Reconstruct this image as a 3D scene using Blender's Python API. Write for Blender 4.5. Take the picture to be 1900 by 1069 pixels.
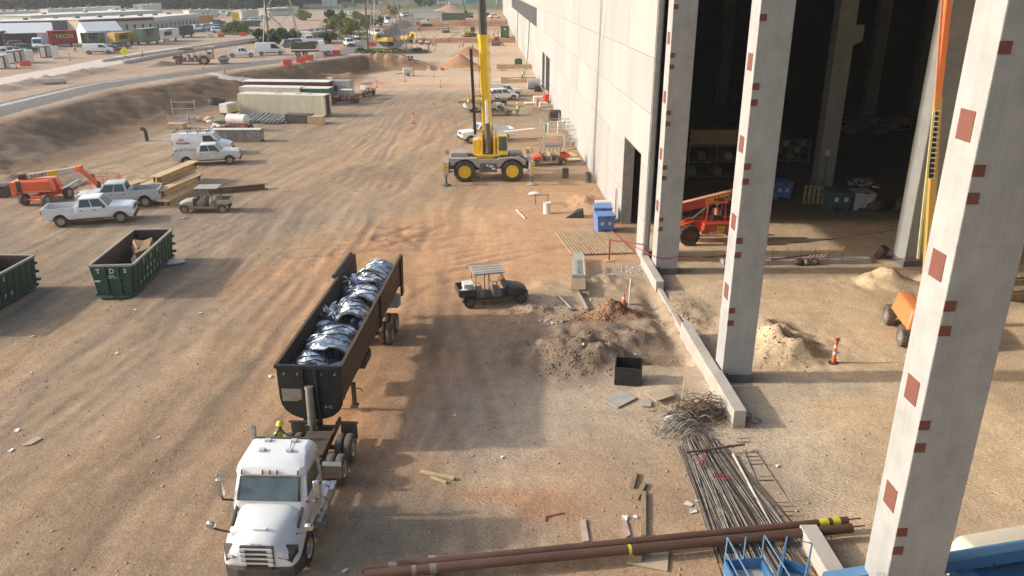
import bpy, bmesh, math, random
import numpy as np
from mathutils import Vector, Matrix, Euler
random.seed(7); RNG = np.random.default_rng(11)
for o in list(bpy.data.objects): bpy.data.objects.remove(o)
S = bpy.context.scene; COL = S.collection
R = math.radians
# ---------------------------------------------------------------- camera
CAM_H, PITCH, YAW, FPX = 16.7, R(21.0), R(2.06), 1478.0
cd = bpy.data.cameras.new('camera'); cam = bpy.data.objects.new('camera', cd); COL.objects.link(cam)
cd.sensor_width = 36; cd.lens = FPX/1900*36; cd.clip_start = .1; cd.clip_end = 3000
cam.location = (0, 0, CAM_H); cam.rotation_euler = (R(90)-PITCH, 0, -YAW)
S.camera = cam
# ---------------------------------------------------------------- sky, sun, exposure
SUN_EL, SUN_AZ = R(25), R(-88.5)          # azimuth from +Y towards +X
w = bpy.data.worlds.new('World'); S.world = w; w.use_nodes = True
nt = w.node_tree; bg = nt.nodes['Background']
sky = nt.nodes.new('ShaderNodeTexSky'); sky.sky_type = 'NISHITA'; sky.sun_disc = False
sky.sun_elevation = SUN_EL; sky.sun_rotation = SUN_AZ; sky.dust_density = 3.0; sky.air_density = 1.2; sky.ozone_density = 1.0
nt.links.new(sky.outputs[0], bg.inputs[0]); bg.inputs[1].default_value = 0.15
sl = bpy.data.lights.new('sun', 'SUN'); sl.energy = 2.15; sl.angle = R(1.8); sl.color = (1.0, .93, .84)
so = bpy.data.objects.new('sun', sl); COL.objects.link(so)
sd = Vector((math.sin(SUN_AZ)*math.cos(SUN_EL), math.cos(SUN_AZ)*math.cos(SUN_EL), math.sin(SUN_EL)))
so.rotation_euler = sd.to_track_quat('Z', 'Y').to_euler(); so.location = sd*100
S.view_settings.view_transform = 'Standard'; S.view_settings.look = 'None'
S.view_settings.exposure = 0.78; S.view_settings.gamma = 1; S.view_settings.use_curve_mapping = False
S.render.engine = 'CYCLES'
# ---------------------------------------------------------------- helpers
def G(u, v, z=0.):
    """where the sight line of photo pixel (u,v) meets the level z"""
    a = (u-950)/FPX; b = (534.5-v)/FPX
    fw = math.cos(PITCH)+b*math.sin(PITCH); up = -math.sin(PITCH)+b*math.cos(PITCH)
    t = (CAM_H-z)/-up; r = a*t; f = fw*t
    return (r*math.cos(YAW)+f*math.sin(YAW), -r*math.sin(YAW)+f*math.cos(YAW))
def sm(t): t = np.clip(t, 0, 1); return t*t*(3-2*t)
def vnoise(x, y, seed=0):
    xi = np.floor(x).astype(np.int64); yi = np.floor(y).astype(np.int64); fx = x-xi; fy = y-yi
    fx = fx*fx*(3-2*fx); fy = fy*fy*(3-2*fy)
    def h(a, b):
        n = (a*374761393+b*668265263+seed*974711) & 0x7fffffff
        n = ((n ^ (n >> 13))*1274126177) & 0x7fffffff
        return ((n ^ (n >> 16)) & 0xffff)/65535.
    return (h(xi, yi)*(1-fx)+h(xi+1, yi)*fx)*(1-fy)+(h(xi, yi+1)*(1-fx)+h(xi+1, yi+1)*fx)*fy
def fbm(x, y, s, o=4, seed=0):
    t = 0; a = 1; n = 0
    for i in range(o): t = t+a*vnoise(x/s+17*i, y/s-9*i, seed+i); n += a; a *= .5; s *= .5
    return t/n
# terrain: yard at 0, terrace on the left behind a slope, two low steps far away
TOE = [(40, -50), (60, -47), (73, -44.5), (83, -41), (105, -39.5), (117, -36.5), (149, -25), (168, -22)]
CRE = [(40, -66), (60, -60), (90, -53), (114, -51), (135, -43.5), (150, -34.8), (164, -27.5), (168, -24.5)]
TOE2 = [(169, -6.5), (174, -8), (182, -12), (200, -20), (230, -25), (250, -27), (330, -27)]
W2 = [(169, 14), (174, 13), (182, 9), (200, 5), (250, 4)]
MOUNDS = []   # (x, y, rx, ry, rot, height, roughness)
def mound(u, v, rx, ry, h, rot=0, rough=.3, z=0): x, y = G(u, v, z); MOUNDS.append((x, y, rx, ry, R(rot), h, rough))
def hbase(x, y):
    x = np.asarray(x, float); y = np.asarray(y, float)
    yt = np.clip(y, 40, 168); t1 = np.interp(yt, *zip(*TOE)); c1 = np.interp(yt, *zip(*CRE))
    wob = (fbm(x, y, 9, 2, 5)-.5)*2.2
    s1 = sm((t1+wob-x)/(t1-c1))
    y2 = np.clip(y, 169, 330); t2 = np.interp(y2, *zip(*TOE2)); w2 = np.interp(y2, *zip(*W2))
    s2 = sm((t2+wob*.5-x)/w2)
    k = sm((y-168-wob*.15)/.9)
    h = 3.0*(s1*(1-k)+s2*k)
    st = 1.1*sm((y-246-wob)/3.5)+1.9*sm((y-322-2*wob)/5)
    h = np.where(y > 236, np.maximum(h*sm((400-y)/60) , 0)*1.0, h)
    h = np.maximum(h, st)
    h = np.where((x < -30) & (y > 225), np.maximum(h, 3.0*sm((-26-x)/4)), h)
    return h
def hmound(x, y):
    h = np.zeros_like(x)
    for (mx, my, rx, ry, ro, hh, rg) in MOUNDS:
        k = np.where((np.abs(x-mx) < 2.2*max(rx, ry)) & (np.abs(y-my) < 2.2*max(rx, ry)))[0]
        dx = x[k]-mx; dy = y[k]-my; a = dx*math.cos(ro)+dy*math.sin(ro); b = -dx*math.sin(ro)+dy*math.cos(ro)
        d = np.sqrt((a/rx)**2+(b/ry)**2)
        n = (fbm(x[k], y[k], .9*min(rx, 2.), 4, 31)-.5)*2
        d = d*(1+rg*.5*n)
        h[k] += hh*np.clip(1.06-d, 0, 1)**1.15*(1+rg*n*.8)*(d < 1.06)
    return h
def gh(x, y): return float(hbase(np.array([x]), np.array([y]))[0])
def T(u, v, lo=0.):
    """ground point (x,y,z) under photo pixel"""
    z = 1.5
    for i in range(14):
        x, y = G(u, v, z); z = .5*z+.5*gh(x, y)
    return (x, y, z)
# ---------------------------------------------------------------- materials
MATS = {}
def newmat(name):
    m = bpy.data.materials.new(name); m.use_nodes = True; n = m.node_tree
    return m, n, n.nodes['Principled BSDF']
def mat(name, col, rough=.5, metal=0., var=.12, scale=3., dust=0., bump=0., bscale=40., spec=.5, dustcol=(.36, .26, .17), coat=0., streak=None, stain=0.):
    if name in MATS: return MATS[name]
    m, n, b = newmat(name); N = n.nodes; L = n.links
    tc = N.new('ShaderNodeTexCoord')
    src = tc.outputs['Object']
    if streak:
        mp = N.new('ShaderNodeMapping'); mp.inputs['Scale'].default_value = streak; L.new(src, mp.inputs[0]); src = mp.outputs[0]
    nz = N.new('ShaderNodeTexNoise'); nz.inputs['Scale'].default_value = scale; nz.inputs['Detail'].default_value = 6; nz.inputs['Roughness'].default_value = .65
    L.new(src, nz.inputs['Vector'])
    mr = N.new('ShaderNodeMapRange'); mr.inputs[1].default_value = .3; mr.inputs[2].default_value = .7
    mr.inputs[3].default_value = 1-var; mr.inputs[4].default_value = 1+var; L.new(nz.outputs[0], mr.inputs[0])
    mx = N.new('ShaderNodeMix'); mx.data_type = 'RGBA'; mx.blend_type = 'MULTIPLY'; mx.inputs[0].default_value = 1
    mx.inputs[6].default_value = (*col, 1); L.new(mr.outputs[0], mx.inputs[7]); out = mx.outputs[2]
    b.inputs['Roughness'].default_value = rough; b.inputs['Metallic'].default_value = metal
    b.inputs['Specular IOR Level'].default_value = spec; b.inputs['Coat Weight'].default_value = coat
    if dust > 0:
        n2 = N.new('ShaderNodeTexNoise'); n2.inputs['Scale'].default_value = 1.7; n2.inputs['Detail'].default_value = 8; n2.inputs['Roughness'].default_value = .7
        L.new(tc.outputs['Object'], n2.inputs['Vector'])
        r2 = N.new('ShaderNodeMapRange'); r2.inputs[1].default_value = .35; r2.inputs[2].default_value = .75; r2.inputs[3].default_value = 0; r2.inputs[4].default_value = dust
        L.new(n2.outputs[0], r2.inputs[0])
        m2 = N.new('ShaderNodeMix'); m2.data_type = 'RGBA'; L.new(r2.outputs[0], m2.inputs[0]); L.new(out, m2.inputs[6]); m2.inputs[7].default_value = (*dustcol, 1)
        out = m2.outputs[2]
        r3 = N.new('ShaderNodeMapRange'); r3.inputs[3].default_value = rough; r3.inputs[4].default_value = .9; L.new(r2.outputs[0], r3.inputs[0]); L.new(r3.outputs[0], b.inputs['Roughness'])
    if stain > 0:   # water runs and smudges
        mp2 = N.new('ShaderNodeMapping'); mp2.inputs['Scale'].default_value = (2.2, 2.2, .16); L.new(tc.outputs['Object'], mp2.inputs[0])
        n4 = N.new('ShaderNodeTexNoise'); n4.inputs['Scale'].default_value = 1.6; n4.inputs['Detail'].default_value = 9; n4.inputs['Roughness'].default_value = .75; L.new(mp2.outputs[0], n4.inputs['Vector'])
        r4 = N.new('ShaderNodeMapRange'); r4.inputs[1].default_value = .42; r4.inputs[2].default_value = .72; r4.inputs[3].default_value = 1; r4.inputs[4].default_value = 1-stain; L.new(n4.outputs[0], r4.inputs[0])
        m4 = N.new('ShaderNodeMix'); m4.data_type = 'RGBA'; m4.blend_type = 'MULTIPLY'; m4.inputs[0].default_value = 1; L.new(out, m4.inputs[6]); L.new(r4.outputs[0], m4.inputs[7]); out = m4.outputs[2]
    L.new(out, b.inputs['Base Color'])
    if bump > 0:
        n3 = N.new('ShaderNodeTexNoise'); n3.inputs['Scale'].default_value = bscale; n3.inputs['Detail'].default_value = 5; L.new(src, n3.inputs['Vector'])
        bp = N.new('ShaderNodeBump'); bp.inputs['Strength'].default_value = bump; bp.inputs['Distance'].default_value = .03
        L.new(n3.outputs[0], bp.inputs['Height']); L.new(bp.outputs[0], b.inputs['Normal'])
    MATS[name] = m
    return m
def glassmat(name, col=(.03, .04, .045), rough=.06):
    if name in MATS: return MATS[name]
    m = mat(name, col, rough, 0, .3, 2., dust=.07, spec=.8); return m
# ---------------------------------------------------------------- mesh builder and scene tree helpers
class MB:
    def __init__(s): s.v = []; s.f = []; s.mi = []; s.cur = 0
    def add(s, vs, fs):
        o = len(s.v); s.v += [tuple(p) for p in vs]
        for f in fs: s.f.append([i+o for i in f]); s.mi.append(s.cur)
        return s
    def hexa(s, p):   # 4 bottom ccw, 4 top ccw
        return s.add(p, [(3, 2, 1, 0), (4, 5, 6, 7), (0, 1, 5, 4), (1, 2, 6, 5), (2, 3, 7, 6), (3, 0, 4, 7)])
    def box(s, c, d, rot=None):
        x, y, z = d[0]/2, d[1]/2, d[2]/2
        p = [Vector(q) for q in ((-x, -y, -z), (x, -y, -z), (x, y, -z), (-x, y, -z), (-x, -y, z), (x, -y, z), (x, y, z), (-x, y, z))]
        if rot is not None:
            m = Euler(rot).to_matrix() if not isinstance(rot, Matrix) else rot
            p = [m @ q for q in p]
        return s.hexa([q+Vector(c) for q in p])
    def bar(s, a, b, w, h=None, up=(0, 0, 1)):
        a = Vector(a); b = Vector(b); h = h or w; d = (b-a).normalized(); u = Vector(up)
        if abs(d.dot(u)) > .98: u = Vector((1, 0, 0))
        sx = d.cross(u).normalized()*(w/2); sz = sx.cross(d).normalized()*(h/2)
        return s.hexa([a-sx-sz, a+sx-sz, b+sx-sz, b-sx-sz, a-sx+sz, a+sx+sz, b+sx+sz, b-sx+sz])
    def cyl(s, a, b, r0, r1=None, n=12, cap=True):
        a = Vector(a); b = Vector(b); r1 = r0 if r1 is None else r1
        d = (b-a).normalized(); u = Vector((0, 0, 1)) if abs(d.z) < .95 else Vector((1, 0, 0))
        x = d.cross(u).normalized(); y = d.cross(x)
        vs = [a+(x*math.cos(6.28318*i/n)+y*math.sin(6.28318*i/n))*r0 for i in range(n)]+[b+(x*math.cos(6.28318*i/n)+y*math.sin(6.28318*i/n))*r1 for i in range(n)]
        fs = [(i, (i+1) % n, n+(i+1) % n, n+i) for i in range(n)]
        if cap: fs += [tuple(range(n))[::-1], tuple(range(n, 2*n))]
        return s.add(vs, fs)
    def tube(s, pts, r, n=6, cap=True):
        pts = [Vector(p) for p in pts]; k = len(pts); vs = []
        d0 = (pts[1]-pts[0]).normalized(); u = Vector((0, 0, 1)) if abs(d0.z) < .9 else Vector((1, 0, 0))
        x = d0.cross(u).normalized()
        for i, p in enumerate(pts):
            d = (pts[min(i+1, k-1)]-pts[max(i-1, 0)]).normalized()
            x = (x-d*x.dot(d)).normalized(); y = d.cross(x)
            rr = r[i] if isinstance(r, (list, tuple)) else r
            vs += [p+(x*math.cos(6.28318*j/n)+y*math.sin(6.28318*j/n))*rr for j in range(n)]
        fs = [(i*n+j, i*n+(j+1) % n, (i+1)*n+(j+1) % n, (i+1)*n+j) for i in range(k-1) for j in range(n)]
        if cap: fs += [tuple(range(n))[::-1], tuple(range((k-1)*n, k*n))]
        return s.add(vs, fs)
    def prism(s, prof, ax, lo, hi, sc=1., pivot=None):   # prof: (a,b) pairs; ax = extrusion axis; sc scales the far end
        def P(a, b, t): return {'y': (a, t, b), 'x': (t, a, b), 'z': (a, b, t)}[ax]
        n = len(prof); vs = [P(a, b, lo) for a, b in prof]+[P(a, b, hi) for a, b in prof]
        fs = [(i, (i+1) % n, n+(i+1) % n, n+i) for i in range(n)]+[tuple(range(n))[::-1], tuple(range(n, 2*n))]
        return s.add(vs, fs)
    def loft(s, rings, cap=True, closed=True):
        n = len(rings[0]); vs = [p for r in rings for p in r]
        m = n if closed else n-1
        fs = [(k*n+i, k*n+(i+1) % n, (k+1)*n+(i+1) % n, (k+1)*n+i) for k in range(len(rings)-1) for i in range(m)]
        if cap: fs += [tuple(range(n))[::-1], tuple(range((len(rings)-1)*n, len(rings)*n))]
        return s.add(vs, fs)
    def lathe(s, prof, c=(0, 0, 0), ax='z', n=16):   # prof (r, t)
        rings = []
        for r, t in prof:
            ring = []
            for i in range(n):
                a = 6.28318*i/n; p, q = r*math.cos(a), r*math.sin(a)
                ring.append({'z': (c[0]+p, c[1]+q, c[2]+t), 'y': (c[0]+p, c[1]+t, c[2]+q), 'x': (c[0]+t, c[1]+p, c[2]+q)}[ax])
            rings.append(ring)
        return s.loft(rings, cap=prof[0] != prof[-1])
    def quad(s, p, th=.01):   # thin slab along its normal
        p = [Vector(q) for q in p]; nrm = (p[1]-p[0]).cross(p[2]-p[0]).normalized()*th
        n = len(p)
        return s.add(p+[q+nrm for q in p], [tuple(range(n))[::-1], tuple(range(n, 2*n))]+[(i, (i+1) % n, n+(i+1) % n, n+i) for i in range(n)])
    def ell(s, c, r, nu=10, nv=6, rot=None):
        vs = []; m = Euler(rot).to_matrix() if rot is not None else None
        for j in range(nv+1):
            t = math.pi*j/nv
            for i in range(nu):
                a = 6.28318*i/nu; q = Vector((r[0]*math.sin(t)*math.cos(a), r[1]*math.sin(t)*math.sin(a), r[2]*math.cos(t)))
                if m: q = m @ q
                vs.append(q+Vector(c))
        fs = [(j*nu+i, (j+1)*nu+i, (j+1)*nu+(i+1) % nu, j*nu+(i+1) % nu) for j in range(nv) for i in range(nu)]
        return s.add(vs, fs)
    def text(s, txt, size, M, th=.004, bold=False):
        cu = bpy.data.curves.new('t', 'FONT'); cu.body = txt; cu.size = size; cu.align_x = 'CENTER'; cu.align_y = 'CENTER'; cu.extrude = th; cu.resolution_u = 2
        if bold: cu.offset = size*.02
        ob = bpy.data.objects.new('t', cu); COL.objects.link(ob)
        me = bpy.data.meshes.new_from_object(ob.evaluated_get(bpy.context.evaluated_depsgraph_get()))
        s.add([M @ q.co for q in me.vertices], [tuple(p.vertices) for p in me.polygons])
        bpy.data.objects.remove(ob); bpy.data.curves.remove(cu); bpy.data.meshes.remove(me)
        return s
    def mesh(s, name, mats, smooth=None, bevel=0, seg=2, merge=True, bang=30):
        me = bpy.data.meshes.new(name); me.from_pydata(s.v, [], s.f)
        mats = mats if isinstance(mats, (list, tuple)) else [mats]
        for m in mats: me.materials.append(m)
        if len(mats) > 1: me.polygons.foreach_set('material_index', s.mi)
        bm = bmesh.new(); bm.from_mesh(me)
        if merge: bmesh.ops.remove_doubles(bm, verts=bm.verts, dist=1e-4)
        bmesh.ops.recalc_face_normals(bm, faces=bm.faces)
        if bevel:
            ed = [e for e in bm.edges if len(e.link_faces) == 2 and e.calc_face_angle(0) > R(bang)]
            bmesh.ops.bevel(bm, geom=ed, offset=bevel, segments=seg, profile=.6, affect='EDGES', clamp_overlap=True)
        bm.to_mesh(me); bm.free()
        if smooth:
            me.polygons.foreach_set('use_smooth', [True]*len(me.polygons)); me.set_sharp_from_angle(angle=R(smooth))
        me.update(); return me
    def build(s, name, mats, parent=None, smooth=None, bevel=0, seg=2, merge=True, label=None, bang=30):
        return mob(name, s.mesh(name, mats, smooth, bevel, seg, merge, bang), parent, label)
def mob(name, me, parent=None, label=None):
    o = bpy.data.objects.new(name, me); COL.objects.link(o)
    if parent is not None: o.parent = parent
    if label: o['label'] = label
    return o
def tag(o, label=None, cat=None, group=None, kind=None):
    if label: o['label'] = label
    if cat: o['category'] = cat
    if group: o['group'] = group
    if kind: o['kind'] = kind
    return o
def thing(name, label, cat, loc=(0, 0, 0), rz=0, group=None):
    o = bpy.data.objects.new(name, None); COL.objects.link(o); o.empty_display_size = .2
    o.location = loc; o.rotation_euler = (0, 0, rz)
    return tag(o, label, cat, group)
CHILD = {}
def copy_tree(o, parent=None):
    c = o.copy(); COL.objects.link(c)
    if parent is not None: c.parent = parent
    for ch in o.children: copy_tree(ch, c)
    return c
PROTO = {}
def place(key, make, loc, rz, label, group=None, scale=None, cat=None, tilt=None):
    """first call builds the thing, later calls copy it with all its parts"""
    if key not in PROTO: o = PROTO[key] = make()
    else: o = copy_tree(PROTO[key])
    o.location = loc; o.rotation_euler = (tilt[0] if tilt else 0, tilt[1] if tilt else 0, rz)
    if scale: o.scale = (scale,)*3
    o['label'] = label
    if cat: o['category'] = cat
    if group: o['group'] = group
    elif 'group' in o: del o['group']
    return o
def one(name, mb, mats, label, cat, loc=(0, 0, 0), rz=0, group=None, **k):
    o = mb.build(name, mats, None, **k); o.location = loc; o.rotation_euler = (0, 0, rz)
    return tag(o, label, cat, group)
# ---------------------------------------------------------------- ground sheet
mound(1092, 645, 2.9, 2.2, .55, 20, .8); mound(1040, 655, 1.8, 1.7, .3, 0, .8); mound(1120, 610, 1.3, .9, .4, 0, .8)
mound(1065, 680, 1.7, 1.2, .28, 0, .8); mound(1110, 665, 1.2, .8, .4, 0, .8)
mound(1140, 585, 1.7, .8, .75, 5, .7)                          # red clods
mound(1130, 525, 2.2, 1.3, .4, 0, .4); mound(1010, 530, .8, .9, .2, 0, .6); mound(985, 575, 1.3, .7, .22, 0, .7)
mound(1190, 630, 1.8, .9, .45, 0, .3); mound(1270, 575, 1.6, 2.4, .35, 0, .5)
mound(1432, 640, 2.3, 2.5, .75, 0, .7); mound(1480, 660, 1.4, 1.1, .5, 0, .8); mound(1425, 610, 1.6, 1.2, .35, 0, .7)
mound(1645, 525, 2.0, 1.5, .9, 0, .3); mound(1800, 560, 3, 1.6, .6, 0, .3)
mound(1240, 725, 1.6, .8, .25, 0, .5)
mound(853, 123, 4.3, 4.3, 2.6, 0, .12); mound(872, 104, 4.5, 4.5, 2.3, 0, .12); mound(882, 130, 2.2, 2, .7, 0, .2)
mound(650, 148, 5, 3, 1.1, 0, .3); mound(610, 150, 5, 3, .8, 0, .3)
mound(960, 150, 5, 2.2, .8, 0, .5); mound(985, 208, 3.2, 1.6, .8, 0, .6); mound(960, 130, 4, 1.6, .5, 0, .6); mound(1000, 340, 1, .6, .12, 0, .6)
mound(1085, 375, 1.2, 2.2, .5, 0, .6)
mound(1045, 295, 1.3, 1.6, .35, 0, .6)
mound(836, 26, 12, 9, 4.2, 0, .2, 3); mound(820, 20, 10, 8, 2, 0, .2, 3)
mound(115, 330, 5, 3, .5, 0, .4); mound(20, 345, 6, 4, .7, 0, .5)
[mound(u, v, 4.5, 1.5, .9, 62, .5, 3) for u, v in ((5, 168), (35, 161), (62, 156), (90, 150), (120, 144), (150, 138), (180, 133), (300, 122))]
mound(740, 66, 7, 5, 1.4, 0, .4); mound(770, 60, 10, 6, 1.2, 0, .4)
def lines(segs):
    out = []
    for a, b, st in segs: n = max(1, int(round((b-a)/st))); out += list(np.linspace(a, b, n, endpoint=False))
    return np.array(out+[segs[-1][1]])
gx = lines([(-900, -300, 60), (-300, -130, 6), (-130, -60, 1.2), (-60, -34, .45), (-34, -22, .22), (-22, 24, .15), (24, 44, .3), (44, 90, 2), (90, 900, 60)])
gy = lines([(-60, 10, 5), (10, 15, .5), (15, 50, .15), (50, 70, .22), (70, 130, .4), (130, 180, .5), (180, 260, 1.0), (260, 420, 3), (420, 1500, 60)])
GX, GY = np.meshgrid(gx, gy); X = GX.ravel(); Y = GY.ravel()
NM = np.where((Y < 125) & (Y > 12) & (X > -40) & (X < 14))[0]
def segdist(px, pl):
    X, Y = XN, YN; d = np.full(X.shape, 1e9, np.float32); off = np.zeros(X.shape, np.float32)
    for (a, b) in zip(pl[:-1], pl[1:]):
        ax, ay = a; bx, by = b; L2 = (bx-ax)**2+(by-ay)**2
        t = np.clip(((X-ax)*(bx-ax)+(Y-ay)*(by-ay))/L2, 0, 1)
        dx = X-ax-t*(bx-ax); dy = Y-ay-t*(by-ay); dd = np.hypot(dx, dy)
        sg = np.sign((bx-ax)*dy-(by-ay)*dx); u = dd < d
        d = np.where(u, dd, d); off = np.where(u, dd*sg, off)
    return off
def smooth_pl(pl, n=10):
    pl = [np.array(p, float) for p in pl]; q = [2*pl[0]-pl[1]]+pl+[2*pl[-1]-pl[-2]]; out = []
    for i in range(1, len(q)-2):
        for k in range(n):
            t = k/n; a, b, c, d = q[i-1:i+3]
            out.append(tuple(.5*((2*b)+(c-a)*t+(2*a-5*b+4*c-d)*t*t+(3*b-a-3*c+d)*t**3)))
    return out+[tuple(pl[-1])]
TRACKS = [([(90, 1060), (330, 800), (520, 580), (640, 450), (720, 320), (775, 200)], .5, 0), ([(0, 880), (330, 630), (540, 450), (690, 300), (770, 180)], .5, 0),
          ([(250, 1060), (420, 830), (560, 620), (660, 460), (745, 320), (790, 215)], .45, 0), ([(330, 1060), (470, 790), (610, 500), (720, 330), (800, 215)], .4, 0),
          ([(0, 760), (280, 600), (480, 440), (660, 300), (760, 170)], .4, 0),
          ([(640, 445), (760, 455), (900, 440), (1060, 425), (1180, 425)], .6, 1), ([(690, 470), (800, 485), (940, 462), (1100, 440)], .6, 1), ([(660, 425), (790, 430), (900, 408), (1010, 395)], .5, 1),
          ([(640, 330), (720, 370), (770, 420), (745, 470)], .5, 1), ([(690, 320), (770, 370), (850, 405), (930, 415)], .4, 1),
          ([(780, 640), (800, 560), (780, 490), (720, 440)], .5, 1), ([(560, 470), (680, 455), (800, 415), (880, 360)], .6, 1), ([(640, 470), (760, 500), (900, 480), (1040, 450)], .5, 1), ([(720, 560), (790, 520), (900, 500)], .4, 1), ([(1000, 1060), (960, 930), (880, 800), (840, 640), (800, 500)], .4, 1),
          ([(430, 330), (560, 320), (700, 260), (760, 180)], .4, 0), ([(300, 480), (470, 390), (620, 270), (700, 190)], .45, 0),
          ([(820, 190), (840, 260), (800, 340), (740, 420)], .4, 1)]
tr = np.zeros_like(X); trr = np.zeros_like(X); XN = X[NM].astype(np.float32); YN = Y[NM].astype(np.float32); wb = (fbm(XN, YN, 5, 2, 3)-.5)*.5; gap = sm(fbm(XN, YN, 6, 3, 9)*2.2-.55)
for pl, dep, kd in TRACKS:
    o = segdist(None, smooth_pl([G(*p) for p in pl], 5)); o = o+wb
    for c in (-.95, .95):
        for wd, s_ in ((.28, 1.),):
            m = np.exp(-((o-c)/wd)**2); e = np.exp(-((np.abs(o-c)-.5)/.18)**2)
            tr[NM] += (m-.6*e)*dep*gap*s_
            if kd: trr[NM] += m*gap*dep
Hh = hbase(X, Y)
near = sm((190-Y)/40)*sm((75-np.abs(X))/15)
slope = sm(Hh/.5)*sm((2.95-Hh)/.3)
Hh += hmound(X, Y)
Hh += near*((fbm(X, Y, 7, 3, 1)-.5)*.16+(fbm(X, Y, .9, 3, 2)-.5)*.05)
Hh += slope*((fbm(X, Y, 3.2, 5, 8)-.5)*.9+np.abs(fbm(X+Y*.5, Y*.25, 1.4, 3, 4)-.5)*-.5)
Hh -= tr*.055*near
# excavated face: vertical teeth marks
fc = sm((Y-166.5)/1.2)*sm((172-Y)/1.2)*(X < -7)*(X > -23); Hh += fc*(vnoise(X*1.4, Y*.2, 3)-.5)*.5
def box_hole(cx, cy, hx, hy, ro, dep, soft=.25):
    global Hh
    dx = X-cx; dy = Y-cy; a = np.abs(dx*math.cos(ro)+dy*math.sin(ro)); b = np.abs(-dx*math.sin(ro)+dy*math.cos(ro))
    Hh -= dep*sm((hx-a)/soft+.5)*sm((hy-b)/soft+.5)
px_, py_ = G(1222, 668); box_hole(px_, py_, 1.45, .45, R(-6), 1.0)
# trench along the far side of the grade beam, a hole by the orange lift
Hh -= .30*np.exp(-((X-9.35)/.5)**2)*sm((Y-33)/3)*sm((44-Y)/3); hx_, hy_ = G(1672, 512); Hh -= .8*np.exp(-(((X-hx_)/1.1)**2+((Y-hy_)/.9)**2)**2)
for (u, v, rx, ry, am) in ((1080, 645, 3.2, 2.6, .5), (985, 580, 1.6, .8, .35), (1440, 640, 2.4, 2.2, .45), (1140, 585, 1.8, .8, .45), (1240, 600, 2.2, 2.2, .3), (1130, 525, 2.2, 1.4, .3), (1650, 525, 2.4, 1.4, .4), (1085, 375, 1.6, 2.4, .4), (60, 330, 9, 6, .5)):
    cx, cy = G(u, v); k = np.where((np.abs(X-cx) < 2*rx) & (np.abs(Y-cy) < 2*ry))[0]; m = np.exp(-(((X[k]-cx)/rx)**2+((Y[k]-cy)/ry)**2)); nz_ = fbm(X[k], Y[k], .55, 3, 83); Hh[k] += am*m*np.clip((nz_-.42)*1.6, -.15, .8)
# keep the floor flat under the columns, truck, crane
for (cx, cy, r, pw) in ((10.9, 31.9, 1.6, .8), (11.2, 46.2, 1.7, .8)):
    m = np.exp(-(((X-cx)**2+(Y-cy)**2)/r**2)**2); Hh = Hh*(1-m*pw)
# ---- soil colours
C_tan = np.array((.380, .258, .158)); C_org = np.array((.475, .270, .138)); C_gry = np.array((.258, .204, .148)); C_sand = np.array((.66, .495, .32))
C_pale = np.array((.56, .42, .30)); C_dark = np.array((.185, .13, .10)); C_red = np.array((.36, .165, .085)); C_wht = np.array((.50, .42, .34)); C_slope = np.array((.215, .138, .080))
n1 = fbm(X, Y, 16, 4, 21); n2 = fbm(X, Y, 5, 4, 22); n3 = fbm(X, Y, 1.6, 3, 23)
al = X*.16+Y*.99; ac = X-.14*Y-.0009*(Y-60)**2
ac = ac+(n1-.5)*5+(n2-.5)*1.2; st1 = fbm(ac*1.0, al/14, 1.1, 3, 24); st2 = fbm(ac, al/22, 3.2, 3, 25)
col = np.zeros((X.size, 3)); col[:] = C_tan
def mix(m, c): col[:] = col*(1-np.clip(m, 0, 1)[:, None])+np.asarray(c)*np.clip(m, 0, 1)[:, None]
def blob(u, v, rx, ry, rot=0, soft=.5, z=0, nz=.35):
    cx, cy = G(u, v, z); ro = R(rot); dx = X-cx; dy = Y-cy
    a = dx*math.cos(ro)+dy*math.sin(ro); b = -dx*math.sin(ro)+dy*math.cos(ro)
    d = np.sqrt((a/rx)**2+(b/ry)**2)+(n2-.5)*nz*2
    return sm((1-d)/soft+.5)
yard = sm((172-Y)/6)*sm((X+46)/8)
leftz = sm((-6-X+n2*4)/6)*sm((80-Y)/25)
mix(leftz*.7*sm((n1-.3)*3), C_gry)
mix(sm((st1-.5)*4)*.75*leftz, C_gry*.82); mix(sm((.47-st1)*4)*.4*leftz, C_tan*1.08)
mix(sm((st2-.5)*4)*.4*leftz, C_gry*.9)
# brown strip left of the truck and brighter orange in the middle
mix(blob(330, 980, 9, 9, 0, .9)*.55, np.array((.36, .235, .14)))
mix(blob(800, 520, 10, 14, 0, .8)*.85, C_org); mix(blob(1000, 430, 9, 9, 0, .8)*.55, np.array((.53, .315, .18)))
mix(blob(730, 735, 4, 7, 0, .6)*.95, C_org*np.array((1.12, .98, .85)))  # deeper orange paints in the sunlit patch right of the trailer
mix(blob(870, 720, 6, 8, 10, .8)*.55, C_gry*1.2)
mix(blob(1000, 780, 5, 5, 0, .8)*.5, np.array((.44, .36, .28)))
mix(blob(1100, 780, 5, 4, 0, .8)*.55, np.array((.50, .39, .28)))
mix(blob(1120, 940, 5, 4, 0, .8)*.6, np.array((.50, .335, .21)))
mix(blob(850, 990, 4, 2, 0, .6)*.7, C_gry*1.05); mix(blob(700, 960, 3, 3, 0, .8)*.5, C_gry)
mix(blob(930, 940, 3.2, 1.2, 0, .8)*.5*sm((n3-.4)*4), C_red*1.0)
mix(blob(1150, 560, 6, 5, 0, .8)*.8, np.array((.52, .385, .255))); mix(blob(1250, 700, 4, 6, 0, .8)*.6, np.array((.55, .42, .29)))
mix(blob(1075, 645, 4.6, 3.6, 0, .7)*.85, np.array((.225, .162, .115))); mix(blob(1140, 585, 2.0, .9, 0, .5)*.85, np.array((.34, .165, .085)))
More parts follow.
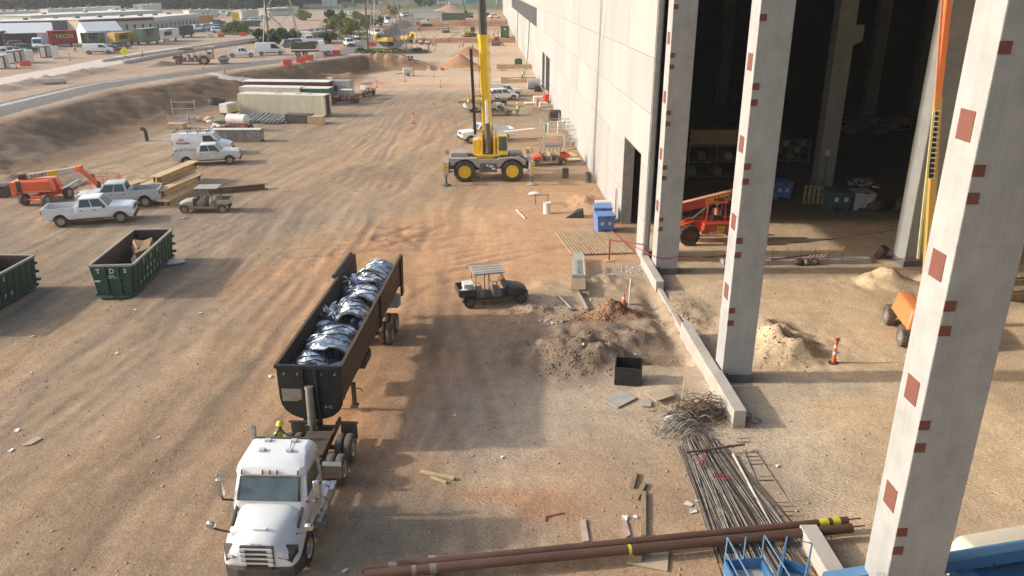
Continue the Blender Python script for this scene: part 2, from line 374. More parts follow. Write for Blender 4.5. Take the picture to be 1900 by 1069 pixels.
mix(blob(1190, 505, 2.8, 1.6, 0, .7)*.6, np.array((.36, .30, .23)))
mix(blob(1330, 760, 1.2, 6, 0, .6)*.3, C_wht); mix(blob(1180, 700, 2.2, 1.2, 0, .8)*.4, np.array((.44, .36, .28)))
# inside the hall
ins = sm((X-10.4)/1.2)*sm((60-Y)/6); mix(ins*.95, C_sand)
mix(ins*sm((n2-.5)*3)*.35, np.array((.50, .37, .25))); mix(blob(1430, 810, 2.4, 5, 0, .8)*.55, np.array((.55, .47, .37))); mix(blob(1500, 720, 3.5, 1.0, 0, .6)*.5, np.array((.50, .44, .35)))  # last band paints the middle column's cast shadow into the sand
mix(sm((X-10.4)/1)*sm((Y-55)/3), np.array((.20, .15, .11)))  # soil darkened where the hall wall shades the floor
mix(blob(1540, 505, 8, 1.2, 0, .6)*.55, np.array((.36, .29, .22)))  # brown band paints in the farthest column's cast shadow
# middle and far yard
mid = sm((Y-58)/10)*sm((150-Y)/20)*sm((X+45)/6)*(X < 10.3)
mix(mid*sm((st1-.47)*4)*.6*sm((4-X)/8), C_gry); mix(mid*sm((n1-.5)*5)*.35, np.array((.36, .25, .165)))
mix(blob(560, 250, 10, 16, -20, .9)*.45, C_gry*1.1); mix(blob(700, 200, 10, 14, 0, .9)*.75*sm((n2-.35)*3), C_gry*.92)
mix(blob(800, 235, 6, 10, 0, .9)*.6*sm((n2-.35)*3), np.array((.30, .19, .12))); mix(blob(960, 215, 9, 9, 0, .8)*.6, C_gry*.95)
mix(blob(850, 175, 13, 8, 0, .8)*.5, C_gry); mix(blob(690, 320, 5, 5, 30, .9)*.7*sm((n2-.4)*4), np.array((.24, .17, .12)))
mix(blob(1000, 300, 6, 5, 0, .8)*.6, np.array((.33, .24, .17))); mix(blob(1050, 345, 5, 5, 0, .8)*.4, C_org)
mix(blob(120, 470, 9, 9, 0, .9)*.4, C_gry*.9); mix(blob(390, 440, 8, 6, 0, .9)*.35, C_gry*1.1); mix(blob(330, 250, 6, 6, 0, .8)*.5, np.array((.42, .36, .29)))
far = sm((Y-128)/14)*sm((X+24)/3)*sm((300-Y)/30); mix(far*.85, C_pale); mix(far*sm((n2-.55)*4)*.4, C_org)
mix(blob(730, 131, 12, 3, 0, .7)*.8, C_pale*1.02); mix(blob(640, 155, 8, 3.5, 0, .7)*.7, C_red*1.25); mix(blob(780, 160, 16, 3, 0, .8)*.5, C_org*.95)
# terrace, slope, cuts
ter = sm((Hh-2.2)/.6)*((X < -20) | (Y > 200)); mix(ter*.8, np.array((.43, .32, .23))); mix(ter*sm((n1-.5)*5)*.5, np.array((.36, .24, .16))); mix(ter*sm((n2-.55)*5)*.4, np.array((.30, .24, .16)))
mix(sm((np.interp(np.clip(Y, 40, 168), *zip(*TOE))+5+(n2-.5)*8-X)/5)*(Y < 169)*(Hh < 2.7)*.75, C_slope*1.1); mix(slope*(Y < 169)*.92, C_slope*(.85)); mix(slope*(Y < 169)*sm((n3-.5)*4)*.4, C_slope*1.25)
mix(slope*(Y < 169)*sm((n1-.55)*4)*.5, np.array((.33, .235, .165)))
mix(sm((X+8)/-3)*sm((Y-172)/2)*sm((190-Y)/6)*.6*sm((X+26)/3), C_slope*1.2)
mix(fc*.9, np.array((.42, .25, .15)))
for (u, v, rx, ry) in ((853, 123, 4.6, 4.6), (872, 104, 4.6, 4.6), (882, 130, 2.5, 2.2)): mix(blob(u, v, rx, ry, 0, .12, nz=.1)*.95, np.array((.42, .225, .12)))
st = sm((Y-243)/3)*sm((252-Y)/3)+sm((Y-318)/4)*sm((330-Y)/5); mix(st*(X > -28)*.9, C_red*.75)
mix(blob(775, 60, 13, 12, 0, .8)*.85, C_red*.85); mix(blob(836, 24, 13, 10, 0, .4, 3)*.8, C_red*.8)
fz = sm((Y-322)/6)*sm((X+60)/20); mix(fz*.6, np.array((.38, .235, .15))); mix(fz*sm((n1-.5)*5)*.6, np.array((.30, .22, .15)))
rd = sm((Y-430)/40); mix(rd*.9, np.array((.10, .12, .05)))
# wheel streaks over the whole yard
fst = fbm(ac*1.0, al/16, .42, 3, 61); fst2 = fbm(ac, al/20, .95, 2, 62); ym = sm((3-X+n2*4)/6)*sm((150-Y)/30)*sm((X+44)/5)*(Hh < 1)
k_ = 1+ym*((fst-.5)*.46+(fst2-.5)*.34); col *= np.clip(k_, .6, 1.4)[:, None]
pat = sm((fbm(X, Y, 8, 4, 71)-.5)*5); mix(yard*pat*.30*sm((60-Y)/20), C_gry*.95); mix(slope*sm((fbm(X, Y, 1.1, 3, 44)-.5)*5)*.4, C_slope*.6)
# tracks
mix(np.clip(tr, 0, 1)*near*.55, C_dark*1.6); mix(np.clip(-tr, 0, 1)*near*.4, C_tan*1.1); mix(np.clip(trr, 0, 1)*.85*near, np.array((.27, .155, .095)))
col *= (.88+.24*n3)[:, None]; col *= (.9+.2*n2)[:, None]
nx, ny = len(gx), len(gy); idx = np.arange(nx*ny).reshape(ny, nx)
quads = np.stack([idx[:-1, :-1], idx[:-1, 1:], idx[1:, 1:], idx[1:, :-1]], -1).reshape(-1, 4)
def np_mesh(name, V, Q, m):
    me = bpy.data.meshes.new(name); k = Q.shape[1]
    me.vertices.add(len(V)); me.vertices.foreach_set('co', V.astype(np.float32).ravel())
    me.loops.add(Q.size); me.loops.foreach_set('vertex_index', Q.astype(np.int32).ravel())
    me.polygons.add(len(Q)); me.polygons.foreach_set('loop_start', np.arange(0, Q.size, k, dtype=np.int32)); me.polygons.foreach_set('loop_total', np.full(len(Q), k, np.int32))
    me.materials.append(m); me.update(calc_edges=True); return me
def soilmat(name, attr=None, base=(.4, .3, .2), b1=.5, b2=.6, cont=.36):
    m, n, b = newmat(name); N = n.nodes; L = n.links
    geo = N.new('ShaderNodeNewGeometry')
    def noise(s, d=5, r=.65):
        z = N.new('ShaderNodeTexNoise'); z.inputs['Scale'].default_value = s; z.inputs['Detail'].default_value = d; z.inputs['Roughness'].default_value = r; L.new(geo.outputs['Position'], z.inputs['Vector']); return z.outputs[0]
    def rng(src, a, b_, c, d):
        z = N.new('ShaderNodeMapRange'); z.inputs[1].default_value = a; z.inputs[2].default_value = b_; z.inputs[3].default_value = c; z.inputs[4].default_value = d; L.new(src, z.inputs[0]); return z.outputs[0]
    def mul(a, bb):
        z = N.new('ShaderNodeMix'); z.data_type = 'RGBA'; z.blend_type = 'MULTIPLY'; z.inputs[0].default_value = 1; L.new(a, z.inputs[6]); L.new(bb, z.inputs[7]); return z.outputs[2]
    if attr: at = N.new('ShaderNodeAttribute'); at.attribute_name = attr; c0 = at.outputs['Color']
    else: at = N.new('ShaderNodeRGB'); at.outputs[0].default_value = (*base, 1); c0 = at.outputs[0]
    f = noise(9, 8, .75); c0 = mul(c0, rng(f, .28, .72, 1-cont, 1+cont))
    g = noise(1.3, 6, .7); c0 = mul(c0, rng(g, .3, .7, .84, 1.14))
    vo = N.new('ShaderNodeTexVoronoi'); vo.inputs['Scale'].default_value = 14; L.new(geo.outputs['Position'], vo.inputs['Vector'])
    f2 = noise(34, 3, .6); c0 = mul(c0, rng(f2, .3, .7, .85, 1.15))
    vp = N.new('ShaderNodeTexVoronoi'); vp.inputs['Scale'].default_value = 6.5; L.new(geo.outputs['Position'], vp.inputs['Vector'])   # scattered pebbles
    sp = N.new('ShaderNodeSeparateColor'); L.new(vp.outputs['Color'], sp.inputs[0]); pr = rng(sp.outputs[0], .6, 1., .0, .30); lt_ = N.new('ShaderNodeMath'); lt_.operation = 'LESS_THAN'; L.new(vp.outputs['Distance'], lt_.inputs[0]); L.new(pr, lt_.inputs[1])
    pm = N.new('ShaderNodeMix'); pm.data_type = 'RGBA'; L.new(lt_.outputs[0], pm.inputs[0]); pm.inputs[6].default_value = (1, 1, 1, 1); pc = rng(sp.outputs[1], 0, 1, .7, 1.35); L.new(pc, pm.inputs[7]); c0 = mul(c0, pm.outputs[2])
    L.new(c0, b.inputs['Base Color']); b.inputs['Roughness'].default_value = .97; b.inputs['Specular IOR Level'].default_value = .15
    b1n = N.new('ShaderNodeBump'); b1n.inputs['Strength'].default_value = b1; b1n.inputs['Distance'].default_value = .09; L.new(noise(3.5, 8, .72), b1n.inputs['Height'])
    b2n = N.new('ShaderNodeBump'); b2n.inputs['Strength'].default_value = b2; b2n.inputs['Distance'].default_value = .03; L.new(noise(22, 4, .6), b2n.inputs['Height']); L.new(b1n.outputs[0], b2n.inputs['Normal'])
    b3n = N.new('ShaderNodeBump'); b3n.inputs['Strength'].default_value = .35; b3n.inputs['Distance'].default_value = -.02; L.new(vo.outputs['Distance'], b3n.inputs['Height']); L.new(b2n.outputs[0], b3n.inputs['Normal'])
    if attr:   # tyre tread relief where wheels have pressed the soil
        wv = N.new('ShaderNodeTexWave'); wv.wave_type = 'BANDS'; wv.bands_direction = 'DIAGONAL'; wv.inputs['Scale'].default_value = 2.8; wv.inputs['Distortion'].default_value = 5; wv.inputs['Detail'].default_value = 1.5; L.new(geo.outputs['Position'], wv.inputs['Vector'])
        mm = N.new('ShaderNodeMath'); mm.operation = 'MULTIPLY'; L.new(wv.outputs['Fac'], mm.inputs[0]); L.new(at.outputs['Alpha'], mm.inputs[1])
        b4 = N.new('ShaderNodeBump'); b4.inputs['Strength'].default_value = .3; b4.inputs['Distance'].default_value = .035; L.new(mm.outputs[0], b4.inputs['Height']); L.new(b3n.outputs[0], b4.inputs['Normal']); L.new(b4.outputs[0], b.inputs['Normal'])
    else: L.new(b3n.outputs[0], b.inputs['Normal'])
    return m
TREAD = np.zeros(X.size)
for pl in ([(1900, 700), (1760, 800), (1640, 900), (1560, 960)], [(1900, 860), (1760, 900), (1620, 960)], [(1640, 760), (1800, 860), (1900, 960)], [(1500, 720), (1450, 860), (1500, 1000)], [(1620, 640), (1560, 760), (1480, 900)], [(700, 470), (800, 490), (930, 460), (1060, 440)], [(760, 480), (790, 540), (780, 640)], [(900, 900), (1060, 900), (1250, 920)], [(650, 450), (800, 440), (960, 410)], [(950, 870), (1000, 930), (960, 990)]):
    NM = np.where((Y < 60) & (X > -12))[0]; XN = X[NM].astype(np.float32); YN = Y[NM].astype(np.float32); o = segdist(None, smooth_pl([G(*p) for p in pl], 5))
    for c in (-.9, .9): TREAD[NM] = np.maximum(TREAD[NM], sm(1.5-np.abs(o-c)/.22)*sm(fbm(XN, YN, 3, 2, 77)*3-.8))
M_soil = soilmat('soil', 'soil')
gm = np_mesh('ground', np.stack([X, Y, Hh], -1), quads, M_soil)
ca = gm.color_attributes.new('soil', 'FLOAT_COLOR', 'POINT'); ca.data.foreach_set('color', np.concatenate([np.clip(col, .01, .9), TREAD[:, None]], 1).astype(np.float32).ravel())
gm.polygons.foreach_set('use_smooth', [True]*len(gm.polygons))
ground = mob('ground', gm); tag(ground, kind='structure', label='dusty tan and orange earth of the building site')
def hz(x, y):
    """height of the finished ground mesh"""
    i = min(max(np.searchsorted(gx, x)-1, 0), nx-2); j = min(max(np.searchsorted(gy, y)-1, 0), ny-2)
    tx = (x-gx[i])/(gx[i+1]-gx[i]); ty = (y-gy[j])/(gy[j+1]-gy[j]); Z = Hh
    return float((Z[j*nx+i]*(1-tx)+Z[j*nx+i+1]*tx)*(1-ty)+(Z[(j+1)*nx+i]*(1-tx)+Z[(j+1)*nx+i+1]*tx)*ty)
def T(u, v):
    z = 1.5
    for i in range(16): x, y = G(u, v, z); z = .5*z+.5*hz(x, y)
    return (x, y, z)
def P3(u, v, dz=0): x, y, z = T(u, v); return (x, y, z+dz)
def ribbon(name, pl, width, m, dz=.05, n=6, ww=None, label=None):
    pts = smooth_pl(pl, n); V = []; Q = []; K = 5
    for i, p in enumerate(pts):
        a = np.array(pts[max(i-1, 0)]); b = np.array(pts[min(i+1, len(pts)-1)]); d = (b-a)/np.linalg.norm(b-a); nr = np.array((-d[1], d[0]))
        wd = width if ww is None else np.interp(i/(len(pts)-1), *zip(*ww))
        wd *= 1+.06*math.sin(i*1.7)
        for k in range(K):
            q = np.array(p)+nr*wd*(k/(K-1)-.5); V.append((q[0], q[1], hz(*q)+dz+(.0 if 0 < k < K-1 else -dz*1.2)))
    for i in range(len(pts)-1):
        for k in range(K-1): a = i*K+k; Q.append((a, a+K, a+K+1, a+1))
    o = mob(name, np_mesh(name, np.array(V), np.array(Q), m)); o.data.polygons.foreach_set('use_smooth', [True]*len(Q)); return tag(o, label, kind='structure')
def PL(l, z=3): return [G(u, v, z) for u, v in l]
M_grav = soilmat('gravel_road', None, (.20, .18, .155)); M_conc_road = soilmat('pale_concrete_road', None, (.58, .50, .42), .15, .2, .2); M_wet = soilmat('white_dust', None, (.52, .49, .45), .2, .3, .3)
ribbon('haul_road', PL([(-60, 222), (60, 188), (190, 158), (330, 138), (450, 121), (560, 108), (640, 97), (690, 78), (730, 58), (765, 34), (800, 14)]), 8, M_grav, .08, 14, [(0, 7), (.35, 7), (.6, 6.5), (.75, 8), (1, 12)], label='grey gravel haul road along the top of the slope')
ribbon('wet_strip', PL([(-40, 208), (60, 184), (130, 167), (200, 154), (300, 140), (420, 124)]), 1.1, M_wet, .13, 10, [(0, 1.6), (.4, 1.2), (.7, .7), (1, .3)], label='pale washed strip on the haul road')
ribbon('concrete_road', PL([(-60, 168), (60, 142), (150, 125), (250, 105), (330, 92), (420, 81), (520, 68)]), 9, M_conc_road, .08, 10, [(0, 8.5), (.6, 8), (1, 6)], label='pale concrete access road beside the food trucks')
rp = []
for u, v in ((388, 136), (430, 146), (500, 160), (560, 176)):
    x, y, z = T(u, v); rp.append((x, y))
ribbon('concrete_path', rp, 2.2, M_conc_road, .07, 6, [(0, 1.6), (.4, 3), (1, 4)], label='pale concrete ramp down the slope behind the site offices')
# loose stones and clods on the ground (nobody could count them)
def stones(name, n, fx, smin, smax, m, label):
    V = []; Q = []
    base = np.array([(1, 0, 0), (0, 1, 0), (-1, 0, 0), (0, -1, 0), (0, 0, 1), (0, 0, -1)], float)
    tri = np.array([(0, 1, 4), (1, 2, 4), (2, 3, 4), (3, 0, 4), (1, 0, 5), (2, 1, 5), (3, 2, 5), (0, 3, 5)])
    for i in range(n):
        x, y = fx(); s = smin*(smax/smin)**(random.random()**2.2)
        z = hz(x, y)
        v = base*(RNG.uniform(.6, 1.2, (6, 1)))*np.array((1, random.uniform(.6, 1), random.uniform(.45, .8)))*s; a = random.random()*6.3
        v = np.stack([v[:, 0]*math.cos(a)-v[:, 1]*math.sin(a), v[:, 0]*math.sin(a)+v[:, 1]*math.cos(a), v[:, 2]], -1)+np.array((x, y, z+s*.15))
        Q.append(tri+len(V)*6); V.append(v)
    o = mob(name, np_mesh(name, np.concatenate(V), np.concatenate(Q), m)); return tag(o, label, kind='stuff')
def near_pt():
    while True:
        y = 16+60*random.random()**1.6; x = random.uniform(-30, 34)
        if abs(x) < 6+y*.75 and not (-9 < x < -2 and 19 < y < 42): return x, y
M_stone = mat('stone', (.40, .31, .23), .95, 0, .35, .7)
stones('loose_gravel', 8500, near_pt, .016, .085, M_stone, 'loose pebbles and gravel scattered over the yard')
def pile_pt(c):
    def f():
        u, v, rx, ry = random.choice(c); x, y = G(u, v); return x+random.gauss(0, rx), y+random.gauss(0, ry)
    return f
stones('earth_clods', 2200, pile_pt([(1092, 645, 1.3, .9), (1040, 660, 1.1, .9), (1065, 680, .9, .7), (985, 575, 1, .5), (1440, 650, 1.2, 1.0), (1270, 590, .6, 1.5)]), .02, .11, mat('clod', (.27, .20, .145), .97, 0, .35, .7), 'broken brown clods on the spoil heaps')
stones('red_clods', 700, pile_pt([(1140, 585, .8, .35), (1100, 595, .8, .3)]), .03, .13, mat('red_clod', (.30, .15, .08), .97, 0, .35, .7), 'broken red clay clods on the small heap')
stones('grey_rubble', 500, pile_pt([(1172, 503, .6, .5), (1185, 500, .4, .4), (1120, 520, .5, .5), (1020, 598, .6, .2), (1130, 568, .6, .3)]), .03, .13, mat('rubble', (.46, .43, .40), .95, 0, .3, .7), 'grey broken concrete rubble by the column')
# ---------------------------------------------------------------- the hall
M_walls = [mat('wall_concrete_%d' % i, (.385*k, .38*k, .37*k), .85, 0, .07, .35, bump=.15, bscale=12, streak=(1, 1, .22), stain=.10) for i, k in enumerate((1, .96, 1.04))]
M_col = mat('column_concrete', (.375, .38, .375), .85, 0, .16, .8, bump=.25, bscale=14, stain=.13)
M_cdark = mat('dark_concrete', (.13, .13, .13), .9, 0, .2, 1.)
M_edge = mat('edge_concrete', (.36, .345, .32), .9, 0, .2, 1.5)
M_in = mat('dark_interior', (.045, .042, .038), .95, 0, .3, .3)  # near black, puts the shade of the unlit hall into the colour
M_rust = mat('rust_plate', (.19, .072, .052), .85, .1, .3, 14., bump=.2, bscale=30, dust=.18, dustcol=(.3, .15, .12), streak=(1, 1, 4))
M_frame = mat('jamb', (.30, .29, .27), .85, 0, .2, 2)
WX, WT, Y0 = 10.2, .30, 47.9
hall = thing('industrial_hall', 'long pale concrete panelled hall with a tall doorway along the right of the yard', 'building', (WX, Y0, 0))
# panel grid; openings are left out as (y0,y1,z0,z1)
OPEN = [(50.0, 56.6, -.5, 6.55), (122.5, 130.3, .6, 6.1), (132.5, 138.3, .6, 6.0), (153.3, 282, 8.95, 12.3), (58.15, 59.15, -.3, 2.1)]
zs = [-.5, 2.55, 5.95, 9.3, 12.55, 15.9, 19.2, 26]
ysl = [47.9]+[47.9+x for x in np.arange(8.7, 74, 7.4)]+list(np.arange(125.5, 300, 9.25))+[300, 330, 360, 400]
def rect_minus(r, hs):
    out = [r]
    for h in hs:
        nxt = []
        for (a, b, c, d) in out:
            if h[0] >= b or h[1] <= a or h[2] >= d or h[3] <= c: nxt.append((a, b, c, d)); continue
            if a < h[0]: nxt.append((a, h[0], c, d))
            if b > h[1]: nxt.append((h[1], b, c, d))
            lo, hi = max(a, h[0]), min(b, h[1])
            if c < h[2]: nxt.append((lo, hi, c, h[2]))
            if d > h[3]: nxt.append((lo, hi, h[3], d))
        out = nxt
    return out
for i in range(len(ysl)-1):
    for k in range(len(zs)-1):
        g = .014
        rs = rect_minus((ysl[i]+g, ysl[i+1]-g, zs[k]+g, zs[k+1]-g), OPEN)
        rs = [r for r in rs if r[1]-r[0] > .03 and r[3]-r[2] > .03]
        if not rs: continue
        mb = MB(); px = random.uniform(-.006, .006)
        for (a, b, c, d) in rs: mb.box((px, (a+b)/2-Y0, (c+d)/2), (WT, b-a, d-c))
        mb.build('wall_panel', random.choice(M_walls), hall, merge=False)
mb = MB()   # backing behind the joints
for (a, b, c, d) in rect_minus((Y0+.02, 400, -.5, 26), OPEN): mb.box((WT/2+.06, (a+b)/2-Y0, (c+d)/2), (.1, b-a, d-c))
mb.build('panel_backing', M_edge, hall, merge=False)
e = MB(); e.box((.02, -.06, 12.75), (.26, .1, 26.5)); e.build('end_edge', M_edge, hall)
# pale blue paint line down the wall and light base line
b = MB()
for k in range(12):
    z0 = -.3+k*1.65; y0 = 74.2-5.9*(max(z0, 0)/15.4); z1 = z0+1.645; y1 = 74.2-5.9*(max(z1, 0)/15.4)
    b.quad([(-.165, y0-.42-Y0, z0), (-.165, y0+.42-Y0, z0), (-.165, y1+.42-Y0, z1), (-.165, y1-.42-Y0, z1)], .004)
b.build('blue_stripe', mat('faded_blue', (.385, .415, .42), .8, 0, .15, 1), hall)
b = MB(); b.box((-.2, 100, .05), (.08, 88, .25)); b.build('base_trim', mat('ochre_trim', (.48, .33, .2), .9, 0, .2), hall)
# door linings
def lining(o, name, dep=.75):
    y0, y1, z0, z1 = o; mb = MB(); t = .28
    mb.box((dep/2-.155, y1-t/2-Y0, (z0+z1)/2), (dep, t, z1-z0)); mb.box((dep/2-.155, y0+.05-Y0, (z0+z1)/2), (dep, .1, z1-z0)); mb.box((dep/2-.155, (y0+y1)/2-Y0, z1-.05), (dep, y1-y0-.4, .1))
    mb.build(name, M_frame, hall)
lining(OPEN[0], 'doorway_lining'); lining(OPEN[1], 'window_lining', .5); lining(OPEN[2], 'window_lining', .5)
mb = MB(); mb.box((-.02, 58.65-Y0, .9), (.18, .96, 2.3)); d = mb.build('door', mat('door_grey', (.22, .21, .2), .6), hall); MB().box((-.13, 58.3-Y0, 1.0), (.06, .12, .05)).build('handle', M_frame, d)
M_dwin = mat('dark_window', (.012, .013, .014), .45, 0, .3, 2., spec=.15)
# ribbon window: each pane and mullion
y = 153.3; k = 0
while y < 281:
    mb = MB(); mb.box((.12, y+1.9-Y0, 10.62), (.04, 3.75, 3.3)); mb.build('pane', M_dwin, hall)
    mb = MB(); mb.box((.0, y+.0-Y0+.1, 10.62), (.34, .5, 3.34)); mb.build('mullion', mat('mullion', (.36, .36, .35), .5), hall)
    y += 3.9
for o in (OPEN[1], OPEN[2]):
    mb = MB(); mb.box((.1, (o[0]+o[1])/2-Y0, (o[2]+o[3])/2), (.05, o[1]-o[0]-.5, o[3]-o[2]-.3)); p = mb.build('pane', M_dwin, hall)
    for q in (.33, .66): MB().box((.05, o[0]+(o[1]-o[0])*q-Y0, (o[2]+o[3])/2), (.1, .12, o[3]-o[2]-.3)).build('mullion', M_frame, p)
# hoses hanging down from the ribbon window
for (yy, a) in ((176, 1), (232, 0)):
    mb = MB(); mb.tube([(-.2, yy-Y0, 9.0), (-.5, yy-3-Y0, 6), (-1.1 if a else -.4, yy-10*a-Y0, 2.6), (-2.2 if a else -.4, yy-20*a-Y0, .1)], .09, 6)
    mb.build('hose', mat('grey_hose', (.16, .16, .16), .6), hall)
# roof, back and far walls, dark interior
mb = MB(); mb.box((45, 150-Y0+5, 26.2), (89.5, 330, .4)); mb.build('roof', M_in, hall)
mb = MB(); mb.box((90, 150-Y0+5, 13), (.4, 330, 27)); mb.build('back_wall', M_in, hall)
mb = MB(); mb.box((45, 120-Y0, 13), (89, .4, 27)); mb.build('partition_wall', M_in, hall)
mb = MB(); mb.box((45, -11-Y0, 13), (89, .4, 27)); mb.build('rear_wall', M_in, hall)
# grade beam blocks
M_beam = mat('beam_concrete', (.44, .40, .35), .85, 0, .12, 1.2, bump=.2, bscale=20)
def block(y0, y1, x0, x1, h, label):
    mb = MB(); mb.box(((x0+x1)/2, (y0+y1)/2, h/2-.2), (x1-x0, y1-y0, h+.4)); return one('grade_beam', mb, M_beam, label, 'concrete beam', bevel=.012)
block(27.5, 31.05, 9.84, 10.34, .78, 'pale concrete grade beam block with its near end beside the rebar heap')
block(31.1, 36.6, 9.86, 10.32, .70, 'long pale concrete grade beam block passing left of the middle column')
block(42.6, 47.3, 9.84, 10.3, .62, 'concrete grade beam block ending just in front of the hall wall corner')
block(17.2, 20.6, 9.9, 10.44, .6, 'concrete grade beam block under the ends of the brown pipes')
block(36.65, 42.55, 9.95, 10.2, .22, 'low half buried concrete strip between the two grade beam blocks')
# columns with rust coloured weld plates
PZ = (13.8, 10.58, 7.32, 4.2, 1.0); SZ = (15.46, 12.92, 12.31, 9.78, 9.16, 6.65, 6.02, 3.5, 2.92, .35)
def column(x, y, wx, wy, label, plates=True, z1=25.9, base=True, m=None, big=.5):
    o = thing('concrete_column', label, 'column', (x, y, 0), 0, 'tall concrete columns of the open bays')
    MB().box((wx/2, wy/2, z1/2-.25), (wx, wy, z1+.5)).build('shaft', m or M_col, o, bevel=.03)
    if base: MB().box((wx/2, wy/2, .2), (wx+.02, wy+.02, .42)).build('base_wrap', M_cdark, o)
    if plates:
        for z in PZ[:4]:
            MB().box((-.004, wy*.5, z), (.02, .56 if wy < 1.2 else .62, .66)).build('weld_plate', M_rust, o)
        for z in SZ: MB().box((.14, -.004, z), (.27, .02, .26)).build('edge_plate', M_rust, o)
    for z in (2.3, 8.4, 14.3): MB().cyl((wx*.62, -.003, z), (wx*.62, .01, z), .07, n=12).build('form_tie', M_edge, o)
    for z in (5.15, 11.2): MB().box((wx/2, wy/2, z), (wx+.006, wy+.006, .018)).build('pour_line', M_edge, o)
    return o
column(10.48, 16.5, 1.55, 1.12, 'nearest tall concrete column at the right edge with the largest rust plates')
column(10.45, 31.3, 1.34, 1.1, 'middle tall concrete column standing behind the long grade beam')
column(10.38, 45.4, 1.36, 1.2, 'farthest tall concrete column standing next to the end of the hall wall')
# ---------------------------------------------------------------- shared vehicle pieces
M_tyre = mat('tyre', (.032, .03, .028), .9, 0, .3, 3., dust=.55, dustcol=(.22, .16, .11)); M_tyre2 = mat('dusty_tyre', (.06, .052, .045), .95, 0, .3, 3., dust=.85, dustcol=(.26, .19, .13))
M_rim = mat('rim_steel', (.42, .42, .42), .4, .7, .2, 5, dust=.45); M_rimd = mat('rim_dark', (.10, .10, .10), .5, .5, .2, 5, dust=.4)
M_glass = glassmat('car_glass'); M_ws = glassmat('windshield_glass', (.055, .075, .08), .05); M_blk = mat('black_plastic', (.022, .022, .024), .6, 0, .2, 4, dust=.35)
M_chr = mat('chrome', (.62, .62, .62), .18, .95, .1, 4); M_lamp = mat('lamp_lens', (.62, .62, .60), .15, .2, .1, 4); M_red = mat('red_lens', (.32, .02, .02), .25, 0, .1, 4); M_ora = mat('amber_lens', (.55, .10, .04), .3, 0, .1, 4)
def paint(name, c, dust=.35, rough=.28): return mat('paint_'+name, c, rough, 0, .05, 1.2, dust=dust, coat=.5)
PW = paint('white', (.80, .80, .79), .10); PWD = paint('dusty_white', (.70, .68, .64), .45); PSIL = paint('silver', (.52, .53, .53), .3); PBLK = paint('black', (.02, .02, .022), .3); PGRY = paint('grey', (.12, .125, .13), .4)
PRED = paint('red', (.25, .03, .03), .35); PBLU = paint('blue', (.04, .09, .19), .35); PORG = paint('orange', (.72, .13, .025), .25, .4); PYEL = paint('yellow', (.75, .47, .02), .2, .4); PGRN = paint('green', (.03, .10, .05), .35)
PTAN = paint('tan', (.42, .36, .27), .4); PCRE = paint('cream', (.70, .66, .55), .3); PDUST = paint('dusty', (.30, .25, .20), .7)
MESH = {}
def wheel(parent, loc, r, w, rim=None, lug=0, tyre=None, n=20, name='wheel', detail=True):
    rim = rim or M_rim; tyre = tyre or M_tyre
    k = ('w', round(r, 3), round(w, 3), lug, tyre.name, n)
    if k not in MESH:
        mb = MB(); q = r*.60
        mb.lathe([(q, -w*.44), (r*.86, -w/2), (r*.96, -w*.46), (r, -w*.33), (r, w*.33), (r*.96, w*.46), (r*.86, w/2), (q, w*.44), (q, -w*.44)], ax='y', n=n)
        for i in range(lug):
            for s in (-1, 1):
                a = 6.28318*(i+(.5 if s > 0 else 0))/lug; c, d = math.cos(a), math.sin(a); a2 = a+.55*6.28/lug; c2, d2 = math.cos(a2), math.sin(a2)
                mb.bar((c*r*1.0, s*w*.46, d*r*1.0), (c2*r*1.012, s*w*.06, d2*r*1.012), r*.11, r*.09, up=(c, 0, d))
        MESH[k] = mb.mesh('wheel', tyre, 50, merge=False)
    o = mob('wheel', MESH[k], parent); o.location = loc
    k2 = ('r', round(r, 3), round(w, 3), rim.name, detail)
    if k2 not in MESH:
        mb = MB(); q = r*.605
        for s in (-1, 1):
            mb.lathe([(q, s*w*.30), (q, s*w*.445), (q*.92, s*w*.47), (q*.84, s*w*.30), (q*.45, s*w*.26), (q*.38, s*w*.40), (0.001, s*w*.40)], ax='y', n=n)
            if detail:
                for i in range(8): a = 6.28*i/8; mb.box((math.cos(a)*q*.63, s*w*.285, math.sin(a)*q*.63), (q*.16, .02, q*.16))
        MESH[k2] = mb.mesh('rim', rim, 40, merge=False)
    mob('rim', MESH[k2], o)
    return o
def arch(xc, r, zc, z0, n=7): return [(xc+r*math.cos(math.pi*i/n), max(z0, zc+r*math.sin(math.pi*i/n))) for i in range(n+1)]
def fq(p, a0, a1, b0, b1):   # sub-quad of a bilinear quad p00,p10,p11,p01
    P = [Vector(q) for q in p]
    def at(a, b): return P[0]*(1-a)*(1-b)+P[1]*a*(1-b)+P[2]*a*b+P[3]*(1-a)*b
    return [at(a0, b0), at(a1, b0), at(a1, b1), at(a0, b1)]
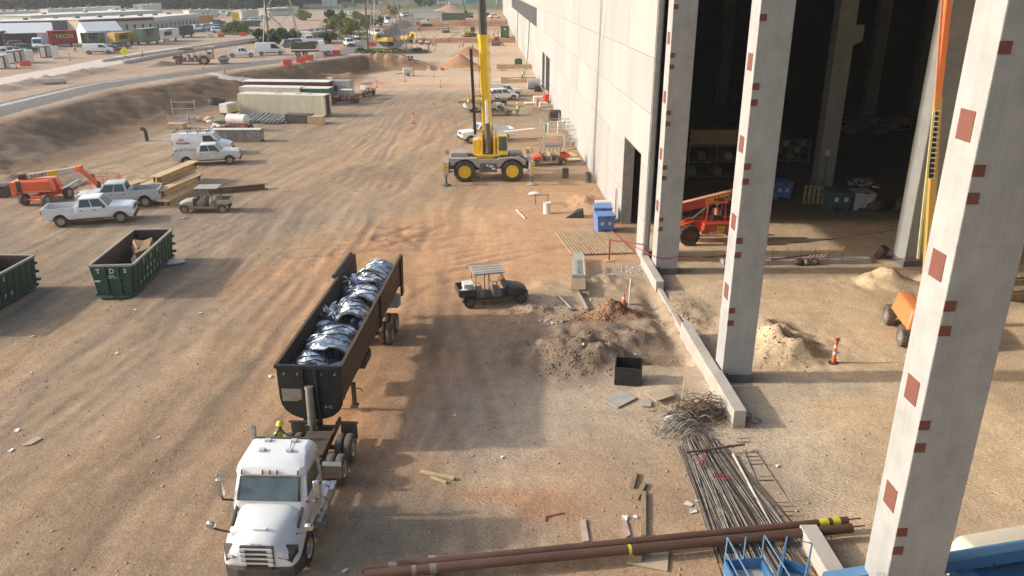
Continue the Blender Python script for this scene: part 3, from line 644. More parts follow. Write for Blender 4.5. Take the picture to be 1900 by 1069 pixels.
def car(kind, pm, name=None, cat=None, det=True, rim=None):
    D = dict(pickup=dict(L=6.15, W=2.02, wb=4.0, fo=.98, r=.42, sill=.54, belt=1.30, hood=(1.35, 1.30), roof=2.0, wsb=4.55, wst=3.95, rt=2.55, rb=2.33, bed=(.06, 2.2)),
             xpickup=dict(L=5.5, W=1.92, wb=3.45, fo=.92, r=.37, sill=.48, belt=1.13, hood=(1.17, 1.10), roof=1.78, wsb=3.95, wst=3.35, rt=2.35, rb=2.15, bed=(.06, 2.02)),
             suv=dict(L=4.85, W=1.9, wb=2.85, fo=.95, r=.36, sill=.40, belt=1.05, hood=(1.06, .92), roof=1.74, wsb=3.55, wst=2.95, rt=.62, rb=.2, bed=None),
             sedan=dict(L=4.7, W=1.82, wb=2.75, fo=.95, r=.33, sill=.32, belt=.93, hood=(.94, .80), roof=1.45, wsb=3.35, wst=2.6, rt=1.25, rb=.55, bed=None),
             hatch=dict(L=4.3, W=1.8, wb=2.6, fo=.9, r=.33, sill=.34, belt=.96, hood=(.96, .82), roof=1.55, wsb=3.15, wst=2.45, rt=.65, rb=.15, bed=None))[kind]
    L, W, r = D['L'], D['W'], D['r']; xf = L-D['fo']; xr = xf-D['wb']; sill, belt = D['sill'], D['belt']
    t = thing(name or {'pickup': 'pickup_truck', 'xpickup': 'pickup_truck', 'suv': 'sport_utility_car', 'sedan': 'sedan_car', 'hatch': 'hatchback_car'}[kind], '', cat or ('pickup truck' if 'pickup' in kind else 'car'))
    c = L/2; ar = r*1.22; h = W/2
    bed = D['bed']; fl = max(.92, r*2.25) if bed else None
    top = []
    if bed: top = [(0, sill+.12), (.0, fl), (bed[1], fl), (bed[1]+.02, belt)]
    else: top = [(0.02, sill+.1), (-.03, belt*.72), (.04, belt-.02 if kind != 'sedan' else belt+.03), (D['rb'], belt+.01)]
    prof = top+[(D['wsb']+.02, D['hood'][0]), (L-.30, D['hood'][1]), (L-.08, D['hood'][1]-.09), (L-.02, D['hood'][1]-.3), (L, sill+.12), (L-.06, sill-.06)]
    prof += arch(xf, ar, r, sill)+arch(xr, ar, r, sill)+[(.05, sill+.02)]
    mb = MB(); mb.prism([(x-c, z) for x, z in prof], 'y', -h, h)
    def dent(v):
        x, y, z = v; k = 1-.055*max(0, (abs(x)-c*.55)/(c*.45))**2
        if z > belt*.85: k -= .03
        if z < sill+.1: k -= .03
        return (x, y*k, z)
    mb.v = [dent(v) for v in mb.v]
    body = mb.build('body', pm, t, 40, .05 if det else .035, 2 if det else 1)
    # cabin
    bx0, bx1, rx0, rx1 = D['rb']-c, D['wsb']-c, D['rt']-c, D['wst']-c; z1 = D['roof']; hb, hr = h*.955, h*.80
    B = [(bx0, -hb, belt-.03), (bx1, -hb, belt-.03), (bx1, hb, belt-.03), (bx0, hb, belt-.03)]; Rf = [(rx0, -hr, z1), (rx1, -hr, z1), (rx1, hr, z1), (rx0, hr, z1)]
    cb = MB().hexa(B+Rf); cab = cb.build('cab', pm, t, 40, .07 if det else .05, 2 if det else 1)
    def glass(nm, q, m, a0, a1, b0, b1, par=t):
        g = MB().quad(fq(q, a0, a1, b0, b1), .012); return g.build(nm, m, par)
    glass('windshield', (B[1], B[2], Rf[2], Rf[1]), M_ws, .06, .94, .1, .92)
    glass('rear_window', (B[3], B[0], Rf[0], Rf[3]), M_glass, .12, .88, .2, .88)
    sides = [(.08, .50, 'f'), (.54, .93, 'r')] if kind != 'xpickup' else [(.06, .62, 'f'), (.7, .92, 'r')]
    if kind in ('suv',): sides = [(.07, .38, 'f'), (.41, .68, 'r'), (.71, .95, 'q')]
    for s in (1, -1):
        q = (B[1], B[0], Rf[0], Rf[1]) if s < 0 else (B[2], B[3], Rf[3], Rf[2])
        for a0, a1, _ in sides:
            g = MB(); p = fq(q, a0, a1, .14, .88); g.quad(p if s > 0 else p[::-1], .012) if False else g.quad(p, .012 if s > 0 else -.012)
            g.build('side_window', M_glass, t)
    for (x, s) in ((xf, 1), (xf, -1), (xr, 1), (xr, -1)): wheel(t, (x-c, s*(h-.14), r), r, .25, rim, 0, n=18 if det else 12, detail=det)
    # inner wheel wells / underbody
    MB().box((0, 0, sill+.02), (L*.86, W*.72, .26)).build('underbody', M_blk, t)
    zf = D['hood'][1]
    MB().box((L-c-.01, 0, sill+.03), (.18, W*.93, .24)).build('front_bumper', M_blk if kind != 'xpickup' else pm, t, 40, .03)
    MB().box((L-c-.02, 0, zf-.22), (.06, W*.52, .26)).build('grille', M_blk, t, None, .015)
    for s in (1, -1):
        MB().box((L-c-.06, s*W*.385, zf-.19), (.12, W*.17, .2)).build('headlight', M_lamp, t, None, .02)
        MB().box((.02-c, s*(h-.1), fl+.22 if bed else belt*.8), (.08, .15, .34 if bed else .2)).build('tail_light', M_red, t, None, .015)
        MB().box((D['wsb']-c-.35, s*(h+.12), belt+.1), (.14, .22, .2)).build('mirror', M_blk if det else pm, t, None, .03)
    MB().box((.0-c, 0, sill+.08), (.14, W*.9, .2)).build('rear_bumper', M_chr if kind == 'pickup' else M_blk, t, 40, .03)
    if det:
        for s in (1, -1):
            n = 2 if kind != 'xpickup' else 1; x0 = D['rb']+.12; x1 = D['wsb']-.28; dd = (x1-x0)/n
            for i in range(n):
                d = MB().box((x0+dd*(i+.5)-c, s*(h*.985+.003), (sill+belt)/2+.03), (dd-.03, .03, belt-sill-.16)).build('door', pm, t, None, .012)
                MB().box((x0+dd*i+.18-c, s*(h+.024), belt-.14), (.17, .03, .05)).build('handle', M_blk, d)
            MB().box((c*.02-.1, s*(h-.06), sill-.06), (D['wb']*.52, .12, .05)).build('side_step', M_blk, t)
    if bed:
        x0, x1 = bed[0]-c, bed[1]-c; zt = belt+.1
        for s in (1, -1):
            pr = [(bed[0]-.06-c, fl-.3), (bed[0]-.06-c, zt), (bed[1]-c, zt), (bed[1]-c, sill)]+[(x-c, z) for x, z in arch(xr, ar, r, sill)]+[(bed[0]-c, sill+.1)]
            lo, hi = (h*.93, h*.975) if s > 0 else (-h*.975, -h*.93)
            MB().prism(pr, 'y', lo, hi).build('bed_side', pm, t, None, .02)
        tg = MB().box((bed[0]-c-.02, 0, (fl+zt)/2), (.07, W*.93, zt-fl)).build('tailgate', pm, t, None, .02)
        MB().box((bed[0]-c-.06, 0, zt-.12), (.02, .22, .07)).build('handle', M_blk, tg)
        MB().box(((x0+x1)/2, 0, fl+.012), (x1-x0-.1, W*.84, .02)).build('bed_liner', M_blk if pm is not PWD else PDUST, t)
        MB().box((x1-.0, 0, (fl+zt)/2), (.05, W*.88, zt-fl)).build('bed_front', pm, t)
    return t
def van(pm, hi=2.15, nose='long', rack=False, det=True):
    L = 5.75; W = 2.0; c = L/2; h = W/2; r = .36; xf = 4.75; xr = 1.15; sill = .45
    t = thing('cargo_van', '', 'van')
    if nose == 'long': pr = [(0, sill+.1), (.02, 1.2), (.1, hi-.12), (.3, hi), (3.85, hi), (4.05, hi-.06), (4.62, 1.32), (L-.25, 1.12), (L-.02, .95), (L, sill+.1), (L-.08, sill-.04)]; ws = ((4.07, hi-.1), (4.6, 1.36))
    else: pr = [(0, sill+.1), (.02, 1.2), (.1, hi-.12), (.3, hi), (3.7, hi), (4.05, hi-.08), (4.9, 1.35), (L-.2, 1.08), (L, .9), (L, sill+.1), (L-.08, sill-.04)]; ws = ((4.1, hi-.14), (4.87, 1.4))
    pr += arch(xf, r*1.2, r, sill)+arch(xr, r*1.2, r, sill)+[(.05, sill)]
    mb = MB().prism([(x-c, z) for x, z in pr], 'y', -h, h)
    mb.v = [(x, y*(1-.11*max(0, (z-1.15)/(hi-1.15))-.05*max(0, (abs(x)-c*.6)/(c*.4))**2), z) for x, y, z in mb.v]
    mb.build('body', pm, t, 40, .06, 2)
    def k(z): return h*(1-.11*max(0, (z-1.15)/(hi-1.15)))
    (xa, za), (xb, zb) = ws
    MB().quad([(xb-c+.012, k(zb)*.9, zb), (xa-c+.012, k(za)*.9, za), (xa-c+.012, -k(za)*.9, za), (xb-c+.012, -k(zb)*.9, zb)], -.012).build('windshield', M_ws, t)
    for s in (1, -1):
        z0, z2 = 1.3, hi-.2; x0 = 3.05; x1 = xb-.18; x2 = xa-.25
        p = [(x0-c, s*(k(z0)+.002), z0), (x1-c, s*(k(z0)+.002), z0), (x2-c, s*(k(z2)+.002), z2), (x0-c, s*(k(z2)+.002), z2)]
        MB().quad(p, -.012*s).build('side_window', M_glass, t)
        MB().box((xb-.25-c, s*(h+.1), 1.4), (.12, .2, .3)).build('mirror', M_blk, t, None, .03)
        MB().box((L-c-.1, s*h*.72, .92), (.16, .3, .2)).build('headlight', M_lamp, t, None, .02)
        MB().box((.03-c, s*h*.88, 1.2), (.07, .12, .4)).build('tail_light', M_red, t)
        MB().box((.0, s*(h*.985), sill+.1), (D_(2.2), .03, .12)).build('side_moulding', M_blk, t)
        d = MB().box((3.6-c, s*(h*.985+.002), .95), (1.05, .025, .72)).build('door', pm, t, None, .012)
        MB().box((3.2-c, s*(h+.015), 1.12), (.15, .03, .05)).build('handle', M_blk, d)
    for (x, s) in ((xf, 1), (xf, -1), (xr, 1), (xr, -1)): wheel(t, (x-c, s*(h-.14), r), r, .23)
    MB().box((L-c-.03, 0, sill+.05), (.2, W*.9, .26)).build('front_bumper', M_blk, t, None, .03)
    MB().box((L-c-.02, 0, .88), (.08, W*.45, .2)).build('grille', M_blk, t)
    MB().box((-c+.02, 0, sill+.06), (.14, W*.92, .18)).build('rear_bumper', M_blk, t)
    MB().box((0, 0, sill+.02), (L*.86, W*.7, .22)).build('underbody', M_blk, t)
    if rack:
        m = MB(); z = hi+.1
        for x in (.35, 1.6, 2.6, 3.5):
            for s in (1, -1): m.box((x-c, s*.8, z+.02), (.05, .05, .3)); m.box((x-c, s*.8, z+.2), (.07, .05, .12))
            m.box((x-c, 0, z), (.05, 1.62, .05))
        for s in (1, -1): m.bar((.1-c, s*.8, z+.1), (3.9-c, s*.8, z+.1), .05)
        m.build('roof_rack', M_blk, t)
    return t
def D_(x): return x
def utv(pm, roofm, rows=2, glass=False, dusty=False):
    t = thing('utility_vehicle', '', 'utility vehicle'); L = 3.2+.75*(rows-1); c = L/2; W = 1.5; h = W/2; r = .32
    ty = M_tyre2 if dusty else M_tyre; fr = PDUST if dusty else M_blk
    xf = L-.45; xr = .62
    hd = MB(); hd.loft([[(L-1.15-c, s*.62, z) if False else (L-1.15-c, y, z) for y, z in ((-.62, .5), (.62, .5), (.62, .95), (.35, 1.08), (-.35, 1.08), (-.62, .95))],
                        [(L-.45-c, y, z) for y, z in ((-.58, .5), (.58, .5), (.6, .88), (.3, .98), (-.3, .98), (-.6, .88))],
                        [(L-.08-c, y, z) for y, z in ((-.45, .48), (.45, .48), (.5, .72), (.25, .82), (-.25, .82), (-.5, .72))]])
    hood = hd.build('hood', pm, t, 35, .03)
    for s in (1, -1): MB().box((L-.1-c, s*.38, .72), (.08, .2, .1)).build('headlight', M_lamp, t)
    MB().box((L-.04-c, 0, .52), (.08, .9, .2)).build('bumper', M_blk, t, None, .02)
    MB().box((c-1.75-(.0 if rows == 1 else .25)+.35-(rows-1)*.15, 0, .44), (1.3+.75*(rows-1), 1.34, .12)).build('floor', fr, t)
    MB().box((0, 0, .38), (L*.8, .7, .2)).build('chassis', M_blk, t)
    for i in range(rows):
        x = L-1.75-.95*i-c
        MB().box((x, 0, .68), (.5, 1.25, .2)).box((x-.02, 0, .52), (.44, 1.2, .2)).build('seat', mat('seat_grey', (.12, .12, .12) if not dusty else (.28, .23, .18), .8, 0, .2, 5), t, None, .04)
        MB().box((x-.26, 0, 1.0), (.12, 1.25, .5), (0, -.2, 0)).build('backrest', mat('seat_grey', (.12, .12, .12), .8), t, None, .04)
    # cage
    xw = L-1.15-c; xe = .98-c; top = 1.9; m = MB()
    posts = [xw-.38]+[xw-.38-(xw-.38-xe)*(i+1)/rows for i in range(rows)]
    for s in (1, -1):
        y = s*.62
        m.tube([(xw, y, .9), (posts[0], s*.58, top-.03), (posts[-1], s*.58, top-.03), (posts[-1]-.04, y, .6)], .03)
        for x in posts[1:-1]: m.tube([(x, s*.58, top-.03), (x, y, .5)], .028)
        for i in range(rows): xx = L-1.75-.95*i-c; m.tube([(xx-.15, s*.68, .55), (xx-.1, s*.7, .92), (xx+.2, s*.7, .9), (xx+.25, s*.68, .5)], .022)
    for x in posts: m.tube([(x, -.58, top-.03), (x, .58, top-.03)], .028)
    m.build('roll_cage', M_blk, t, 60)
    rf = MB().box(((posts[0]+posts[-1])/2, 0, top+.03), (posts[0]-posts[-1]+.3, 1.38, .06))
    for y in (-.4, 0, .4): rf.box(((posts[0]+posts[-1])/2, y, top+.07), (posts[0]-posts[-1]+.1, .16, .03))
    rf.build('roof', roofm, t, None, .02)
    sw = MB().lathe([(.15, -.012), (.18, 0), (.15, .012), (.15, -.012)], n=12); sw.v = [tuple(Euler((0, -1.0, 0)).to_matrix() @ Vector(p)+Vector((xw-.35, .3, 1.15))) for p in sw.v]; sw.tube([(xw-.35, .3, 1.15), (xw-.1, .3, .95)], .025).build('steering_wheel', M_blk, t)
    MB().box((xw-.08, 0, .95), (.2, 1.2, .3)).build('dashboard', M_blk, t, None, .03)
    if glass: MB().quad([(xw+.01, -.56, 1.0), (xw+.01, .56, 1.0), (posts[0]+.04, .54, top-.08), (posts[0]+.04, -.54, top-.08)], .01).build('windshield', mat('pale_glass', (.45, .48, .47), .1, 0, .2, 3), t)
    # cargo bed
    b = MB(); bx0, bx1, z0, z1 = .02-c, .95-c, .72, 1.05
    b.box(((bx0+bx1)/2, 0, z0), (bx1-bx0, 1.38, .05))
    for s in (1, -1): b.box(((bx0+bx1)/2, s*.68, (z0+z1)/2), (bx1-bx0, .05, z1-z0))
    b.box((bx0+.02, 0, (z0+z1)/2), (.05, 1.36, z1-z0)); b.box((bx1-.02, 0, (z0+z1)/2), (.05, 1.36, z1-z0))
    b.build('cargo_bed', pm if pm not in (PWD,) else PDUST, t)
    MB().box(((bx0+bx1)/2, 0, z0+.03), (bx1-bx0-.1, 1.3, .02)).build('bed_liner', M_blk, t)
    for s in (1, -1):
        MB().prism([(xr-c+x, r+z) for x, z in [(.45*math.cos(a), .45*math.sin(a)) for a in np.linspace(.1, 3.04, 7)]+[(.39*math.cos(a), .39*math.sin(a)) for a in np.linspace(3.04, .1, 7)]], 'y', s*.48, s*.74).build('fender', fr, t)
        MB().prism([(xf-c+x, r+z) for x, z in [(.45*math.cos(a), .45*math.sin(a)) for a in np.linspace(.1, 3.04, 7)]+[(.39*math.cos(a), .39*math.sin(a)) for a in np.linspace(3.04, .1, 7)]], 'y', s*.46, s*.74).build('fender', fr, t)
    for (x, s) in ((xf, 1), (xf, -1), (xr, 1), (xr, -1)): wheel(t, (x-c, s*.62, r), r, .25, M_rimd if not dusty else PDUST, 14, ty, 16)
    return t
# ---------------------------------------------------------------- people
M_skin = mat('skin', (.30, .17, .11), .6, 0, .1); M_vest = mat('vest_lime', (.62, .75, .06), .7, 0, .1, 6); M_vesto = mat('vest_orange', (.85, .22, .03), .7, 0, .1, 6); M_tr = mat('trousers', (.035, .045, .08), .9, 0, .2, 6); M_shirt = mat('shirt_grey', (.22, .22, .22), .9, 0, .15, 6); M_tape = mat('reflective_tape', (.6, .6, .58), .3)
M_hat_w = mat('hard_hat_white', (.75, .75, .72), .4); M_hat_y = mat('hard_hat_yellow', (.80, .72, .06), .4); M_boot = mat('boots', (.08, .05, .03), .9)
def skin_mesh(name, verts, edges, rad, mats, pick, root=0, sub=2):
    me = bpy.data.meshes.new('sk'); me.from_pydata(verts, edges, []); ob = bpy.data.objects.new('sk', me); COL.objects.link(ob)
    sk = ob.modifiers.new('s', 'SKIN'); sd_ = ob.modifiers.new('d', 'SUBSURF'); sd_.levels = sub; sd_.render_levels = sub
    if not me.skin_vertices: bpy.context.view_layer.objects.active = ob; bpy.ops.mesh.customdata_skin_add()
    for i, v in enumerate(me.skin_vertices[0].data): rr = rad[i]; v.radius = rr if isinstance(rr, tuple) else (rr, rr); v.use_root = (i == root)
    dg = bpy.context.evaluated_depsgraph_get(); m2 = bpy.data.meshes.new_from_object(ob.evaluated_get(dg)); m2.name = name
    m2.materials.clear()
    for m in mats: m2.materials.append(m)
    for p in m2.polygons: p.material_index = pick(p.center); p.use_smooth = True
    bpy.data.objects.remove(ob); bpy.data.meshes.remove(me); return m2
def person(pose='stand', vest=None, hat=None):
    vest = vest or M_vest; hat = hat or M_hat_w; t = thing('person', '', 'person')
    ps = dict(stand=dict(la=[(.0, .24, 1.42), (-.02, .30, 1.14), (.06, .28, .90)], ra=[(.0, -.24, 1.42), (-.02, -.30, 1.14), (.06, -.28, .90)], ll=[(0, .10, .94), (.02, .11, .50), (0, .12, .09), (.15, .13, .05)], rl=[(0, -.10, .94), (.02, -.11, .50), (0, -.12, .09), (.15, -.13, .05)], lean=0),
              walk=dict(la=[(.0, .24, 1.42), (-.14, .28, 1.16), (-.05, .27, .95)], ra=[(.0, -.24, 1.42), (.12, -.29, 1.16), (.28, -.26, 1.0)], ll=[(0, .10, .94), (.20, .10, .52), (.26, .11, .09), (.41, .11, .06)], rl=[(0, -.10, .94), (.0, -.10, .52), (-.28, -.11, .14), (-.16, -.11, .05)], lean=.04),
              reach=dict(la=[(.03, .24, 1.40), (.16, .30, 1.16), (.42, .20, 1.16)], ra=[(.03, -.24, 1.40), (.16, -.30, 1.16), (.42, -.18, 1.14)], ll=[(0, .10, .94), (.05, .12, .50), (-.02, .13, .09), (.13, .14, .05)], rl=[(0, -.10, .94), (.05, -.12, .50), (-.02, -.13, .09), (.13, -.14, .05)], lean=.09))[pose]
    k = ps['lean']; V = [(0, 0, .98), (k*.5, 0, 1.18), (k, 0, 1.40), (k*1.2, 0, 1.50), (k*1.5+.01, 0, 1.60), (k*1.6+.02, 0, 1.72)]; E_ = [(0, 1), (1, 2), (2, 3), (3, 4), (4, 5)]; rd = [(.15, .17), (.13, .165), (.13, .18), .06, .088, .085]
    for key, par, rs in (('la', 2, (.068, .05, .04)), ('ra', 2, (.068, .05, .04)), ('ll', 0, (.10, .068, .05, .045)), ('rl', 0, (.10, .068, .05, .045))):
        pr = par
        for p, q in zip(ps[key], rs): V.append(p); rd.append(q); E_.append((pr, len(V)-1)); pr = len(V)-1
        if key in ('la', 'ra'):   # palm and five fingers
            a, b = Vector(ps[key][1]), Vector(ps[key][2]); d = (b-a).normalized(); V.append(tuple(b+d*.09)); rd.append((.022, .042)); E_.append((pr, len(V)-1)); pm_ = len(V)-1
    key = ('person', pose)
    def pick(c):
        if c.z < .13: return 3
        if c.z < .98 and abs(c.y) < .22: return 1
        if c.z > 1.50: return 0
        if abs(c.y-math.copysign(.27, c.y)) < .12 and c.z < 1.12: return 0
        return 2
    if key not in MESH:
        MESH[key] = skin_mesh('body', V, E_, rd, [M_skin, M_tr, M_shirt, M_boot], pick)
        hm = MB()
        for hk in ('la', 'ra'):
            a, b = Vector(ps[hk][1]), Vector(ps[hk][2]); d = (b-a).normalized(); s = 1 if hk == 'la' else -1; sd_ = Vector((1, 0, 0)); sd_ = (sd_-d*sd_.dot(d)).normalized(); nn = d.cross(sd_)
            for i in range(4):
                o = b+d*.10+sd_*(.03-.02*i); ln = (.07, .08, .075, .06)[i]; hm.tube([o, o+d*ln*.5+nn*s*-.008, o+d*ln*.9+nn*s*-.03], [.0095, .009, .007], 6)
            o = b+d*.03+sd_*.035; hm.tube([o, o+d*.035+sd_*.02, o+d*.07+sd_*.018], [.011, .01, .008], 6)
        MESH[key+('h',)] = hm.mesh('fingers', M_skin, 60)
        f = MB(); hx, hzz = V[5][0], V[5][2]
        f.box((hx+.092, 0, hzz-.045), (.035, .026, .05)); f.box((hx+.088, 0, hzz-.11), (.012, .05, .012))
        for s in (1, -1): f.box((hx+.085, s*.035, hzz-.02), (.012, .022, .012)); f.box((hx, s*.088, hzz-.05), (.04, .02, .06))
        MESH[key+('f',)] = f.mesh('face', M_skin)
    b = mob('body', MESH[key], t); mob('fingers', MESH[key+('h',)], b); mob('face', MESH[key+('f',)], b)
    vm = MB()
    def ring(x, z, a, bb): return [(x+a*math.cos(q), bb*math.sin(q), z) for q in np.linspace(0, 6.2832, 15)[:-1]]
    vm.loft([ring(.0, .92, .165, .20), ring(k*.5, 1.18, .155, .195), ring(k*.9, 1.38, .155, .215), ring(k*1.1, 1.47, .10, .15)], cap=False)
    vo = vm.build('safety_vest', vest, t, 60)
    tm = MB()
    for z in (1.02, 1.16): q = k*(z-.98)/.42; tm.loft([ring(q, z, .168, .206), ring(q, z+.05, .168, .206)], cap=False)
    tm.build('reflective_tape', M_tape, vo)
    hm = MB(); hx, hzz = V[5][0], V[5][2]
    hm.lathe([(.14, 0), (.125, .012), (.118, .05), (.095, .10), (.05, .13), (.001, .137)], (hx, 0, hzz+.0), n=14); hm.box((hx+.13, 0, hzz+.008), (.09, .18, .014))
    hm.build('hard_hat', hat, t, 50)
    return t
# ---------------------------------------------------------------- road tractor (local x = forward)
PTRK = mat('truck_white', (.78, .78, .76), .22, 0, .03, 1., dust=.08, coat=.6)
M_steel = mat('raw_steel', (.34, .33, .31), .45, .6, .25, 3, dust=.35); M_alu = mat('aluminium', (.58, .58, .57), .32, .85, .15, 4, dust=.35); M_chs = mat('chassis_grime', (.06, .05, .042), .8, .2, .35, 5, dust=.6, dustcol=(.2, .14, .1))
TR_RZ = R(-94.2)
def ring6(x, pts): return [(x, y, z) for y, z in pts]
def tractor():
    t = thing('road_tractor', 'white day cab road tractor hitched to the dark dump trailer', 'truck', (-6.27, 25.2, 0), TR_RZ)
    def half(p): return p+[(-y, z) for y, z in reversed(p)]
    hood = MB(); H_ = [(4.62, [(0, 2.06), (.80, 2.02), (.98, 1.80), (1.10, 1.45), (1.14, 1.10), (.9, 1.08)]), (5.0, [(0, 2.0), (.76, 1.95), (.94, 1.72), (1.12, 1.42), (1.22, 1.13), (.9, 1.11)]), (5.5, [(0, 1.90), (.68, 1.84), (.88, 1.56), (1.13, 1.32), (1.25, 1.10), (.9, 1.08)]),
          (5.75, [(0, 1.84), (.64, 1.77), (.84, 1.47), (1.12, 1.24), (1.24, .80), (.9, .78)]), (6.05, [(0, 1.75), (.59, 1.68), (.78, 1.38), (1.08, 1.12), (1.20, .74), (.9, .72)]), (6.3, [(0, 1.62), (.52, 1.55), (.68, 1.28), (.98, 1.02), (1.08, .72), (.9, .7)]), (6.42, [(0, 1.45), (.44, 1.42), (.56, 1.2), (.84, .98), (.96, .72), (.8, .70)])]
    hood.loft([ring6(x, half(p[1:]) if False else p+[(-y, z) for y, z in reversed(p) if y > 0]) for x, p in H_])
    hd = hood.build('hood', PTRK, t, 70); sb_ = hd.modifiers.new('round', 'SUBSURF'); sb_.levels = sb_.render_levels = 2
    MB().box((5.95, 0, 1.80), (.10, .42, .05), (0, .28, 0)).build('hood_vent', PTRK, hd)
    for s in (1, -1):
        MB().prism([(4.72, 1.78), (5.42, 1.50), (5.42, 1.58), (4.72, 1.92)], 'y', s*.965, s*1.03).build('side_vent', M_blk, hd)
    g = MB().box((6.40, 0, 1.14), (.1, .98, .68)).build('grille', M_blk, t, None, .03)
    for i in range(4):
        z = 1.40-.165*i; mb = MB(); mb.box((6.47, 0, z), (.05, .92, .055))
        for s in (1, -1): mb.box((6.475, s*.40, z-.035), (.06, .16, .10))
        mb.build('grille_slat', mat('grille_silver', (.68, .68, .67), .3, .3, .05, 4), g, None, .012)
    MB().box((6.43, 0, 1.53), (.06, .34, .05)).build('badge', M_chr, t, None, .015)
    MB().box((6.46, 0, .72), (.06, .8, .14)).build('lower_mesh', M_blk, t)
    for s in (1, -1):
        MB().hexa([(6.36, s*.60, .96), (6.33, s*.98, .86), (6.0, s*1.10, 1.0), (6.1, s*.8, 1.2), (6.40, s*.60, 1.08), (6.37, s*.95, .98), (6.0, s*1.12, 1.30), (6.1, s*.80, 1.36)]).build('headlight_housing', M_blk, t)
        MB().box((6.33, s*.80, 1.07), (.12, .18, .12), (0, 0, s*.35)).build('headlight', M_lamp, t, None, .02)
    mb = MB(); mb.loft([ring6(6.5, [(-.6, .32), (.6, .32), (.62, .68), (-.62, .68)]), ring6(6.35, [(-1.0, .32), (1.0, .32), (1.02, .74), (-1.02, .74)]), ring6(5.85, [(-1.22, .36), (1.22, .36), (1.24, .80), (-1.24, .80)])])
    mb.build('bumper', mat('bumper_grey', (.045, .045, .047), .55, 0, .15, 3, dust=.3), t, None, .03)
    MB().box((6.52, .0, .40), (.01, .32, .16)).build('number_plate', M_tape, t)
    # cab shell
    def cr(z, x0, x1, h, k=.1): return [(x0, -h, z), (x1-k, -h, z), (x1, -h+k*1.6, z), (x1, h-k*1.6, z), (x1-k, h, z), (x0, h, z)]
    cab = MB().loft([cr(.95, 3.05, 4.75, 1.08), cr(1.55, 3.0, 4.85, 1.13), cr(2.02, 3.0, 4.80, 1.13), cr(2.70, 3.0, 4.40, 1.07), cr(2.76, 3.0, 4.46, 1.08), cr(2.95, 3.0, 4.34, 1.05), cr(3.10, 3.0, 4.08, .96, .2), cr(3.16, 3.05, 3.75, .84, .25)]).build('cab', PTRK, t, 60, .05, 3, bang=18)
    # windshield: wrapped in two slightly angled panes with a dark surround
    q = [(4.82, 1.02, 2.06), (4.425, .97, 2.69)]
    def wsh(nm, m, e, inset, th):
        a = 1-inset; MB().quad([(4.79+e, -.98*a, 2.07+inset*.3), (4.79+e, .98*a, 2.07+inset*.3), (4.415+e, .93*a, 2.69-inset*.3), (4.415+e, -.93*a, 2.69-inset*.3)], th).build(nm, m, t, None, 0)
    wsh('windshield_seal', M_blk, .012, 0, .012); wsh('windshield', glassmat('truck_windshield', (.075, .105, .105), .04), .028, .08, .012)
    MB().tube([(4.72, -.5, 2.23), (4.80, .3, 2.14)], .012).tube([(4.72, .5, 2.23), (4.81, .85, 2.12)], .012).build('wiper', M_blk, t)
    MB().box((4.70, .62, 2.26), (.02, .26, .12), (0, -.55, 0)).build('papers', mat('paper_mint', (.45, .68, .5), .8), t)
    for y in (-.86, -.22, 0, .22, .86): MB().box((4.45, y, 2.85), (.05, .045, .14), (0, -.4, 0)).build('marker_light', M_red, t, None, .012)
    for y, bx_ in ((-.42, 3.75), (.42, 3.75), (-.42, 3.2), (.42, 3.2)): MB().box((bx_, y, 3.2), (.15, .19, .07)).build('roof_beacon', mat('beacon_grey', (.5, .5, .48), .5), t, None, .015)
    MB().tube([(3.65, -.42, 3.19), (4.1, -.85, 3.04)], .01).tube([(3.65, .42, 3.19), (3.2, .35, 3.22)], .01).build('cable', M_blk, t)
    MB().box((2.95, 0, 3.08), (.08, 1.9, .14)).build('roof_spoiler', M_blk, t, None, .02)
    for s in (1, -1):
        d = MB().hexa([(3.25, s*1.115, 1.0), (4.60, s*1.12, 1.0), (4.70, s*1.135, 2.0), (3.25, s*1.135, 2.0), (3.25, s*1.14, 1.0), (4.60, s*1.145, 1.0), (4.70, s*1.16, 2.0), (3.25, s*1.16, 2.0)]).build('door', PTRK, t)
        MB().box((3.45, s*1.175, 1.78), (.2, .03, .05)).build('handle', M_blk, d)
        MB().quad([(3.35, s*1.13, 2.1), (4.58, s*1.13, 2.1), (4.30, s*1.09, 2.62), (3.35, s*1.085, 2.64)], -.014*s).build('side_window', M_glass, t)
        m = MB(); m.tube([(4.7, s*1.12, 2.0), (4.75, s*1.42, 2.05), (4.72, s*1.47, 2.25)], .035); m.build('mirror_arm', M_blk, t, 60)
        m = MB(); m.box((4.70, s*1.47, 2.45), (.13, .2, .62)); mr = m.build('mirror', M_chr, t, 50, .05, 3); MB().box((4.62, s*1.47, 2.45), (.012, .16, .5)).build('mirror_glass', M_glass, mr)
        m = MB(); m.tube([(5.65, s*1.0, 1.45), (5.8, s*1.25, 1.62), (5.85, s*1.42, 1.72)], .035); m.build('hood_mirror_arm', M_blk, t, 60)
        m = MB(); m.ell((5.86, s*1.46, 1.83), (.10, .15, .14), 12, 8); m.build('hood_mirror', M_chr, t, 60)
        m = MB(); m.cyl((3.9, s*.98, .72), (2.2, s*.98, .72), .32, n=20); ft = m.build('fuel_tank', M_alu, t, 50)
        for x in (2.45, 3.05, 3.65): MB().lathe([(.33, -.03), (.34, 0), (.33, .03), (.32, 0), (.33, -.03)], (x, s*.98, .72), 'x', 20).build('tank_strap', M_steel, ft)
        for (x, z) in ((3.9, .42), (3.7, .85)): MB().box((x+.1, s*1.2, z), (.75, .22, .05)).build('step', M_alu, t)
        MB().box((2.35, s*1.22, .95), (.5, .2, .05)).build('step', M_alu, t)
    m = MB(); m.cyl((2.78, 1.02, 1.2), (2.78, 1.02, 2.75), .09, n=14).cyl((2.78, 1.02, 2.75), (2.62, 1.08, 3.35), .075, .085, n=14)
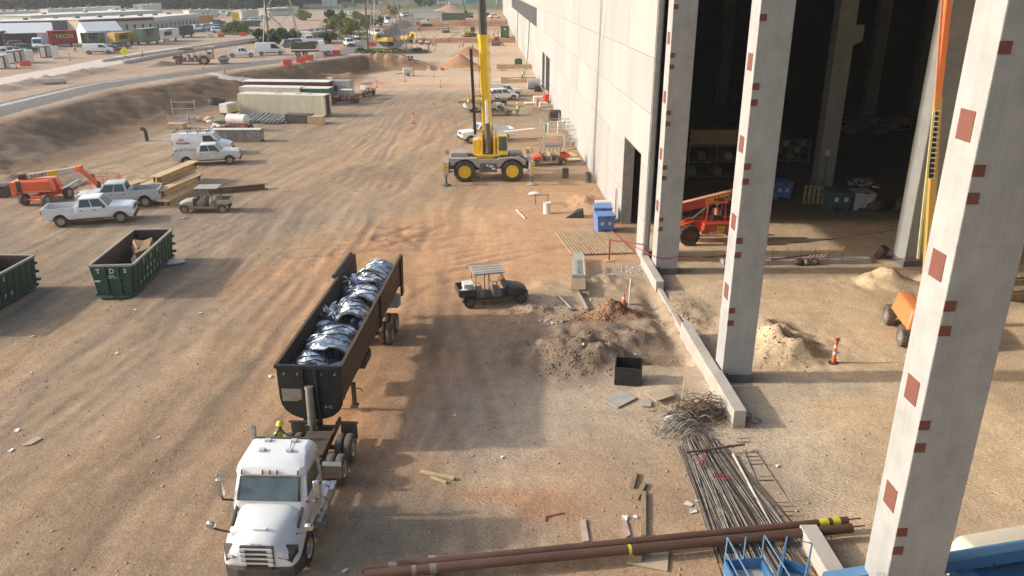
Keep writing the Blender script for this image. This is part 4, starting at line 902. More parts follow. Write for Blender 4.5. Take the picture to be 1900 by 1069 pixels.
    m.v = [(x, -y, z) for x, y, z in m.v]; m.build('exhaust_stack', M_chr, t, 50)
    for s in (1, -1): MB().box((1.0, s*.42, .85), (6.2, .09, .26)).build('frame_rail', M_chs, t)
    m = MB()
    for x in (-1.5, .0, 1.4, 2.6): MB().box((x, 0, .83), (.14, .76, .2)).build('cross_member', M_chs, t)
    MB().cyl((1.7, -.3, 1.15), (1.2, -.3, 1.15), .12).build('air_tank', M_chs, t, 40)
    MB().tube([(2.7, .2, 1.6), (2.1, .3, 1.35), (1.0, .1, 1.2)], .02).tube([(2.7, -.1, 1.6), (1.9, -.2, 1.3), (.9, -.1, 1.25)], .02).tube([(2.7, .05, 1.5), (1.6, .25, 1.15), (.8, .15, 1.25)], .018).build('air_hose', mat('hose_red', (.2, .05, .04), .6), t, 60)
    MB().prism([(-.6, .98), (.6, .98), (.75, 1.08), (-.85, 1.08)], 'y', -.48, .48).build('fifth_wheel', M_chs, t)
    for s in (1, -1):
        wheel(t, (4.98, s*1.03, .52), .52, .30, M_alu, 0, M_tyre, 26)
        for x in (.72, -.66):
            for y in (.78, 1.12): wheel(t, (x, s*y, .52), .52, .28, M_alu, 0, M_tyre2, 24)
        fl = MB().prism([(1.3+.0, .5), (1.32, 1.0), (1.22, 1.12), (1.16, 1.10), (1.26, .98), (1.25, .5)], 'y', s*.62, s*1.28).build('fender_panel', M_steel, t)
        MB().box((1.3, s*.95, 1.0), (.05, .75, .04)).build('fender_bar', M_steel, fl)
        MB().box((-1.35, s*.95, .85), (.03, .62, .75)).build('mud_flap', M_blk, t)
        MB().box((-1.30, s*.9, 1.2), (.06, .85, .05)).build('flap_bar', M_chs, t)
    for x in (5.1, .72, -.66): MB().cyl((x, -1, .52), (x, 1, .52), .09).build('axle', M_chs, t)
    for ch in t.children_recursive:   # short set-back nose
        if ch.type == 'MESH' and ch.name.split('.')[0] in ('hood', 'hood_vent', 'side_vent', 'grille', 'grille_slat', 'badge', 'lower_mesh', 'headlight_housing', 'headlight', 'bumper', 'number_plate', 'hood_mirror', 'hood_mirror_arm'):
            for v in ch.data.vertices:
                if v.co.x > 4.75: v.co.x = 4.75+(v.co.x-4.75)*.84
    return t
tractor()
# ---------------------------------------------------------------- dump trailer, open at the top and rear
M_tub = mat('tub_rust_brown', (.10, .062, .045), .7, .25, .3, 1.2, dust=.35, dustcol=(.15, .10, .07), streak=(.6, 1, 2)); M_tubk = mat('tub_black', (.018, .018, .018), .55, .2, .3, 2, dust=.22, dustcol=(.12, .11, .10)); M_tubi = mat('tub_inside', (.055, .04, .033), .75, .2, .35, 1.5, dust=.3, dustcol=(.13, .09, .06))
TL = 12.93
tdir = Vector((-6.58+5.58, 26.7-39.6, 0)).normalized(); T_RZ = math.atan2(tdir.y, tdir.x)
def trailer():
    t = thing('dump_trailer', 'long dark brown open top dump trailer loaded with silver metal ducts', 'trailer', (-5.58, 39.6, 0), T_RZ)
    zt = 3.45; zb = 1.62; h = 1.22
    def sec(ht, zb_, th=0):
        p = [(h-th, zt)]
        p += [(h-th-.02, 2.1)]
        for a in np.linspace(0, math.pi/2, 6)[1:]: p.append(((h-th-.02)*math.cos(a)**.8, 2.1-(2.1-zb_-th)*math.sin(a)))
        return p+[(-y, z) for y, z in reversed(p[:-1])]
    def shell(nm, m, th, x0, x1):
        o = sec(0, zb, 0 if th == 0 else th); mb = MB(); n = 10
        mb.loft([[(x, y, z) for y, z in o] for x in np.linspace(x0, x1, n)], cap=False, closed=False); return mb.build(nm, m, t, 40)
    # two side walls and floor as one outer shell plus an inner one
    shell('tub_shell', M_tub, 0, .0, TL-.05); shell('tub_lining', M_tubi, .06, .0, TL-.12)
    mb = MB()
    for s in (1, -1): mb.bar((0, s*(h+.0), zt), (TL, s*(h+.0), zt), .12, .10)
    mb.build('top_rail', M_tub, t, None, .01)
    f = MB().prism([(y, z) for y, z in sec(0, 1.2)], 'x', TL-.06, TL).build('front_wall', M_tubk, t)
    MB().box((TL+.02, 0, zt-.02), (.14, 2*h+.1, .14)).build('front_rail', M_tubk, t, None, .01)
    for s in (1, -1): MB().bar((TL+.05, s*.30, 1.0), (TL+.05, s*.24, zt-.1), .10, .16).build('front_rib', M_tubk, f)
    cy = MB().cyl((TL+.20, 0, .85), (TL+.16, 0, 2.6), .17, .15, 18).cyl((TL+.16, 0, 2.6), (TL+.15, 0, 2.7), .17, .17, 18).build('hoist_cylinder', M_steel, t, 50)
    MB().box((TL+.2, 0, 1.0), (.3, .5, .25)).build('hoist_mount', M_chs, cy)
    MB().add([(TL+.012, -1.1, 2.5), (TL+.012, -.35, 2.5), (TL+.012, -.28, 2.37), (TL+.012, -.3, 2.1), (TL+.012, -.55, 1.98), (TL+.012, -1.1, 1.98)], [(0, 1, 2, 3, 4, 5)]).build('torn_panel', M_steel, f)
    MB().text('S-12', .16, Matrix.Translation((TL+.012, .62, 1.75)) @ Euler((math.pi/2, 0, math.pi/2)).to_matrix().to_4x4(), .002).build('stencil', M_tape, f)
    for y in (-.95, -.45, .45, .95): MB().tube([(TL+.06, y, zt-.35), (TL+.10, y+.08, zt-.22)], .018).build('tie_hook', M_steel, f)
    for x in (TL*.45, .35, .05):
        for s in (1, -1):
            pts = [(x, s*(y+.04), z) for y, z in sec(0, zb)[:6]]; MB().tube(pts, .06, 6).build('side_rib', M_tubk, t)
    # tarp roller on the far left rim near the rear
    MB().cyl((.2, -h-.16, zt+.08), (3.6, -h-.16, zt+.08), .11, n=12).build('tarp_roller', M_blk, t, 50)
    MB().box((.28, h+.02, 2.4), (.5, .1, 2.1)).build('rear_post', M_tubk, t); MB().box((.28, -h-.02, 2.4), (.5, .1, 2.1)).build('rear_post', M_tubk, t)
    # bogie
    for x in (2.15, 3.45):
        MB().cyl((x, -1, .52), (x, 1, .52), .09).build('axle', M_chs, t)
        for s in (1, -1):
            for y in (.80, 1.13): wheel(t, (x, s*y, .52), .52, .28, M_rim, 0, M_tyre2, 24)
    MB().box((2.8, 0, .8), (2.4, 1.1, .16)).build('bogie_frame', M_chs, t)
    for s in (1, -1):
        MB().hexa([(1.2, s*.75, 1.15), (1.2, s*1.3, 1.15), (2.0, s*1.3, 1.28), (2.0, s*.75, 1.28), (1.2, s*.75, 1.9), (1.2, s*1.34, 1.75), (1.45, s*1.34, 1.75), (1.45, s*.75, 1.9)]).build('fender', mat('pale_fender', (.42, .40, .37), .7, 0, .2, 3, dust=.3), t)
        lg = MB().box((TL-2.9, s*.85, .75), (.16, .16, 1.0)).box((TL-2.9, s*.85, .2), (.34, .3, .06)).tube([(TL-2.9, s*.85, 1.0), (TL-2.9, s*1.15, 1.0), (TL-2.9, s*1.2, .85)], .025).build('landing_leg', M_chs, t)
        MB().box((TL-4.6, s*.98, 1.55), (1.3, .3, .35)).build('tool_box', M_chs, t)
    return t
trl = trailer()
# the load: crumpled silver duct sections lying in the tub
M_foil = mat('crumpled_foil', (.72, .74, .77), .28, .85, .3, 5., bump=1., bscale=9., dust=.15, dustcol=(.12, .12, .13)); M_foild = mat('dark_foil', (.36, .40, .45), .4, .7, .5, 6., bump=.9, bscale=8.)
M_foilr = mat('dark_band', (.06, .065, .075), .5, .4, .3, 4)
def duct(rad, ln, seed, mm):
    rs = random.Random(seed); mb = MB(); n = 26; k = 16; rings = []
    for i in range(k+1):
        x = ln*(i/k-.5); rib = .035*(1 if i % 4 in (0,) else 0); ring = []
        for j in range(n):
            a = 6.28318*j/n; cr = 1+.10*math.sin(a*2+seed)+.06*math.sin(a*5+i*.8+seed)+rs.uniform(-.055, .055)
            ring.append((x+rs.uniform(-.02, .02), (rad+rib)*cr*math.cos(a), (rad*.88+rib)*cr*math.sin(a)))
        rings.append(ring)
    mb.loft(rings, cap=False)
    rr = [[(x*.96, y*.93, z*.93) for x, y, z in r] for r in rings]; mb.loft(rr, cap=False)
    for e in (0, k): mb.loft([rings[e], rr[e]], cap=False)
    mb.cur = 1
    for e in (0, 5, 11, k): mb.tube([(x, y*1.05, z*1.05) for x, y, z in rings[e]]+[tuple(np.array(rings[e][0])*np.array((1, 1.05, 1.05)))], .028, 4)
    return mb
rdir = Vector((math.cos(T_RZ), math.sin(T_RZ), 0)); side = Vector((-rdir.y, rdir.x, 0)); org = Vector((-5.58, 39.6, 0))
ld = [(8.9, .62, 2.6, .5, 1.0, 1.3), (3.2, -.65, 2.5, .5, 1.0, 1.1), (6.6, .75, 2.45, .42, .9, 1.0), (1.9, -.5, 2.45, .55, 1.0, .6), (4.4, .7, 2.45, .45, 1.1, .2), (11.9, -.35, 2.75, .66, 1.0, .25), (11.4, .55, 2.45, .55, .9, 1.2), (10.4, .10, 2.80, .80, 1.3, .15), (9.2, .28, 2.75, .75, 1.0, .3), (8.2, -.4, 2.55, .62, 1.1, .6), (7.3, .35, 2.85, .74, 1.2, .1), (6.2, -.05, 2.7, .70, 1.1, .35), (5.0, .25, 2.8, .76, 1.2, -.1), (3.8, -.1, 2.65, .70, 1.1, .3), (2.7, .25, 2.75, .72, 1.2, .05), (1.4, .35, 2.8, .74, 1.3, -.1), (9.0, -.75, 2.3, .42, .8, 1.0), (5.4, -.7, 2.35, .45, .9, .8)]
wh = ['lying crosswise against the right trailer side near the front', 'lying crosswise on the left near the rear', 'small, against the right trailer side at mid length', 'lying left at the rear third', 'small, against the right trailer side near the rear', 'at the front of the trailer load', 'lying crosswise behind the first one', 'third from the trailer front wall', 'fourth in the row, ribs facing forward', 'dented, fifth in the row', 'broad and shiny, sixth in the row', 'seventh in the row', 'eighth in the row', 'ninth in the row', 'tenth in the row', 'at the open rear of the trailer load', 'small, wedged against the left trailer side near the front wall', 'small, wedged against the left trailer side at mid length']
for i, (d, s_, z, rad, ln, ro) in enumerate(ld):
    z -= .27
    p = org+rdir*d+side*s_; mbd = duct(rad*1.1, ln*1.12, i+1, None); co_, si_ = math.cos(ro), math.sin(ro); nv = []
    for (x, y, zz) in mbd.v:   # keep the pieces inside the tub
        a, b_ = x*co_-y*si_, x*si_+y*co_; zw = z+.1+zz; b_ = max(-1.12-s_, min(1.12-s_, b_)) if zw > 2.1 else max(-.85-s_, min(.85-s_, b_)); zz = max(zz, 1.6-z); nv.append((a*co_+b_*si_, -a*si_+b_*co_, zz))
    mbd.v = nv
    one('metal_duct', mbd, [M_foil, M_foilr] if i % 4 != 3 else [M_foild, M_foil], 'crumpled silver metal duct section '+wh[i], 'metal duct', (p.x, p.y, z+.1), T_RZ+ro, 'crumpled silver duct sections in the trailer', smooth=18)
cs = MB(); nxs, nys = 90, 16; rs = random.Random(9); vv = []
for i in range(nxs+1):
    for j in range(nys+1):
        xx = .5+11.9*i/nxs; yy = -1.1+2.2*j/nys; zz = 1.8+.55*float(fbm(np.array([xx]), np.array([yy]), .8, 4, 91)[0])+.28*math.sin(xx*2.3+yy)+rs.uniform(-.06, .06); vv.append((xx, yy, min(zz, 2.6)))
cs.add(vv, [(i*(nys+1)+j, (i+1)*(nys+1)+j, (i+1)*(nys+1)+j+1, i*(nys+1)+j+1) for i in range(nxs) for j in range(nys)])
o_ = cs.build('crumpled_sheets', M_foild, None, 30, merge=False); o_.location = org; o_.rotation_euler = (0, 0, T_RZ); tag(o_, 'crumpled silver sheet metal filling the trailer bed under the ducts', kind='stuff')
# torn strips of sheet metal among the ducts
def strips(n, c, lab):
    mb = MB(); rs = random.Random(n*7)
    for i in range(n):
        p = Vector((rs.gauss(0, .35), rs.gauss(0, .22), rs.uniform(-.3, .3))); pts = []; d = Vector((rs.uniform(-1, 1), rs.uniform(-1, 1), rs.uniform(0, 1.4))).normalized()
        wv = Vector((rs.uniform(-1, 1), rs.uniform(-1, 1), 0)).normalized()*rs.uniform(.03, .08)
        for k in range(7): pts.append(p.copy()); d = (d+Vector((rs.uniform(-.6, .6), rs.uniform(-.6, .6), rs.uniform(-.7, .5)))).normalized(); p += d*rs.uniform(.07, .13)
        v = []
        for q in pts: v += [q-wv, q+wv]
        mb.add(v, [(2*k, 2*k+1, 2*k+3, 2*k+2) for k in range(6)])
    p = org+rdir*c[0]+side*c[1]
    return one('sheet_metal_scrap', mb, M_foil, lab, 'scrap metal', (p.x, p.y, c[2]), T_RZ, smooth=60, merge=False)
strips(40, (6.9, -.72, 2.8), 'curled strips of torn silver sheet metal sticking up at mid trailer'); strips(26, (3.0, -.55, 2.8), 'curled silver strips near the open rear of the trailer'); strips(20, (9.6, -.6, 2.6), 'torn silver strips by the front ducts of the load'); strips(14, (4.4, .1, 2.95), 'twisted silver strips between the eighth and ninth ducts')
place('driver', lambda: person('reach', M_vest, M_hat_y), (*G(520, 862, 0)[:2], .0), R(-10), 'worker in yellow vest and yellow hard hat standing behind the white cab')
# ---------------------------------------------------------------- rough terrain crane: carrier along x, upper works facing the camera
def crane():
    t = thing('mobile_crane', 'yellow rough terrain crane with its boom raised and outriggers down', 'crane', (.4, 71.6, 0), R(1))
    MG = mat('crane_grey', (.30, .285, .27), .6, 0, .15, 2, dust=.4); MD = mat('crane_dark', (.055, .06, .058), .6, 0, .2, 2, dust=.35); MY = paint('crane_yellow', (.80, .52, .02), .12)
    for (x, s) in ((-2.12, -1), (2.12, -1), (-2.12, 1), (2.12, 1)): wheel(t, (x, s*1.25, .93), .93, .72, MY, 22, M_tyre, 30)
    ch = MB().box((0, 0, 1.35), (7.1, 1.5, .7)).build('chassis', MD, t, None, .04)
    fen = [(-3.35, 1.55), (-3.35, 2.12), (-1.0, 2.12), (-.7, 1.98), (.75, 1.98), (1.05, 2.16), (2.75, 2.16), (3.35, 1.75), (3.35, 1.45), (3.2, 1.45)]
    fen += [(2.12+1.12*math.cos(a), .93+1.12*math.sin(a)) for a in np.linspace(.5, 2.64, 7)]+[(1.0, 1.3), (-1.0, 1.3)]+[(-2.12+1.12*math.cos(a), .93+1.12*math.sin(a)) for a in np.linspace(.5, 2.64, 7)]
    for s in (1, -1): MB().prism(fen, 'y', s*.7, s*1.52).build('fender_deck', MG, t, None, .03)
    bx = MB().box((0, -1.42, 1.28), (1.5, .3, .8)).build('engine_box', MD, t, None, .02)
    for (x, z, wd) in ((.25, 1.42, .32), (.45, 1.2, .3), (-.1, 1.5, .2)): MB().box((x, -1.575, z), (wd, .01, .16)).build('decal', M_tape, bx)
    MB().box((-1.05, -1.45, 1.1), (.5, .3, .06)).box((-1.05, -1.45, .75), (.5, .3, .06)).box((-1.05, -1.45, .42), (.5, .3, .06)).box((-1.29, -1.5, .8), (.04, .1, 1.0)).box((-.81, -1.5, .8), (.04, .1, 1.0)).build('ladder', MD, t)
    MB().box((-2.6, .2, 2.3), (1.5, 1.8, .34)).build('engine_hood', MG, t, None, .06)
    MB().box((2.5, .3, 2.25), (1.2, 1.4, .2)).build('deck_plate', MG, t)
    # outriggers
    for (x, sg) in ((-3.75, -1), (3.8, 1)):
        ou = MB().box((x, 0, 1.45), (.42, 5.4, .42)).build('outrigger_beam', MG, t)
        for s in (-1, 1):
            jk = MB().box((x, s*2.75, 1.45), (.36, .36, 1.3)).build('jack_housing', MG, t); st = MB()
            for k in range(5): st.hexa([(x-.185, s*2.75-.19*1, 1.0+.22*k), (x+.185, s*2.75-.19, 1.1+.22*k), (x+.185, s*2.75-.185, 1.1+.22*k), (x-.185, s*2.75-.185, 1.0+.22*k), (x-.185, s*2.75-.19, 1.1+.22*k), (x+.185, s*2.75-.19, 1.2+.22*k), (x+.185, s*2.75-.185, 1.2+.22*k), (x-.185, s*2.75-.185, 1.1+.22*k)])
            st.build('hazard_stripe', MY, jk)
            MB().cyl((x, s*2.75, .8), (x, s*2.75, .1), .09, n=12).build('jack_ram', MD, t, 50)
            MB().lathe([(.12, .2), (.2, .14), (.44, .06), (.46, 0), (.001, 0)], (x, s*2.75, .02), n=18).build('outrigger_pad', MD if sg < 0 else MG, t, 40)
    # superstructure
    MB().cyl((.1, 0, 1.95), (.1, 0, 2.22), 1.0, n=28).build('turntable', MY, t, 40)
    up = MB(); up.box((-.55, .1, 3.0), (.16, 2.4, 1.6)); up.box((.55, .1, 3.0), (.16, 2.4, 1.6)); up.box((0, 1.3, 2.9), (1.9, .5, 1.2)); up.box((0, .1, 2.3), (2.2, 2.6, .14)); up.build('turret', MY, t, None, .03)
    [MB().prism([(-.9, 2.3), (1.2, 2.3), (.9, 3.6), (.3, 4.3), (-.1, 4.3)], 'x', s*.62, s*.78).build('boom_cheek', MY, t) for s in (-1, 1)]
    MB().box((-1.1, -.2, 2.95), (.5, 1.3, 1.35)).build('tank_box', MY, t, None, .03)
    cb = MB().hexa([(.82, -1.3, 2.35), (1.75, -1.3, 2.35), (1.75, .3, 2.35), (.82, .3, 2.35), (.85, -1.15, 4.05), (1.72, -1.15, 4.05), (1.72, .2, 4.05), (.85, .2, 4.05)]).build('operator_cab', MY, t, None, .04)
    MB().quad([(.93, -1.305, 2.75), (1.65, -1.305, 2.75), (1.63, -1.185, 3.95), (.95, -1.185, 3.95)], .012).build('front_window', glassmat('cab_glass', (.06, .085, .10), .08), cb)
    MB().quad([(1.755, -1.1, 2.9), (1.755, .15, 2.9), (1.728, .08, 3.9), (1.728, -1.02, 3.9)], .012).build('side_window', M_glass, cb)
    # boom, nearly upright and leaning a little to the camera
    d = Vector((-.035, -.085, 1)).normalized(); b0 = Vector((0, .65, 3.6)); sx = Vector((1, 0, 0)); sx = (sx-d*sx.dot(d)).normalized(); sy = d.cross(sx)
    def sect(nm, m, a, b, w_, h_, par=t, bev=.05):
        mb = MB(); rr = []
        for q in (a, b):
            c = b0+d*q; rr.append([c+sx*w_/2*i+sy*h_/2*j for i, j in ((-1, -.55), (-.55, -1), (.55, -1), (1, -.55), (1, .8), (.8, 1), (-.8, 1), (-1, .8))])
        return mb.loft(rr).build(nm, m, par)
    bm = sect('boom_base_section', MY, -1.4, 8.9, .86, 1.05)
    sect('boom_collar', MY, 8.5, 9.0, .98, 1.18); M_boomi = mat('boom_inner', (.075, .08, .072), .55, .2, .15, 2)
    sect('boom_inner_section', M_boomi, 8.8, 17.5, .70, .85); sect('boom_tip_section', M_boomi, 17.4, 24, .58, .7)
    for q in (1.2, 3.3, 5.4, 7.2): sect('boom_band', MY, q, q+.16, .90, 1.09)
    for s in (-1, 1):
        for q in (6.0, 7.4, 8.2): c = b0+d*q+sx*s*.47-sy*.2; MB().box(c, (.1, .16, .26)).build('boom_bracket', MY, bm)
    c0 = Vector((0, -1.0, 2.5)); c1 = b0+d*3.6-sy*.62 if (b0+d*3.6-sy*.62).y < (b0+d*3.6+sy*.62).y else b0+d*3.6+sy*.62
    cyl = MB().cyl(c0, c0.lerp(c1, .55), .24, n=18).build('lift_cylinder', MD, t, 50)
    MB().cyl(c0.lerp(c1, .5), c1, .15, n=16).build('lift_rod', M_chr, cyl, 50)
    MB().box(c1, (.5, .3, .3)).build('rod_end', MY, cyl)
    # stowed jib hanging beside the boom
    j0 = Vector((-1.12, .1, 4.0)); jb = MB().bar(j0+d*0, j0+d*7.4, .26, .4, up=(0, 1, 0)).build('stowed_jib', mat('jib_dark', (.055, .04, .03), .6, .2, .3, 2), t)
    for q in (0, 3.1, 5.6): MB().bar(j0+d*(q+.3), b0+d*(q+.7), .14, .18).build('jib_bracket', MY, jb)
    MB().bar(j0+d*3.0-Vector((.5, 0, 0)), b0+d*3.0, .2, .34).build('jib_arm', MY, jb)
    for s in (-1, 1): MB().tube([b0+d*9+sx*s*.5-sy*.6, b0+d*-.5+sx*s*.5-sy*.6], .012, 4).build('hoist_rope', M_blk, t)
    MB().cyl((-.45, 1.35, 3.7), (.45, 1.35, 3.7), .35, n=20).build('winch_drum', MD, t, 40)
    return t
crane()
# ---------------------------------------------------------------- left side of the yard
def two(uv0, uv1, z=0):   # midpoint and heading from two ground pixels (rear, front)
    a = Vector((*G(*uv0, z), 0)); b = Vector((*G(*uv1, z), 0)); d = (b-a).normalized(); return (a+b)/2, d, math.atan2(d.y, d.x), (b-a).length
def park(key, make, rear, front, label, W=1.98, far=1, group=None, z=None, dh=0):
    m, d, rz, ln = two(rear, front); n = Vector((-d.y, d.x, 0))
    if n.y < 0: n = -n
    c = m+n*far*(W/2-.13); return place(key, make, (c.x, c.y, hz(c.x, c.y) if z is None else z), rz+R(dh), label, group)
park('crew_white', lambda: car('pickup', PW), (112, 422), (224, 414), 'clean white crew cab pickup parked nearest the green roll-off bins')
x, y = G(212, 388); place('crew_silver', lambda: car('pickup', PSIL), (x+.2, y+1.0, 0), R(193), 'silver pickup with dark empty bed facing away beside the timber-coloured beams')
park('ram', lambda: car('pickup', PWD), (343, 309), (428, 305), 'dusty white crew cab pickup parked in front of the lettered van')
x, y = G(374, 288); v = place('van_rack', lambda: van(PW, 2.2, 'long', True), (x, y+1.0, 0), R(8), 'white lettered cargo van with a black roof rack')
M_lblue = mat('letter_blue', (.05, .08, .22), .6); M_lred = mat('letter_red', (.65, .22, .14), .6)
side_m = Matrix.Translation((-1.75, -.985, 1.28)) @ Euler((math.pi/2-.06, 0, 0)).to_matrix().to_4x4()
MB().text('Foundtec', .36, side_m, .004, True).build('lettering', M_lblue, v)
fm = MB()
for dx, hgt in ((-.22, .25), (-.1, .38), (.04, .46), (.18, .34), (.28, .22)): fm.quad([(-2.0+dx-.07, -.975, 1.5), (-2.0+dx+.07, -.975, 1.5), (-2.0+dx+.04, -.965, 1.5+hgt), ], .006)
fm.build('flame_emblem', M_lred, v)
rm = MB()
for k in range(9): rs = random.Random(k); rm.box((-2.6+.25*k, rs.uniform(-.6, .6), 1.15+rs.uniform(0, .15)), (rs.uniform(.2, .6), rs.uniform(.15, .4), rs.uniform(.1, .3)), (rs.uniform(-.3, .3), rs.uniform(-.3, .3), rs.uniform(0, 3)))
m_, d_, rz_, _ = two((343, 309), (428, 305)); cc = m_+Vector((-d_.y, d_.x, 0))*.86
one('tool_bundle', rm, mat('canvas_grey', (.3, .28, .25), .9, 0, .3), 'grey bundles and tools heaped in the dusty white pickup bed', 'tools', (cc.x, cc.y, 0), rz_, merge=False)['kind'] = 'stuff'
x, y = G(380, 396); place('utv_tan', lambda: utv(PTAN, mat('roof_grey', (.42, .42, .40), .6, 0, .1, 2, dust=.3), 2, dusty=True), (x, y+.7, 0), R(181), 'dusty tan four seat utility vehicle standing in front of the long brown beam')
# steel beams
M_bm = mat('beam_ochre', (.58, .42, .22), .75, .1, .22, .8, dust=.3, dustcol=(.45, .33, .2), streak=(.4, 2, 2)); M_bmd = mat('beam_brown', (.20, .115, .055), .8, .1, .25, 1, dust=.3)
def beam(p0, p1, z0, hgt, wd, label, m=None, legs=None):
    a = Vector((*G(*p0, z0+hgt), z0)); b = Vector((*G(*p1, z0+hgt), z0)); d = b-a; L = d.length; rz = math.atan2(d.y, d.x); m = m or M_bm
    t = thing('steel_beam', label, 'steel beam', (a.x, a.y, a.z), rz, 'ochre steel beams stacked in the yard')
    MB().box((L/2, 0, hgt-.03), (L, wd, .06)).build('top_flange', m, t); MB().box((L/2, 0, .03), (L, wd, .06)).build('bottom_flange', m, t); MB().box((L/2, 0, hgt/2), (L-.5, .05, hgt-.12)).build('web', m, t)
    if legs:
        for x in (.35, L-.35):
            for s in (-1, 1): MB().box((x, s*wd*.27, hgt/2), (.14, .10, hgt-.12)).build('end_stiffener', legs, t)
    return t
LB = mat('stiffener_blue', (.06, .10, .22), .6); LD = mat('stiffener_dark', (.10, .07, .05), .8)
beam((286, 328), (360, 298), 1.15, .62, .95, 'topmost ochre beam of the stack beside the dusty white pickup', legs=LD)
beam((296, 340), (364, 309), .50, .62, 1.0, 'wide ochre beam directly under the topmost one')
beam((292, 354), (368, 322), .55, .62, .85, 'ochre beam with blue end stiffeners at the near side of the stack', legs=LB)
beam((302, 373), (362, 342), .0, .55, .9, 'lowest ochre beam of the stack, nearest the utility vehicle', legs=LD)
beam((222, 346), (262, 333), .0, .5, 1.1, 'pale ochre beam lying behind the silver pickup, left one')
beam((246, 352), (292, 334), .0, .6, 1.0, 'pale ochre beam lying behind the silver pickup, right one')
beam((380, 350), (496, 340), .0, .5, .35, 'long brown beam lying alone behind the tan utility vehicle', M_bmd)
# timber bearers
for i, (u, v) in enumerate(((300, 352), (352, 322))):
    x, y = G(u, v, .3); one('timber_bearer', MB().box((0, 0, .22), (.25, 2.6, .45)), M_bmd, ('near' if i == 0 else 'far')+' timber bearer under the ochre beam stack', 'timber', (x, y, 0), R(10))
# orange boom lift on the left
M_jo = paint('lift_orange', (.78, .12, .018), .12, .4); M_joc = mat('boom_cream', (.62, .55, .42), .6, 0, .1, 2, dust=.3)
def lift_base(t, m, L=2.6, W=2.0, r=.46, cw=M_blk):
    MB().box((0, 0, .62), (L*.95, W*.42, .34)).build('chassis', m, t, None, .03)
    MB().prism([(L*.2, .5), (L*.62, .5), (L*.62, .72), (L*.35, .95), (L*.2, .95)], 'y', -.45, .45).build('chassis_nose', m, t, None, .03)
    for (x, s) in ((L/2, 1), (L/2, -1), (-L/2, 1), (-L/2, -1)): wheel(t, (x, s*W/2, r), r, .36, M_rim, 0, M_tyre2, 22); MB().cyl((x, 0, r), (x, s*(W/2-.1), r), .1).build('axle', m, t)
    MB().cyl((0, 0, .78), (0, 0, .95), .5, n=20).build('turntable', M_blk, t, 40)
def basket(t, m, o, rot=0, W=1.8, D=.9, Hh_=1.05):
    Mx = Matrix.Translation(o) @ Euler((0, 0, rot)).to_matrix().to_4x4(); P_ = lambda x, y, z: Mx @ Vector((x, y, z))
    f = MB(); f.hexa([P_(-D/2, -W/2, 0), P_(D/2, -W/2, 0), P_(D/2, W/2, 0), P_(-D/2, W/2, 0), P_(-D/2, -W/2, .07), P_(D/2, -W/2, .07), P_(D/2, W/2, .07), P_(-D/2, W/2, .07)])
    b = f.build('platform_floor', m, t); r = MB()
    for z in (.5, Hh_): r.tube([P_(-D/2, -W/2, z), P_(D/2, -W/2, z), P_(D/2, W/2, z), P_(-D/2, W/2, z), P_(-D/2, -W/2, z)], .022, 6)
    for x, y in ((-D/2, -W/2), (D/2, -W/2), (D/2, W/2), (-D/2, W/2), (0, -W/2), (0, W/2), (-D/2, 0), (D/2, 0), (D/2, W/4), (D/2, -W/4)): r.tube([P_(x, y, .05), P_(x, y, Hh_)], .022, 6)
    r.build('guard_rail', m, t, 60); MB().hexa([P_(-D/2-.02, -.3, .6), P_(-D/2+.25, -.3, .6), P_(-D/2+.25, .3, .6), P_(-D/2-.02, .3, .6), P_(-D/2-.02, -.3, 1.15), P_(-D/2+.2, -.3, 1.05), P_(-D/2+.2, .3, 1.05), P_(-D/2-.02, .3, 1.15)]).build('control_box', M_blk, t)
